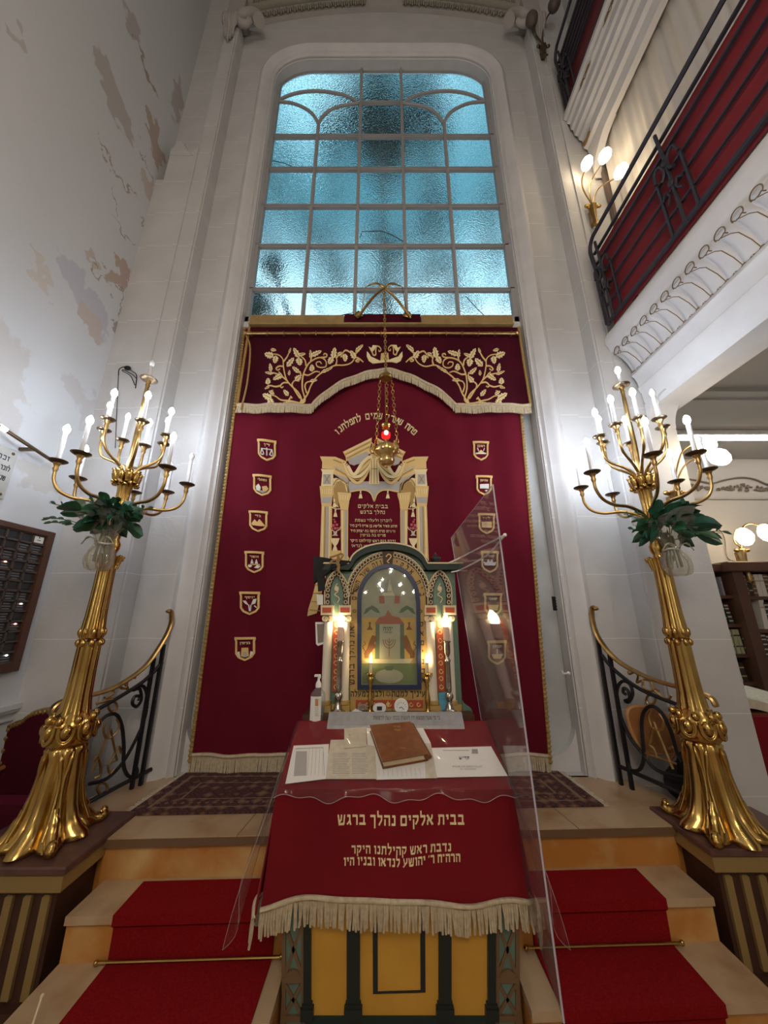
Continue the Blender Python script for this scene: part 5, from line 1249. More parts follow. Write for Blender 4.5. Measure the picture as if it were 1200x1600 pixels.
lettering(mb, 'עיניך למטה', 8.6, lambda u, v, h: CP(638+u, 1088-v, h), .0125, .008, 52); lettering(mb, 'ולבך למעלה', 8.6, lambda u, v, h: CP(574+u, 1088-v, h), .0125, .008, 52)
star6(mb, 606.5, 1083.5, 4.5, .9, CP, .0125); star6(mb, 554, 955, 3.2, .8, CP, .0125); star6(mb, 657, 955, 3.2, .8, CP, .0125)
mb.ribbon([(612.5, 1077), (612.5, 1113)], .7, CP, .0125)
obj('hebrew_words', mb, M['ink'], cb, smooth=0)
mb = MB(); mb.prism([(556, 1093), (661, 1093), (661, 1106), (556, 1106)], CP, .014); rf = obj('red_frieze', mb, M['redpaint'], cb, smooth=0)
mb = MB()
for k in range(9):
    x = 563+k*11.3; mb.ribbon([(x+3.2*math.cos(j*.7)*(1-j*.07), 1099.5+4*math.sin(j*.7)*(1-j*.07)) for j in range(9)], 1.2, CP, .017, .013)
mb.prism([(606, 1094), (609, 1099.5), (606, 1105), (603, 1099.5)], CP, .018, .013); obj('gilt_scroll', mb, M['thread'], rf, smooth=0)
# glazed door
door = [(559, 1076), (558.5, 940)]+arcpts(607, 938, 48.5, 56, 178, 2, 24)+[(656, 940), (658, 1076)]
mb = MB(); pts = door
fr_in = [(565, 1069), (565, 942)]+arcpts(607, 938, 42, 50, 178, 2, 24)+[(650, 942), (651.5, 1069)]
mb.grid(lambda u, v: CP(*[(door+door[:1])[round(u*len(door))], (door+door[:1])[round(u*len(door))], (fr_in+fr_in[:1])[round(u*len(door))], (fr_in+fr_in[:1])[round(u*len(door))]][round(v*3)], [.010, .030, .030, .006][round(v*3)]), len(door), 3)
dr = obj('door', mb, M['navy'], cb, smooth=0)
pb = MB()
fillin = fr_in
pb.mi = 0; pb.prism(fillin, CP, .0115, .005)
def pp(mi, L_, h=.013): pb.mi = mi; pb.prism(L_, CP, h, .010)
pp(1, [(566, 965), (648, 965), (649, 1040), (566, 1040)], .0122); pp(2, [(566, 1036), (651, 1036), (651, 1068), (566, 1068)], .0124)
pp(3, [(568, 1030), (645, 1029), (640, 1036), (575, 1036)], .0135)                      # pale ledge
pp(4, [(593, 975), (625, 975), (625, 1029), (593, 1029)]); pp(4, [(593, 976)]+arcpts(601, 976, 8, 7, 180, 0, 8)+arcpts(617, 976, 8, 7, 180, 0, 8), .0132)
pp(5, [(587, 975), (593, 975), (593, 1029), (586, 1029)]); pp(5, [(625, 975), (631, 975), (632, 1029), (625, 1029)])
pp(6, [(585, 975), (592, 965), (602, 962), (606, 953), (612, 962), (624, 965), (632, 975)], .0142)
for s in (0, 1):
    m_ = (lambda L_: [(1217-x, y) for x, y in L_]) if s else (lambda L_: L_)
    pp(7, m_([(570, 1028), (569, 1020), (574, 1012), (578, 1000), (582, 992), (588, 994), (589, 1000), (585, 1004), (588, 1012), (584, 1013), (581, 1018), (577, 1022), (576, 1028), (580, 1028)]), .0138)
    pb.mi = 7; pb.ribbon(smooth_path([(*p, 0) for p in m_([(571, 1018), (567, 1010), (571, 1006), (569, 1002)])], 4), 1.2, CP, .0138, .010)
    pp(5, m_([(568, 960), (572, 951), (582, 946), (590, 951), (594, 958), (588, 957), (580, 952), (573, 958)]), .0136)
    pp(6, m_([(592, 932), (600, 930), (601, 943), (593, 943)]), .0136); pp(7, m_([(576, 972), (580, 972), (579, 978), (583, 984), (573, 984), (577, 978)]), .0136)
pp(3, [(600, 926), (614, 926), (617, 931), (597, 931)], .0142); pp(4, arcpts(608, 1056, 22, 11, 0, 360, 20)[:-1], .0136); pp(5, [(600, 1040), (616, 1040), (613, 1047), (603, 1047)], .0138)
pb.mi = 8; lettering(pb, 'יהוה', 5.5, lambda u, v, h: CP(606+u, 985-v, h), .0148, .012, 15); lettering(pb, 'לפני תמיד', 1.9, lambda u, v, h: CP(606+u, 989-v, h), .0148, .012, 13); lettering(pb, 'יהוה', 3, lambda u, v, h: CP(606+u, 927-v, h), .0148, .012, 11)
pb.mi = 7
for k in range(1, 4): pb.ribbon(arcpts(608, 999, 3.2*k, 4.5*k, 180, 360, 10), .9, CP, .0145, .012)
pb.ribbon([(608, 997), (608, 1026)], 1, CP, .0145, .012)
pp(3, [(604, 928), (609, 905), (614, 928)], .0125)
for a in range(0, 181, 20): pb.mi = 0; pb.ribbon([(607+12*math.cos(math.radians(a)), 926-12*math.sin(math.radians(a))), (607+24*math.cos(math.radians(a)), 926-26*math.sin(math.radians(a)))], 1.0, CP, .0128, .010)
obj('painted_panel', pb, [mat('painted_sky', (.30, .32, .27), .6, noise=(12, (.42, .40, .28), .35, .7)), mat('painted_yellow', (.62, .40, .10), .6, noise=(15, (.52, .32, .07), .4, .7)), mat('painted_green', (.15, .20, .09), .6), mat('painted_ivory', (.62, .58, .44), .6),
    mat('painted_tablet', (.40, .40, .31), .6), mat('painted_pillar', (.10, .15, .10), .6), mat('painted_brick', (.36, .11, .06), .6), mat('painted_lion', (.22, .075, .012), .6), M['ink']], dr, smooth=0)
mb = MB(); mb.prism(fr_in, CP, .024, .022); obj('glass', mb, M['vitrine'], dr, smooth=0)
# columns with Ionic capitals
for i, (xt, xb) in enumerate(((513, 508.5), (540.5, 537.5), (671.5, 677.5), (700.5, 705.5))):
    mb = MB(); a, c = P(xt, 972, YC-.02), P(xb, 1097, YC-.02); mb.tube([c, a], [.0275, .0255], 20); col = obj('column', mb, M['colwhite'], cb, smooth=60)
    mb = MB()
    mb.mi = 0; mb.prism([(xt-9.5, 946), (xt+9.5, 946), (xt+9.5, 961), (xt-9.5, 961)], CP, .055); mb.mi = 1; mb.prism([(xt-7, 949.5), (xt+7, 949.5), (xt+7, 957.5), (xt-7, 957.5)], CP, .058, .05)
    mb.mi = 0
    for s in (-1, 1): mb.lathe([(.0, -.02), (.018, -.02), (.018, .02), (.0, .02)], P(xt+s*4.6, 966.5, YC-.035), 14, axis=(0, 1, 0))
    mb.mi = 2; mb.ribbon([(xt+4*math.cos(j*PI/6), 966-3.2*math.sin(j*PI/6)) for j in range(-1, 8)], .7, CP, .0575, .052); mb.ribbon([(xt-8, 962), (xt+8, 962)], .8, CP, .056, .05)
    obj('capital', mb, [M['cream'], M['redpaint'], M['brownp']], col, smooth=50)
    mb = MB(); mb.lathe([(.030, .0), (.034, .004), (.034, .02), (.0275, .024)], c-Vector((0, 0, .012)), 20); mb.box(c.x-.036, YC-.055, zb, c.x+.036, YC, c.z-.012); obj('column_base', mb, [M['ochre']], col, smooth=40)
# pointed niches and painted strips
for cx_, cyb, sx in ((526.5, 947, -1), (686.5, 947, 1)):
    mb = MB(); niche = [(cx_-10, 990), (cx_-9.5, 925), (cx_-6, 912), (cx_, 904), (cx_+6, 912), (cx_+9.5, 925), (cx_+10, 990)]; mb.prism(niche, CP, .012); nn_ = obj('niche', mb, M['green'], cb, smooth=0)
    mb = MB(); mb.mi = 1; pa = smooth_path([(cx_-14, 946, 0), (cx_-13.5, 922, 0), (cx_-9, 906, 0), (cx_, 895, 0), (cx_+9, 906, 0), (cx_+13.5, 922, 0), (cx_+14, 946, 0)], 5)
    mb.ribbon(pa, 7, CP, .015, .0); mb.mi = 0
    for k in range(1, len(pa)-1, 2):
        x, y = pa[k].x, pa[k].y; mb.ribbon([(x+2.4*math.cos(j*PI/5), y+2.8*math.sin(j*PI/5)) for j in range(10)], 1.0, CP, .021, .014, closed=True)
    mb.ribbon([(cx_+(p.x-cx_)*1.32, 895+(p.y-898)*1.03) for p in pa], 1.4, CP, .022, .0)
    mb.ribbon(smooth_path([(cx_+1, 942, 0), (cx_+4, 935, 0), (cx_-3, 929, 0), (cx_+2, 924, 0), (cx_-2, 918, 0), (cx_+1, 912, 0)], 4), 1.3, CP, .017, .010); mb.prism(arcpts(cx_, 920, 3.5, 4, 0, 360, 10)[:-1], CP, .016, .01)
    obj('niche_border', mb, [M['cream'], M['umber']], nn_, smooth=0)
    mb = MB(); w0 = 5.5; xb = cx_+(2.5 if sx > 0 else -1.5)
    mb.prism([(cx_-w0, 970), (cx_+w0, 970), (xb+w0+1, 1080), (xb-w0, 1080)], CP, .014); rp = obj('red_strip', mb, M['redpaint'], cb, smooth=0)
    mb = MB()
    for k in range(9):
        y = 976+k*12; x = cx_+(xb-cx_)*k/8
        mb.ribbon([(x+3.4*math.cos(j*.75+k*PI)*(1-j*.06), y+4.5*math.sin(j*.75+k*PI)*(1-j*.06)) for j in range(9)], 1.2, CP, .018, .013)
    obj('gilt_scroll', mb, M['thread'], rp, smooth=0)
mb = MB(); mb.prism([(721, 1113), (721, 1092), (726, 1100), (736, 1107), (738, 1113)], CP, .012, -.03); obj('foot_bracket', mb, M['green'], cb, smooth=0)

# black cloth bundle, straw cord, dark urn, hanging cards
mb = MB()
def blk(u, v):
    x, y = 490+58*u, 869+26*v*(1-.55*u)+8*u*(1-v)
    if u < .5: y += 16*v*(1-u*2)
    p = P(x, y, YC-.055); return Vector((p.x, p.y-.01*math.sin(u*8+v*3), p.z))
mb.slabgrid(blk, 12, 6, (0, .05, 0)); bo = P(520, 882, YC)
mb.slabgrid(lambda u, v: P(494+11*u+3*v, 886+38*v-3*u, YC-.06+.03*u), 4, 8, (0, .03, 0))
obj('black_cloth', mb, M['black'], label='black folded cloth lying on the cornice corner of the painted cabinet', cat='cloth', smooth=70)
mb = MB(); K = lambda a, b_: P(480+a/8.57, 850+b_/8.57, YC-.085)
for q in ([(300, 180), (400, 150), (450, 130), (480, 150), (450, 200), (420, 180), (400, 140)], [(420, 150), (430, 220), (400, 270), (430, 310), (420, 350), (440, 370)], [(410, 170), (400, 240), (430, 280), (405, 330), (430, 375)], [(300, 270), (340, 220), (440, 210)]): mb.tube(smooth_path([K(*p) for p in q], 5), .006, 6)
obj('straw_cord', mb, mat('straw', (.34, .20, .08), .8), label='knotted straw cord hanging over the cornice of the painted cabinet', cat='cord')
mb = MB(); lathe_px(mb, 681, [(0, 863), (1.2, 864), (1.5, 867), (5, 870), (8, 871.5), (8, 874), (7, 875), (6, 879), (2.5, 881), (3.5, 883.5), (0, 883.5)], YC+.02); obj('finial_urn', mb, M['ironblue'], label='small dark lidded urn standing on the cabinet cornice near the acrylic screen', cat='urn')
for i, (L_, m_, lb) in enumerate((([(493, 972), (506, 972), (506, 1006), (497, 1009), (494, 1006)], 'white', 'grey card in a white frame hanging beside the cabinet columns'), ([(495, 929), (505, 929), (505, 945), (496, 945)], 'paper', 'small white card tucked at the side of the cabinet arch'))):
    mb = MB(); mb.mi = 0; mb.prism(L_, lambda u, v, h: (lambda p: (p.x, p.y-h, p.z))(P(u, v, YC-.005)), .006, 0)
    if i == 0: mb.mi = 1; mb.prism([(495.5, 975), (506, 975), (506, 1003), (497, 1005)], lambda u, v, h: (lambda p: (p.x, p.y-h, p.z))(P(u, v, YC-.005)), .008, .004)
    obj('card', mb, [M[m_], mat('card_grey', (.22, .18, .15), .7)], label=lb, cat='card', smooth=0)

# ------------------------------------------------------------------ things standing before the cabinet
YI = 2.215
def tallstick(axb, axt, label):
    dx = (axt-axb)
    t_ = thing('candlestick', P(axb, 1112, YI), label, 'candlestick', 'tall silver candlesticks'); A = lambda py: axb+dx*(1112-py)/140
    mb = MB(); 
    def lp(prof, n=24, lob=None, m=None):
        pr = [((P(600+hw, py, YI).x), P(600, py, YI).z) for hw, py in prof][::-1]; b0 = P(axb, 1112, YI); mb.lathe(pr, (b0.x, YI, 0), n, lob)
    lp([(9.5, 1113.5), (12, 1112.5), (12, 1111), (8, 1109), (6.5, 1106), (5.5, 1101), (3.5, 1098), (4.5, 1094), (6.8, 1089), (6.4, 1085), (3.2, 1082), (4.4, 1079), (4.6, 1074.5)][::-1])
    obj('foot', mb, M['silver'], t_, smooth=60)
    mb = MB(); lp([(4.4, 1075), (4.2, 1074), (3.6, 1035), (4.8, 1033)][::-1], 48, (10, lambda z: .10, lambda a: math.cos(a))); obj('stem', mb, M['silver'], t_, smooth=60)
    mb = MB(); lp([(4.8, 1033), (5.2, 1031), (3, 1028.5), (2.6, 1026), (4.8, 1021), (5.2, 1017), (5.0, 1004), (6.4, 1003), (6.6, 1001.5), (5, 1000.5)][::-1]); obj('socket', mb, M['silver'], t_, smooth=60)
    mb = MB(); lp([(5, 1001), (4.9, 981), (4, 979), (0, 979)][::-1]); cd = obj('candle_sleeve', mb, mat('warm_candle_sleeve', (.62, .45, .36), .5), t_, smooth=60)
    mb = MB(); lp([(2.5, 979), (4, 975), (4.4, 970), (3, 964), (0, 958)][::-1], 14); obj('bulb', mb, M['flamebulb'], cd, smooth=60)
M['flamebulb'] = mat('warm_lit_bulb', (1, .9, .7), .3, emit=(1.0, .76, .45), es=110)
tallstick(528, 525, 'tall silver candlestick with lit bulb standing before the cabinet near the sanitizer bottle')
tallstick(703, 697, 'tall silver candlestick with lit bulb standing before the cabinet near the blue booklet')
def smallstick(ax, label):
    y = 2.205; t_ = thing('candlestick', P(ax, 1113, y), label, 'candlestick', 'small brass candlesticks')
    def lp(mb, prof, n=20):
        pr = [((P(600+hw, py, y).x), P(600, py, y).z) for hw, py in prof][::-1]; b0 = P(ax, 1112, y); mb.lathe(pr, (b0.x, y, 0), n)
    mb = MB(); lp(mb, [(8.5, 1051.5), (9, 1052.3), (4, 1053.5), (2.5, 1056), (4.2, 1058), (4.5, 1063), (2.2, 1068), (3.2, 1071), (2.2, 1074), (2.4, 1080), (4, 1090), (4.2, 1097), (2.6, 1103), (3.4, 1106), (3, 1109), (5.5, 1112), (6, 1113.5)]); obj('stick', mb, M['gold'], t_, smooth=60)
    mb = MB(); lp(mb, [(0, 1035), (2.4, 1035), (2.5, 1052)]); cd = obj('candle', mb, M['cream'], t_, smooth=60)
    mb = MB(); lp(mb, [(0, 1021.5), (.7, 1024), (1.7, 1029), (2.0, 1032), (1.4, 1035), (0, 1035.5)], 12); obj('flame', mb, M['flame'], cd, smooth=60)
smallstick(578.5, 'small brass candlestick with burning candle before the left end of the glass door')
smallstick(669, 'small brass candlestick with burning candle before the inner right column')
IQ = lambda px, py, h: (lambda p: (p.x, p.y-h, p.z))(P(px, py, 2.195))
ck = thing('clock', P(627, 1113, 2.19), 'small round white clock standing between the brass candlesticks', 'clock')
mb = MB(); mb.lathe([(.0, -.012), (.0385, -.012), (.040, -.006), (.040, .008), (.036, .012), (.034, .009), (.0, .009)], P(627, 1103.5, 2.19), 32, axis=(0, -1, .1)); obj('case', mb, M['white'], ck, smooth=40)
mb = MB(); c = (627, 1103.5)
for k in range(12): a = k*PI/6; mb.ribbon([(c[0]+6.0*math.sin(a), c[1]-6.0*math.cos(a)), (c[0]+7.6*math.sin(a), c[1]-7.6*math.cos(a))], .7, IQ, .0145, .005)
obj('hour_marks', mb, M['ink'], ck, smooth=0)
for nm, a, ln in (('minute_hand', 2.35, 6), ('hour_hand', 4.2, 4.2)): mb = MB(); mb.ribbon([c, (c[0]+ln*math.sin(a), c[1]-ln*math.cos(a))], .9, IQ, .016, .005); obj(nm, mb, M['ink'], ck, smooth=0)
dc = thing('digital_clock', P(593, 1113, 2.19), 'small oval white digital timer with dark display', 'timer')
mb = MB(); mb.prism(arcpts(593, 1106, 10.3, 7.5, 0, 360, 28)[:-1], IQ, .010, -.012); obj('case', mb, M['white'], dc, smooth=0)
mb = MB(); mb.prism([(589, 1103), (597, 1103), (597, 1109), (589, 1109)], IQ, .0125, .008); obj('display', mb, M['ink'], dc, smooth=0)
mb = MB(); mb.mi = 0; mb.prism([(559, 1099), (574, 1099), (574, 1113), (560, 1113)], IQ, .012, .004); mb.mi = 1
for k in range(3): mb.ribbon(arcpts(567, 1107, 2+2*k, 2+1.6*k, 0, 360, 10), .6, IQ, .014, .01)
obj('silver_box', mb, [M['silver'], M['darkbrass']], label='small embossed silver tin leaning by the left brass candlestick', cat='tin', smooth=0)
mb = MB(); mb.prism([(547, 1112), (556, 1106), (566, 1110), (560, 1115)], IQ, .022, .018); obj('card', mb, M['paper'], label='small white card leaning against the silver tin', cat='card', smooth=0)
mb = MB(); mb.mi = 0; mb.prism([(685, 1082), (708, 1080), (711, 1111), (686, 1113)], lambda u, v, h: (lambda p: (p.x, p.y-h, p.z))(P(u, v, 2.245)), .008, 0); mb.mi = 1
for y in (1087, 1092): mb.ribbon([(690, y), (704, y-.8)], .7, lambda u, v, h: (lambda p: (p.x, p.y-h, p.z))(P(u, v, 2.245)), .0088, .007)
obj('booklet', mb, [M['skyblue'], mat('dark_blue_print', (.05, .2, .33), .6)], label='sky blue booklet standing behind the right silver candlestick', cat='booklet', smooth=0)
# sanitizer bottle
YB = 2.175; sb = thing('sanitizer_bottle', P(497, 1128, YB), 'clear pump bottle of hand sanitizer with white label on the desk shelf', 'bottle')
def lpb(mb, prof, n=28, ax=495.5):
    pr = [((P(600+hw, py, YB).x), P(600, py, YB).z) for hw, py in prof][::-1]; b0 = P(ax, 1112, YB); mb.lathe(pr, (b0.x, YB, 0), n)
mb = MB(); lpb(mb, [(4, 1073), (4, 1075), (8, 1079), (11, 1083), (11.5, 1090), (11.3, 1125), (10.5, 1128.5), (0, 1128.5)]); obj('bottle_body', mb, thinglass('clear_bottle', (.90, .92, .93), .10, .03, 1.12), sb, smooth=60)
mb = MB(); lpb(mb, [(0, 1104), (10.6, 1104), (10.6, 1126), (0, 1127)]); obj('gel', mb, thinglass('clear_gel', (.80, .86, .90), .08, .03, 1.08), sb, smooth=60)
mb = MB(); lpb(mb, [(1.8, 1056), (1.8, 1063), (3.5, 1066), (4.4, 1069), (4.4, 1074), (0, 1074)]); mb.box(*(lambda a, b_: (a.x, YB-.012, b_.z, b_.x, YB+.012, a.z))(P(492, 1054, YB), P(500.5, 1057, YB))); mb.box(*(lambda a, b_: (a.x, YB-.006, b_.z, b_.x, YB+.006, a.z))(P(499, 1056, YB), P(501, 1060, YB))); obj('pump', mb, M['white'], sb, smooth=40)
mb = MB(); r0 = P(600+11.7, 1100, YB).x; b0 = P(495.5, 1100, YB); za, zb_ = P(495, 1086, YB).z, P(495, 1124, YB).z
mb.grid(lambda u, v: (b0.x+r0*math.cos(-PI/2-.15+1.6*(u-.45)), YB+r0*math.sin(-PI/2-.15+1.6*(u-.45)), za+(zb_-za)*v), 12, 1); lbn = obj('bottle_label', mb, M['paper'], sb)
mb = MB(); lq = lambda u, v, h: (lambda p: (p.x, YB-r0-.0015-h, p.z))(P(u, v, YB-r0))
mb.mi = 0; mb.prism([(492.5, 1092), (497.5, 1092), (497.5, 1103), (492.5, 1103)], lq, .001); mb.mi = 1
for k in range(5): mb.ribbon([(492, 1106+k*3), (498.5-(k % 2), 1106+k*3)], .5, lq, .001)
obj('label_print', mb, [mat('orange_print', (.5, .25, .12), .6), M['greyink']], lbn, smooth=0)

# ------------------------------------------------------------------ clear acrylic screen tied beside the desk
sc_ = thing('acrylic_screen', (.50, 1.85, .1), 'tall clear acrylic screen with slanted top tied beside the reading desk', 'screen')
xs_ = lambda y: .505-.03*(y-1.5)/.7
tA = Vector((xs_(1.46), 1.46, PX(770, 757, xs_(1.46)).z)); tB = Vector((xs_(2.24), 2.24, PX(705, 840, xs_(2.24)).z))
tA = PX(770, 757, .495); tB = PX(705, 840, .445); 
bA = P(881, 1598, tA.y-.02); bB = Vector((.60, tB.y-.03, ZP+.02))
mb = MB()
def scr(u, v):
    t_ = tA.lerp(tB, u); b_ = bA.lerp(bB, u); p = t_.lerp(b_, v); return p+Vector((.012*math.sin(PI*u)*math.sin(PI*v), 0, 0))
mb.slabgrid(scr, 16, 20, (.004, 0, 0)); obj('sheet', mb, M['plexi'], sc_, smooth=80)
mb = MB(); mb.tube([scr(0, k/20) for k in range(21)], .0035, 6); mb.tube([scr(1, k/20) for k in range(21)], .002, 6); mb.tube([scr(k/16, 0) for k in range(17)], .0015, 6)
obj('polished_edge', mb, M['plexedge'], sc_)
hole = scr(.0, .12)
mb = MB(); k0 = PX(789, 836, .50)
mb.tube(smooth_path([k0, P(745, 858, 2.0), P(700, 880, 2.22), P(681, 880, YC-.01)], 6), .0045, 6); mb.tube(smooth_path([k0, P(760, 868, 1.9), P(720, 890, 2.2), P(705, 894, YC-.06)], 6), .0045, 6); mb.ball(k0, .008, 8, 6)
obj('white_cord', mb, M['white'], label='white cord tying the acrylic screen to the painted cabinet', cat='cord')
# ------------------------------------------------------------------ things on and by the left wall
WX = lambda px, py, h: (lambda p: (XL+h, p.y, p.z))(PX(px, py, XL+.02))
tp_, bt_ = PX(83, 832, XL+.04), PX(30, 1048, XL+.04)
yR = (tp_.y+bt_.y)/2; zT = PX(83, 832, XL+.04).z; zB = PX(30, 1048, XL+.04).z; yLb = yR-1.0
mbd = thing('memorial_board', (XL, yR-.5, zB), 'dark wooden memorial board with rows of small black name plates on the peeling wall', 'memorial board')
mb = MB(); mb.box(XL+.002, yLb, zB, XL+.025, yR, zT); obj('back_board', mb, mat('board_brown', (.085, .05, .038), .5), mbd, smooth=0)
mb = MB(); fw = .05
mb.box(XL+.026, yR-fw, zB, XL+.05, yR, zT, .004); mb.box(XL+.026, yLb, zT-fw*.8, XL+.049, yR-fw+.002, zT-.001, .004); mb.box(XL+.026, yLb, zB+.001, XL+.049, yR-fw+.002, zB+fw*1.2, .004); obj('board_frame', mb, M['wood'], mbd, smooth=0)
nr = 13; rh = (zT-zB-fw*2)/nr; cw = .088
M['plate'] = mat('black_name_plate', (.035, .036, .042), .3, .3); M['engr'] = mat('pale_engraving', (.20, .20, .22), .5)
random.seed(5)
for c in range(6):
    mb = MB()
    for r in range(nr+1): z = zB+fw*1.2+r*rh; mb.box(XL+.02, yR-fw-(c+1)*cw, z-.006, XL+.04, yR-fw-c*cw, z+.006)
    mb.box(XL+.02, yR-fw-(c+1)*cw-.005, zB+fw, XL+.04, yR-fw-(c+1)*cw+.005, zT-fw*.8); obj('divider', mb, mat('divider_brown', (.075, .055, .045), .5) if c == 0 else bpy.data.materials['divider_brown'], mbd, smooth=0)
    for r in range(nr):
        y1_ = yR-fw-c*cw-.010; y0_ = y1_-cw+.020; z0 = zB+fw*1.2+r*rh+.010; z1 = z0+rh-.020
        mb = MB(); mb.mi = 0; mb.box(XL+.02, y0_, z0, XL+.03, y1_, z1); mb.mi = 1
        if (r, c) == (nr-1, 0): mb.mi = 2; mb.box(XL+.03, y0_, z0, XL+.033, y1_, z1); mb.mi = 3; mb.box(XL+.033, y0_+.02, z0+rh*.25, XL+.034, y1_-.02, z0+rh*.32); mb.box(XL+.033, (y0_+y1_)/2-.004, z0+rh*.5, XL+.034, (y0_+y1_)/2+.004, z0+rh*.65)
        elif random.random() < .72:
            for k in range(3): ln = random.uniform(.25, .45)*(y1_-y0_); mb.box(XL+.03, (y0_+y1_)/2-ln, z1-.012-k*.016, XL+.0306, (y0_+y1_)/2+ln, z1-.007-k*.016)
        obj('name_plate', mb, [M['plate'], M['engr'], M['paper'], M['ink']], mbd, smooth=0, label='white paper card in place of a plate' if (r, c) == (nr-1, 0) else None)
for (c, r, col) in ((2, 9, (1, .35, .25)), (0, 5, (1, .6, .55)), (0, 3, (1, .4, .3)), (1, 1, (.9, .95, 1)), (0, 0, (.9, .95, 1)), (3, 9, (1, .8, .7))):
    mb = MB(); mb.ball((XL+.036, yR-fw-c*cw-.045, zB+fw*1.2+r*rh+rh*.72), (.004, .010, .005), 8, 6); obj('memorial_lamp', mb, mat('tiny_lamp', col, .4, emit=col, es=4), mbd)
p0, p1 = PX(27, 706, XL+.01), PX(5, 782, XL+.01)
pq = thing('wall_plaque', (XL, p0.y-.2, p1.z), 'pale marble plaque with dark lettering on the wall above the memorial board', 'plaque')
mb = MB(); mb.box(XL+.001, p0.y-.5, p1.z, XL+.022, p0.y, p0.z, .005); obj('slab', mb, mat('plaque_marble', (.52, .51, .48), .4, noise=(10, (.44, .43, .41), .4, .7)), pq, smooth=0)
mb = MB(); pqm = lambda u, v, h: (XL+.022+h, p0.y-.15+u, p0.z-.09+v)
for k, (s, wd) in enumerate((('זכרון עולם', .22), ('לזכר נשמת הקדושים', .26), ('שנספו על קדוש השם', .24), ('ת נ צ ב ה', .2))): lettering(mb, s, .032, lambda u, v, h, k=k: pqm(u, v-.065*k, h), .001, -.001, wd)
obj('inscription', mb, M['ink'], pq, smooth=0)
mb = MB()
for (y, z) in ((p0.y-.03, p0.z-.03), (p0.y-.03, p1.z+.03)): mb.ball((XL+.024, y, z), (.006, .010, .010), 10, 6)
obj('screw', mb, M['darkbrass'], pq)
a, b_ = PX(-40, 640, XL+.10), PX(80, 719, XL+.10)
sl = thing('strip_lamp', a, 'slim dark strip lamp on the wall over the memorial board with bright tip', 'lamp')
mb = MB(); mb.tube([a, b_], .012, 8); mb.bar(a+(b_-a)*.75, (XL, (a+(b_-a)*.75).y, (a+(b_-a)*.75).z), .02, .02); obj('tube_rail', mb, M['darkbrass'], sl)
mb = MB(); q = a+(b_-a)*.28; mb.tube([q, q+(b_-a)*.08], .016, 10); obj('lamp_tip', mb, mat('cool_lamp_tip', (1, 1, 1), .3, emit=(.9, .95, 1), es=6), sl)
mb = MB(); y0 = PX(-5, 1100, XL+.02); y1_ = PX(37, 1096, XL+.02)
mb.box(XL, y0.y-.6, y1_.z-.05, XL+.03, y1_.y, y1_.z-.03); mb.box(XL, y0.y-.6, y1_.z-.03, XL+.045, y1_.y, y1_.z); mb.box(XL, y0.y-.6, y1_.z-.10, XL+.02, y1_.y, y1_.z-.085)
obj('trim_6', mb, M['stucco'], kind='structure', smooth=0)
mb = MB(); K = lambda a_, b2: P(a_/3, 530+b2/3, 2.55)
mb.tube(smooth_path([K(555, 170), K(560, 140), K(590, 130), K(620, 150), K(640, 170), K(635, 230)], 5), .004, 5); mb.tube(smooth_path([K(640, 185), K(620, 165), K(580, 145), K(575, 150), K(610, 170), K(632, 215)], 5), .004, 5); mb.tube([K(555, 170), P(180, 700, 2.56)], .003, 5); mb.ball(K(590, 128)+Vector((0, .02, 0)), (.03, .02, .02), 8, 6)
obj('loose_cable', mb, M['iron'], label='loose curled electric cable hanging on the pilaster above the tall candelabrum', cat='cable')

# red armchair
ac = thing('armchair', (-2.1, 2.3, 0), 'crimson upholstered armchair with scalloped gilt back beside the candelabrum near the memorial board', 'armchair')
YA = 2.50; A2 = lambda px, py, h: (lambda p: (p.x, YA-h, p.z))(P(px, py, YA))
outl = [(-6, 1250), (8, 1190), (20, 1138), (25, 1133), (40, 1127), (52, 1117), (68, 1112), (90, 1110), (112, 1113), (126, 1122), (134, 1135), (128, 1180), (120, 1250)]
mb = MB(); mb.prism(outl, A2, .03, -.03); obj('backrest', mb, M['velvet_dark'], ac, smooth=0)
mb = MB(); ol = smooth_path([(*p, 0) for p in outl], 3); mb.tube([Vector(A2(p.x, p.y, .0)) for p in ol], .022, 8)
for k in range(0, len(ol), 1): mb.ball(Vector(A2(ol[k].x, ol[k].y, .028)), (.014, .010, .014), 6, 5)
obj('gilt_frame', mb, M['brass'], ac)
mb = MB(); xa, xb = P(-6, 1250, YA).x, P(120, 1250, YA).x; zs = .50
mb.box(xa, 2.30, zs-.10, xb, YA-.03, zs+.03, .03); obj('seat', mb, M['velvet_dark'], ac)
mb = MB(); mb.box(xa-.0, 2.285, zs-.13, xb, 2.31, zs-.09, .006); mb.box(xa, 2.31, zs-.13, xa+.03, YA, zs-.09); mb.box(xb-.03, 2.31, zs-.13, xb, YA, zs-.09); obj('seat_rail', mb, M['woodmid'], ac, smooth=0)
for s in (0, 1):
    x = xb-.02 if s else xa+.02; mb = MB(); mb.tube(smooth_path([(x, YA-.02, .66), (x, 2.38, .64), (x, 2.30, .60), (x, 2.30, .52)], 5), .014, 8); obj('arm', mb, M['woodmid'], ac)
for x in (xa+.03, xb-.03):
    for y in (2.31, YA): mb = MB(); mb.tube([(x, y, 0), (x, y, zs-.1)], [.015, .022], 8); obj('leg', mb, M['woodmid'], ac)

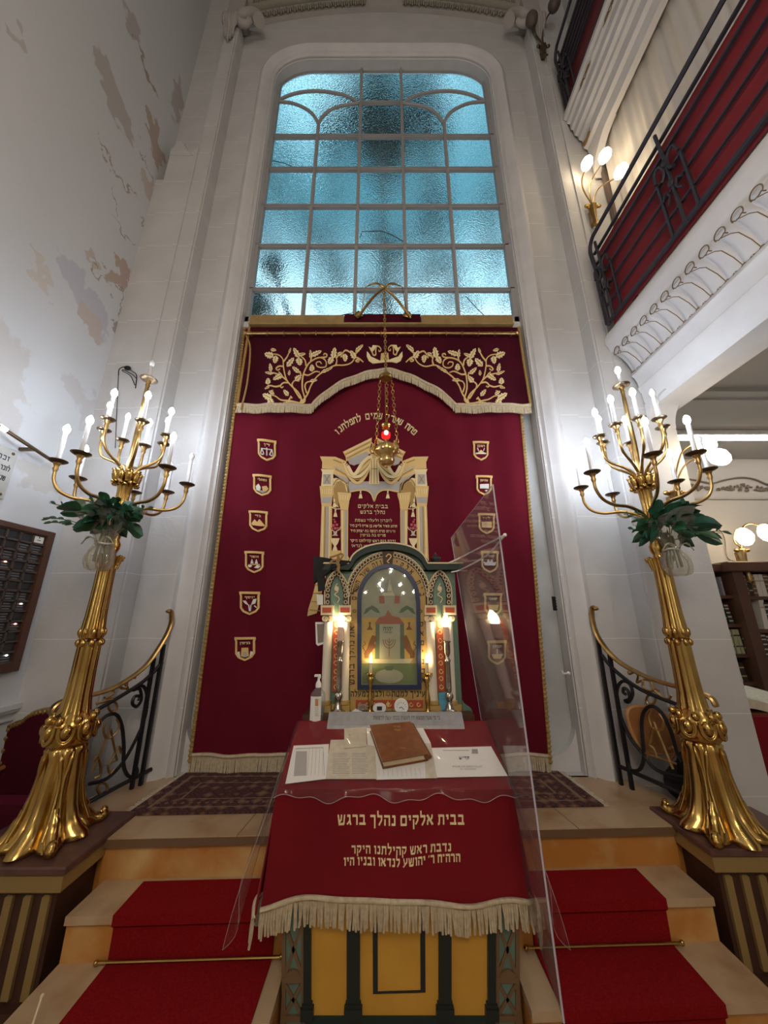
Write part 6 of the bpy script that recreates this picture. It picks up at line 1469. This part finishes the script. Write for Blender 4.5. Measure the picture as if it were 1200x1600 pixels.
# ------------------------------------------------------------------ galleries on the right
def sweep(mb, prof, xb, y0, yc, x1, n=10):
    path = [(xb, y0, 0), (xb, yc, 0)]
    mb.grid(lambda u, v: (lambda p, q: (p[0]-q[0]*math.cos(p[2]), p[1]+q[0]*math.sin(p[2]), q[1]))(path[round(u*(len(path)-1))], prof[round(v*(len(prof)-1))]), len(path)-1, len(prof)-1)
gal = thing('balcony', (2.2, .8, 3.2), 'white lower gallery front with row of gilt-edged shell mouldings above the aisle', 'balcony')
XB = 2.35; YCN = 2.575
prof = [(-.12, 3.97), (.33, 3.97), (.352, 3.955), (.352, 3.93), (.37, 3.92), (.372, 3.86), (.35, 3.84), (.345, 3.80), (.325, 3.78), (.31, 3.765), (.285, 3.75), (.25, 3.72), (.215, 3.67), (.19, 3.61), (.18, 3.57), (.195, 3.56), (.20, 3.53), (.18, 3.51), (.165, 3.47), (.16, 3.42), (.17, 3.41), (.165, 3.38), (.15, 3.36), (.145, 3.27), (.13, 3.25), (.125, 3.20), (-.12, 3.20), (-.12, 3.44)]
mb = MB(); sweep(mb, prof, XB, -2.2, YCN, 2.43); obj('fascia', mb, M['stucco'], gal, smooth=50)
sm, gm = MB(), MB()
cv = [(.318, 3.775), (.30, 3.765), (.265, 3.745), (.23, 3.70), (.20, 3.64), (.182, 3.575)]
def cove(v):
    k = v*(len(cv)-1); i = min(int(k), len(cv)-2); f = k-i; return cv[i][0]*(1-f)+cv[i+1][0]*f, cv[i][1]*(1-f)+cv[i+1][1]*f
M['gilt'] = mat('gilt_line', (.20, .13, .06), .45, .4)
ys_ = [2.50-.107*k for k in range(40)]
for yk in ys_:
    hw = .0505
    def sf(u, v):
        o, z = cove(v); s = (u*2-1); bul = .030*math.sqrt(max(0, 1-s*s))*(1-.5*v)*(1 if v > .04 else .3); return (XB-o-bul*.75, yk+hw*s*(1-.0*v), z-bul*.6)
    sm.grid(sf, 8, 8)
    lp = [(XB-.335-.016*math.sin(a*PI/12)*0, yk+.034*math.cos(a*PI/12)*1.0, 3.735+.038*math.sin(a*PI/12)) for a in range(-2, 15)]
    gm.tube([(x-.004, y, z) for x, y, z in lp]+[(XB-.335, yk-.018, 3.722), (XB-.325, yk-.030, 3.705)], .0035, 5)
    gm.tube([(XB-.335, yk+.012, 3.715), (XB-.31, yk-.03, 3.70), (XB-.29, yk-.05, 3.68), (XB-.235, yk-.0535, 3.62), (XB-.20, yk-.0535, 3.565)], .0028, 5)
    gm.tube([(XB-.335, yk+.034, 3.73), (XB-.336, yk+.018, 3.712), (XB-.336, yk-.005, 3.712), (XB-.335, yk-.02, 3.722)], .0035, 5)
wv = [(XB-.192, 2.565-.0089*k, 3.562+.010*math.sin(k*2*PI/6)) for k in range(480)]
gm.tube(wv, .0032, 5)
obj('shell_moulding', sm, M['stucco'], gal, smooth=60); obj('gilt_outline', gm, M['gilt'], gal)
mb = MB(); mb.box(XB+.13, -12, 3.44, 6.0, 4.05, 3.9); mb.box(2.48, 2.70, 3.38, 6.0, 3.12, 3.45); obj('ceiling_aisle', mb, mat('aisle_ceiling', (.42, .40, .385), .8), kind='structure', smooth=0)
mb = MB(); mb.prism([(2.575, 3.25)]+[(2.575-.22+.22*math.sin(a*PI/16), 3.25-.0-.22+.22*math.cos(a*PI/16)) for a in range(9)], lambda u, v, h: (h, u, v), 2.20, 2.42); obj('trim_7', mb, M['stucco'], kind='structure', smooth=0)

def railing(label, x, zf, zt, y1_, posts, bars, base, red, iron, both=True):
    t_ = thing('balcony_railing', base, label, 'railing')
    mb = MB(); mb.slabgrid(lambda u, v: (x+.045+.001*math.sin(40*u), -2.2+(y1_-.02+2.2)*u, zf+.002+(zt-.032-zf)*v), 60, 4, (.006, 0, 0)); obj('cloth_panel', mb, red, t_)
    mb = MB(); mb.tube([(x-.045, -2.2, zt+.05), (x-.045, y1_-.12, zt+.05)]+[(x-.045+.004*a, y1_-.12+.10*math.sin(a*PI/12), zt-.05+.10*math.cos(a*PI/12)) for a in range(1, 7)]+[(x, y1_-.015, zt-.25), (x+.01, y1_-.01, zf)], .017, 8); obj('handrail', mb, iron, t_)
    for f, r in bars: mb = MB(); z = zf+(zt-zf)*f; mb.box(x-.0, -2.2, z-r, x+.02, y1_-.02, z+r); obj('bar', mb, iron, t_, smooth=0)
    for yp_ in posts:
        mb = MB(); mb.tube([(x, yp_, zf), (x, yp_, zf+(zt-zf)*.6), (x-.015, yp_, zt+.02)], .012, 6)
        H = zt-zf
        for s in (-1, 1):
            mb.box(x-.004, yp_+s*.10-.008, zf+.02, x+.012, yp_+s*.10+.008, zf+H*.62)
            mb.tube(smooth_path([(x-.008, yp_+s*.10, zf+H*.62), (x-.012, yp_+s*.08, zf+H*.72), (x-.014, yp_+s*.03, zf+H*.70), (x-.012, yp_+s*.02, zf+H*.6), (x-.012, yp_+s*.05, zf+H*.55)], 5), .010, 6)
            mb.tube(smooth_path([(x-.008, yp_+s*.06, zf+H*.3), (x-.012, yp_+s*.03, zf+H*.36), (x-.014, yp_+s*.05, zf+H*.42), (x-.012, yp_+s*.08, zf+H*.38)], 4), .008, 6)
        mb.ball((x-.012, yp_, zf+H*.45), (.014, .022, .03), 8, 6); mb.ball((x-.012, yp_, zf+H*.68), (.014, .022, .03), 8, 6); obj('post', mb, iron, t_)
    return t_
railing('black iron railing backed with red cloth on the lower gallery', 1.955, 3.975, 4.82, 2.47, (2.38, 1.64, .4), ((.03, .014), (.22, .006), (.42, .006), (.60, .008), (.80, .009), (.95, .010)), (2.0, .8, 3.975), mat('gallery_red_cloth', (.23, .014, .022), .8, noise=(4, (.17, .01, .018), .3, .7)), M['ironblue'])
ug = thing('balcony', (2.2, .8, 6.1), 'white upper gallery front with narrow mouldings near the top of the hall', 'balcony')
XB2 = 2.42; prof = [(-.10, 7.06), (.34, 7.06), (.36, 7.04), (.36, 6.97), (.33, 6.95), (.33, 6.88), (.30, 6.86), (.30, 6.74), (.275, 6.72), (.275, 6.60), (.24, 6.58), (.24, 6.50), (.205, 6.47), (.205, 6.30), (.17, 6.27), (.16, 6.10), (.10, 6.10), (.10, 6.60)]
prof = [(o, 7.06-(7.06-z)*.73) for o, z in prof]
mb = MB(); sweep(mb, prof, XB2, -2.2, 2.575, 2.5); obj('fascia', mb, M['stucco'], ug, smooth=50)
mb = MB()
for k in range(7):
    y = 2.2-.42*k
    mb.tube([(XB2-.335, y+.018*math.cos(a*PI/5), 6.915+.026*math.sin(a*PI/5)) for a in range(10)], .004, 5, closed=True)
    for s in (-1, 1): mb.tube(smooth_path([(XB2-.335, y+s*.02, 6.92), (XB2-.335, y+s*.06, 6.93), (XB2-.335, y+s*.11, 6.91)], 4), [.010, .008, .002], 5); mb.tube(smooth_path([(XB2-.335, y+s*.03, 6.91), (XB2-.335, y+s*.08, 6.905), (XB2-.335, y+s*.10, 6.92)], 4), .004, 5)
obj('gilt_ornament', mb, M['gilt'], ug)
mb = MB(); mb.box(XB2+.11, -12, 6.30, 6.0, 4.05, 6.98); obj('ceiling_gallery', mb, M['stucco'], kind='structure', smooth=0)
mb = MB(); mb.prism([(2.575, 6.40)]+[(2.575-.34+.34*math.sin(a*PI/20), 6.37-.34+.34*math.cos(a*PI/20)) for a in range(11)], lambda u, v, h: (h, u, v), 2.26, 2.335); obj('trim_8', mb, M['stucco'], kind='structure', smooth=40)
mb = MB(); mb.tube(smooth_path([(2.18, 2.54, 6.50), (2.17, 2.50, 6.44), (2.18, 2.44, 6.46), (2.18, 2.40, 6.50)], 5), [.01, .02, .016, .004], 6); obj('gilt_corner', mb, M['gilt'], ug)
railing('dark iron railing backed with red cloth on the upper gallery', 2.07, 7.065, 7.9, 2.50, (2.42, 1.6), ((.03, .015), (.42, .010), (.5, .01), (.62, .014), (.72, .014), (.84, .016), (.95, .02)), (2.1, .8, 7.065), mat('upper_red_cloth', (.12, .012, .015), .85), M['ironblue'])

# sheer curtain behind the lower gallery railing
def shr(u, v):
    y = -2.0+4.52*u; z = 3.985+2.60*v; p = .011*math.sin(y*34+.8*math.sin(y*5))*(.6+.4*v)+.006*math.sin(y*77); return Vector((2.375+p+.02*(1-v)*math.sin(y*2.1), y+.02*math.sin(v*4), z))
mb = MB(); mb.slabgrid(shr, 260, 10, (.006, 0, 0)); obj('sheer_curtain', mb, mat('sheer_white_cloth', (.58, .55, .52), .9), label='white pleated curtain hanging behind the lower gallery railing', cat='curtain', smooth=80)
mb = MB(); mb.box(2.65, -12, 3.9, 2.75, 2.62, 6.4); mb.box(2.9, -12, 6.9, 3.0, 2.62, 10.2); mb.box(2.42, 2.6, 3.4, 6.1, 2.75, 10.2); obj('wall_gallery', mb, mat('gallery_wall', (.40, .40, .38), .8), kind='structure', smooth=0)
mb = MB(); d0 = P(935, 300, 2.56); mb.box(2.33, 2.535, 3.97, 2.42, 2.58, 6.1); obj('trim_9', mb, mat('brown_jamb', (.12, .085, .07), .7), kind='structure', smooth=0)

def sconce(name, base, globes, label, lit, r, stemr, body, gm_, mid=None):
    base = Vector(base); t_ = thing('wall_sconce', base, label, 'wall lamp')
    mb = MB(); h = body
    mb.lathe([(.0, -h), (.02, -h), (.026, -h*.9), (.020, -h*.7), (.030, -h*.3), (.042, -.01), (.035, .0), (.0, .004)], base, 16, (6, lambda z: .08, lambda a: math.cos(a)))
    for s in (-1, 1): mb.ball(base+Vector((s*.06, -.01, -.015)), (.026, .018, .020), 10, 8); mb.tube([base+Vector((0, 0, -.02)), base+Vector((s*.05, 0, -.02))], .013, 6)
    mb.tube(smooth_path([base+Vector((-.02, -.01, -h)), base+Vector((0, -.02, -h-.025)), base+Vector((.03, -.01, -h))], 4), .010, 6); mb.box(base.x-.02, base.y, base.z-h*.8, base.x+.02, base.y+.06, base.z-.03)
    obj('backplate', mb, M['brass'] if lit else M['darkbrass'], t_)
    for i, (g, ax, via) in enumerate(globes):
        g = Vector(g); mb = MB(); pts = [base+Vector((0, -.01, 0))]+[Vector(v) for v in via]+[g-Vector(ax).normalized()*r*1.1]; mb.tube(smooth_path(pts, 6), stemr, 6); st = obj('stem', mb, M['brass'] if lit else M['darkbrass'], t_)
        mb = MB(); mb.lathe([(.0, -r*1.25), (r*.45, -r*1.1), (r*.85, -r*.5), (r, .1*r), (r*.8, r*.8), (r*.4, r*1.25), (.0, r*1.35)], g, 18, axis=ax); obj('glass_globe', mb, gm_, st, smooth=70)
    return t_
Y_ = 2.53
q = lambda px, py, y=Y_: tuple(P(px, py, y))
sconce('a', q(925, 322), [(q(917, 256, 2.45), (.3, -.4, 1), [q(913, 300), q(909, 282)]), (q(945, 244, 2.30), (.4, -.4, 1), [q(921, 300), q(925, 280)]), (q(970, 268, 2.20), (.6, -.3, .8), [q(930, 305), q(938, 292)])], 'gilt wall sconce with glowing globes beside the lower gallery railing', 1, .055, .007, .26, M['warmled'])
M['offglobe'] = mat('unlit_dark_globe', (.10, .075, .06), .5)
sconce('b', q(848, 73, 2.53), [(q(831, 31, 2.45), (-.1, -.1, 1), [q(838, 55)]), (q(866, 7, 2.4), (.1, -.1, 1), [q(848, 50), q(856, 25)])], 'unlit sconce with dark globes high on the pilaster by the upper gallery', 0, .075, .009, .20, M['offglobe'])
sconce('c', q(1052, 768, 2.5), [(q(1101, 692, 2.40), (.5, -.2, -.6), [q(1057, 735, 2.48), q(1066, 706, 2.46), q(1084, 692, 2.43)]), (q(1122, 713, 2.35), (.5, -.2, -.6), [q(1060, 745, 2.48), q(1072, 725, 2.45), q(1095, 712, 2.4)])], 'gilt sconce with two large glowing globes behind the candelabrum by the aisle', 1, .060, .006, .14, M['warmled'])
sconce('d', q(1157, 858, 3.70), [(q(1163, 838, 3.6), (.1, -.1, -1), [q(1147, 845, 3.66), q(1149, 829, 3.64), q(1156, 829, 3.62)]), (q(1198, 832, 3.6), (.3, -.1, -1), [q(1160, 826, 3.66), q(1172, 818, 3.64), q(1187, 822, 3.62)])], 'gilt sconce with two glowing globes above the dark bookcase', 1, .075, .008, .34, M['warmled'])

# aisle under the gallery: back wall, tube light, garland, bookcase
YBK = 4.06
mb = MB(); mb.box(1.9, YBK, -.05, 6.1, YBK+.2, 3.6); obj('wall_aisle', mb, mat('aisle_wall', (.56, .52, .48), .8), kind='structure', smooth=0)
mb = MB(); z_ = P(1100, 778, YBK).z; mb.box(2.4, YBK-.02, z_-.02, 6.0, YBK, z_+.01); obj('trim_10', mb, mat('aisle_trim', (.50, .46, .43), .7), kind='structure', smooth=0)
G = lambda px, py: P(px, py, YBK-.015)
mb = MB(); mb.tube(smooth_path([G(1040, 752), G(1062, 747), G(1085, 750), G(1105, 754), (G(1115, 755)), G(1132, 750), G(1158, 746), G(1180, 749), G(1200, 757), G(1220, 757)], 5), .010, 6)
random.seed(9)
for c in (1075, 1160, 1235):
    for k in range(46):
        dx = random.uniform(-40, 40); dy = random.uniform(-4, 7)*(1-abs(dx)/50); mb.ball(G(c+dx, 762+dy-2*math.cos(dx/14)), (random.uniform(.012, .03), .012, random.uniform(.008, .02)), 6, 4)
obj('plaster_garland', mb, mat('painted_garland', (.20, .155, .12), .8), label='brown painted garland in relief on the aisle wall above the bookcase', cat='garland')
ft = thing('tube_light', PZ(1120, 680, 3.42), 'long white fluorescent tube light on the aisle ceiling', 'ceiling light')
a = PZ(1040, 683, 3.36); b_ = Vector((5.6, a.y, 3.36))
mb = MB(); mb.box(a.x, a.y-.01, 3.385, b_.x, a.y+.12, 3.438)
for k in range(40): mb.box(a.x+.03+k*.06, a.y-.018, 3.40, a.x+.055+k*.06, a.y-.008, 3.415)
obj('housing', mb, M['white'], ft, smooth=0)
mb = MB(); mb.tube([a+Vector((0, .05, .01)), b_+Vector((0, .05, .01))], .022, 12); obj('tube', mb, M['tubelight'], ft)
mb = MB(); mb.tube(smooth_path([G(1105, 812), G(1130, 835), G(1136, 870), G(1150, 878)], 5), .004, 5); obj('wall_cable', mb, M['darkbrass'], label='thin cable drooping on the aisle wall to the bookcase', cat='cable')

YF = 3.72
BZ = lambda py: P(1110, py, YF).z
BXp = lambda px, py: P(px, py, YF).x
bc = thing('bookcase', (3.4, 3.85, 0), 'dark brown bookcase filled with old books in the aisle', 'bookcase')
xu0, xu1 = BXp(1137, 900), BXp(1153, 900)       # upright between the bays
ztop = BZ(893); xl_ = 2.36; xr_ = 5.2
mb = MB(); mb.box(xl_, YBK-.03, 0, xr_, YBK-.01, ztop); obj('back_panel', mb, M['wood'], bc, smooth=0)
mb = MB(); mb.box(xl_-.02, YF-.03, ztop, xu0, YBK-.01, BZ(881), .008); mb.box(xu0-.06, YF-.10, ztop-.01, xr_, YBK-.01, BZ(879), .010); obj('cornice', mb, M['wood'], bc, smooth=0)
for x0, x1, yf in ((xl_-.02, xl_+.03, YF), (xu0, xu1, YF-.06), (4.35, 4.5, YF-.06)): mb = MB(); mb.box(x0, yf, 0, x1, YBK-.02, ztop); obj('upright', mb, M['wood'], bc, smooth=0)
rows1 = [932, 977, 1024, 1068, 1113]; rows2 = [934, 985, 1030, 1072, 1115]
for py in rows1: mb = MB(); z = BZ(py); mb.box(xl_+.03, YF, z-.02, xu0, YBK-.02, z+.012); obj('shelf', mb, M['wood'], bc, smooth=0)
for py in rows2: mb = MB(); z = BZ(py); mb.box(xu1, YF-.04, z-.02, 4.4, YBK-.02, z+.012); obj('shelf', mb, M['wood'], bc, smooth=0)
BC = {'black': (.02, .018, .018), 'brown': (.09, .04, .025), 'dark red': (.12, .02, .02), 'pale green': (.36, .36, .22), 'grey': (.25, .25, .27), 'white': (.6, .57, .52), 'striped brown': (.11, .06, .04), 'striped black': (.03, .028, .03)}
BMt = {k: mat('book_'+k.replace(' ', '_'), v, .6) for k, v in BC.items()}
bands = mat('book_gilt_band', (.40, .30, .16), .5); bandw = mat('book_pale_label', (.5, .46, .4), .6)
ORD = ['first', 'second', 'third', 'fourth', 'fifth', 'sixth', 'seventh', 'eighth', 'ninth', 'tenth', 'eleventh', 'twelfth']
SH = ['top', 'second', 'third', 'fourth', 'fifth']
def books(bay, row, z0, x, items, yf):
    for i, (gap, wd, ht, col, lean) in enumerate(items):
        x += gap; wd *= 1; 
        lab = '%s book, %s from the left on the %s shelf of the bookcase %s bay' % (col, ORD[i], SH[row], bay)
        t_ = thing('book', (x, yf+.02, z0), lab, 'book', 'old books in the aisle bookcase'); ln = lambda z: lean*(z-z0)
        mb = MB(); z1 = z0+ht
        mb.hexa([(x, yf+.02, z0), (x+wd, yf+.02, z0), (x+wd, yf+.2, z0), (x, yf+.2, z0)], [(x+ln(z1), yf+.02, z1), (x+wd+ln(z1), yf+.02, z1), (x+wd+ln(z1), yf+.2, z1), (x+ln(z1), yf+.2, z1)]); obj('cover', mb, BMt[col], t_, smooth=0)
        mb = MB()
        fr = (.15, .35, .55, .75, .9) if 'striped' in col else ((.3, .75) if col in ('pale green', 'black', 'brown', 'dark red') else (.7,))
        for f in fr: z = z0+ht*f; mb.box(x+.002+ln(z), yf+.017, z-.006, x+wd-.002+ln(z), yf+.0205, z+.006)
        obj('spine_band', mb, bands if col not in ('pale green', 'striped black') else (bandw if col != 'pale green' else BMt['black']), t_, smooth=0)
        x += wd
zz = lambda rows, r: BZ(rows[r])+.013
bx = lambda px, py: BXp(px, py)
books('left', 0, zz(rows1, 0), bx(1099, 930), [(0, .05, .20, 'black', 0), (.0, .045, .21, 'brown', 0), (.02, .045, .20, 'striped brown', .14), (.07, .02, .19, 'grey', 0)], YF)
books('left', 1, zz(rows1, 1), bx(1108, 975), [(0, .034, .225, 'striped brown', -.05), (.002, .034, .228, 'striped brown', -.05), (.002, .034, .226, 'striped brown', -.05), (.002, .034, .222, 'striped brown', -.05), (.002, .034, .224, 'striped brown', -.05), (.006, .03, .20, 'black', 0), (.02, .042, .20, 'striped black', -.1), (.05, .015, .21, 'grey', 0)], YF)
books('left', 2, zz(rows1, 2), bx(1116, 1022), [(0, .022, .235, 'white', 0), (.004, .034, .225, 'pale green', 0), (.002, .034, .226, 'pale green', 0), (.002, .034, .224, 'pale green', 0), (.002, .034, .226, 'pale green', 0), (.002, .034, .225, 'pale green', 0), (.002, .034, .223, 'pale green', 0), (.016, .034, .23, 'pale green', 0), (.012, .03, .23, 'pale green', -.05), (.004, .02, .19, 'black', 0)], YF)
books('left', 3, zz(rows1, 3), bx(1124, 1066), [(0, .04, .215, 'striped brown', 0), (.003, .045, .22, 'striped black', 0), (.003, .04, .215, 'striped black', 0), (.003, .042, .22, 'striped brown', 0), (.012, .025, .23, 'grey', -.08), (.012, .03, .225, 'white', -.08), (.004, .05, .17, 'black', -.1)], YF)
books('left', 4, zz(rows1, 4), bx(1132, 1110), [(0, .05, .19, 'black', 0), (.003, .045, .17, 'black', 0), (.004, .04, .19, 'grey', .05), (.003, .05, .18, 'black', 0), (.003, .04, .185, 'brown', 0)], YF)
books('right', 0, zz(rows2, 0), bx(1163, 932), [(0, .045, .225, 'striped brown', 0), (.002, .04, .20, 'black', 0), (.004, .042, .225, 'striped brown', 0), (.003, .045, .225, 'white', 0), (.003, .045, .225, 'white', 0), (.003, .05, .225, 'striped brown', 0), (.003, .05, .22, 'striped black', 0)], YF-.04)
books('right', 1, zz(rows2, 1), bx(1192, 984), [(0, .05, .30, 'white', .08), (.01, .05, .26, 'striped black', 0)], YF-.04)
books('right', 2, zz(rows2, 2), bx(1188, 1030), [(0, .045, .23, 'striped black', 0), (.003, .045, .23, 'striped black', 0), (.003, .045, .22, 'striped black', 0)], YF-.04)

# covered table with an open volume, chair, bag
YT = 2.745; xt0 = P(1141, 1121, YT).x; zt = P(1141, 1121, YT).z
tb = thing('side_table', (xt0+.45, YT+.3, 0), 'wooden table at the aisle entrance, mostly hidden by its red cloth', 'table')
mb = MB(); mb.box(xt0+.05, YT+.05, 0, xt0+.95, YT+.6, zt-.035); obj('body', mb, M['woodmid'], tb, smooth=0)
mb = MB(); mb.box(xt0+.0, YT+.0, zt-.035, xt0+1.0, YT+.65, zt-.006); obj('table_top', mb, M['woodmid'], tb, smooth=0)
tc_ = thing('table_cloth', (xt0+.45, YT+.3, zt), 'red cloth with pale fringe covering the aisle table', 'tablecloth')
def tf(u, v):
    x = xt0-.012+1.0*u; z = zt+.004-(.40+.02*math.sin(9*u))*v; return Vector((x-.02*v*(1-u), YT-.012-.02*v-.012*v*math.sin(17*u), z))
def ts(u, v): y = YT-.012+.66*u; return Vector((xt0-.012-.02*v-.01*v*math.sin(13*u), y-.02*v*(1-u), zt+.004-(.40-.2*u+.02*math.sin(8*u))*v))
mb = MB(); mb.slabgrid(tf, 30, 8, (0, .005, 0)); mb.slabgrid(ts, 16, 8, (.005, 0, 0)); mb.slabgrid(lambda u, v: Vector((xt0-.012+1.0*u, YT-.012+.66*v, zt+.004)), 2, 2, (0, 0, -.006)); obj('cloth', mb, M['clothred'], tc_, smooth=80)
mb = MB()
for f, n_ in ((tf, 70), (ts, 40)):
    for k in range(n_): p = f((k+.5)/n_, 1); mb.tube([p, p+Vector((random.uniform(-.01, .01), -.004, -.075))], .006, 5)
obj('fringe', mb, M['fringe'], tc_)
ob = thing('open_book', (xt0+.3, YT+.2, zt), 'thick open volume lying on the red covered aisle table', 'book')
mb = MB(); mb.slabgrid(lambda u, v: Vector((xt0+.03+.62*u, YT+.05+.36*v, zt+.075+.03*math.sin(PI*min(1, 2*abs(u-.5)))*(1 if u != .5 else 0)-.0*v+.03*v)), 20, 4, (0, 0, -.06)); obj('pages', mb, [M['paperold']], ob, smooth=60)
mb = MB(); mb.prism([(xt0+.02, YT+.04), (xt0+.66, YT+.04), (xt0+.66, YT+.42), (xt0+.02, YT+.42)], lambda u, v, h: (u, v, h+zt+.005), .012, 0); obj('cover', mb, M['leather'], ob, smooth=0)
ch = thing('wooden_chair', (1.85, 2.4, 0), 'bentwood chair with oval panel back and dark bag behind the right balustrade', 'chair')
YH = 2.50; H = lambda px, py, h: (lambda p: (p.x, YH-h, p.z))(P(px, py, YH))
Zc = lambda a_, b2: (980+a_*.18333, 1060+b2*.18333)
bp_ = [Zc(*p) for p in ((0, 310), (15, 260), (70, 240), (170, 245), (290, 285), (360, 370), (430, 480), (470, 620), (300, 640), (130, 600), (60, 500), (20, 400))]
mb = MB(); mb.prism(bp_, H, .012, -.012); obj('backrest', mb, M['woodmid'], ch, smooth=0)
mb = MB(); mb.tube([Vector(H(*p, .0)) for p in [(q_.x, q_.y) for q_ in smooth_path([(*p, 0) for p in bp_], 4, True)]], .013, 8, closed=True); obj('back_hoop', mb, mat('pale_bent_wood', (.45, .24, .10), .4), ch)
mb = MB(); s0 = Vector(H(*Zc(170, 700), 0)); mb.box(s0.x, 2.335, .44, s0.x+.42, 2.50, .47, .01); obj('seat', mb, M['woodmid'], ch, smooth=0)
for dx_, y in ((.03, 2.355), (.39, 2.355), (.03, 2.48), (.39, 2.48)): mb = MB(); mb.tube([(s0.x+dx_, y, 0), (s0.x+dx_, y, .445)], .016, 8); obj('leg', mb, M['woodmid'], ch)
bg_ = thing('handbag', s0+Vector((.2, 0, .47)), 'black bag lying on the bentwood chair behind the right balustrade', 'bag')
mb = MB(); mb.grid(lambda u, v: Vector((s0.x+.21+.19*math.cos(2*PI*u)*math.sin(PI*v)**.6, 2.41+.07*math.sin(2*PI*u)*math.sin(PI*v)**.6, .475+.24*(v)*(1+.1*math.sin(6*PI*u)))), 20, 10, cu=True); obj('bag_body', mb, M['black'], bg_)
mb = MB(); mb.tube(smooth_path([(s0.x+.1, 2.39, .66), (s0.x+.13, 2.38, .76), (s0.x+.28, 2.38, .77), (s0.x+.32, 2.39, .66)], 5), .010, 6); obj('bag_handle', mb, M['black'], bg_)
sh = thing('prayer_shawl', P(1160, 1180, 2.62), 'dark grey shawl with pale fringe draped at the aisle table corner', 'shawl')
SQ = lambda px, py, y=2.62: P(px, py, y)
mb = MB(); mb.slabgrid(lambda u, v: SQ(1135+42*u+8*v, 1160+55*v-8*math.sin(PI*u)-6*u, 2.66-.05*math.sin(PI*u)), 12, 8, (0, .02, 0)); obj('cloth', mb, mat('grey_shawl', (.05, .05, .055), .8), sh)
mb = MB()
for k in range(22):
    f = k/21; p = SQ(1172+14*f, 1168+45*f, 2.60); mb.tube([p, p+Vector((.03+.01*random.random(), -.01, -.10))], .006, 5)
obj('fringe', mb, M['fringe'], sh)

# small things by the frame and the steps
mb = MB(); c = P(866, 943, 2.66); mb.box(c.x-.012, 2.655, c.z-.05, c.x+.012, 2.665, c.z+.05); 
for k in range(5): mb.box(c.x-.014, 2.652, c.z-.045+k*.02, c.x+.014, 2.656, c.z-.037+k*.02)
obj('wall_tag', mb, M['iron'], label='small dark ridged tag fixed on the stone frame right of the great curtain', cat='tag', smooth=0)
mb = MB(); c = P(886, 1052, 2.66); mb.tube(smooth_path([c+Vector((.02, .03, 0)), c, c+Vector((-.03, -.01, .0)), c+Vector((-.04, -.01, .02))], 4), .006, 6); mb.ball(c+Vector((.01, 0, 0)), .012, 8, 6)
obj('wall_hook', mb, M['white'], label='small white hook on the stone frame right of the great curtain', cat='hook')
mb = MB(); a = P(66, 1556, 1.655); b_ = P(48, 1610, 1.60); mb.tube([a, b_, (b_.x-.03, b_.y-.01, .0)], .004, 6); mb.ball(a, .007, 8, 6)
obj('thin_stick', mb, M['cream'], label='thin pale stick leaning on the bottom step against the left pedestal', cat='stick')
bpy.context.view_layer.update()
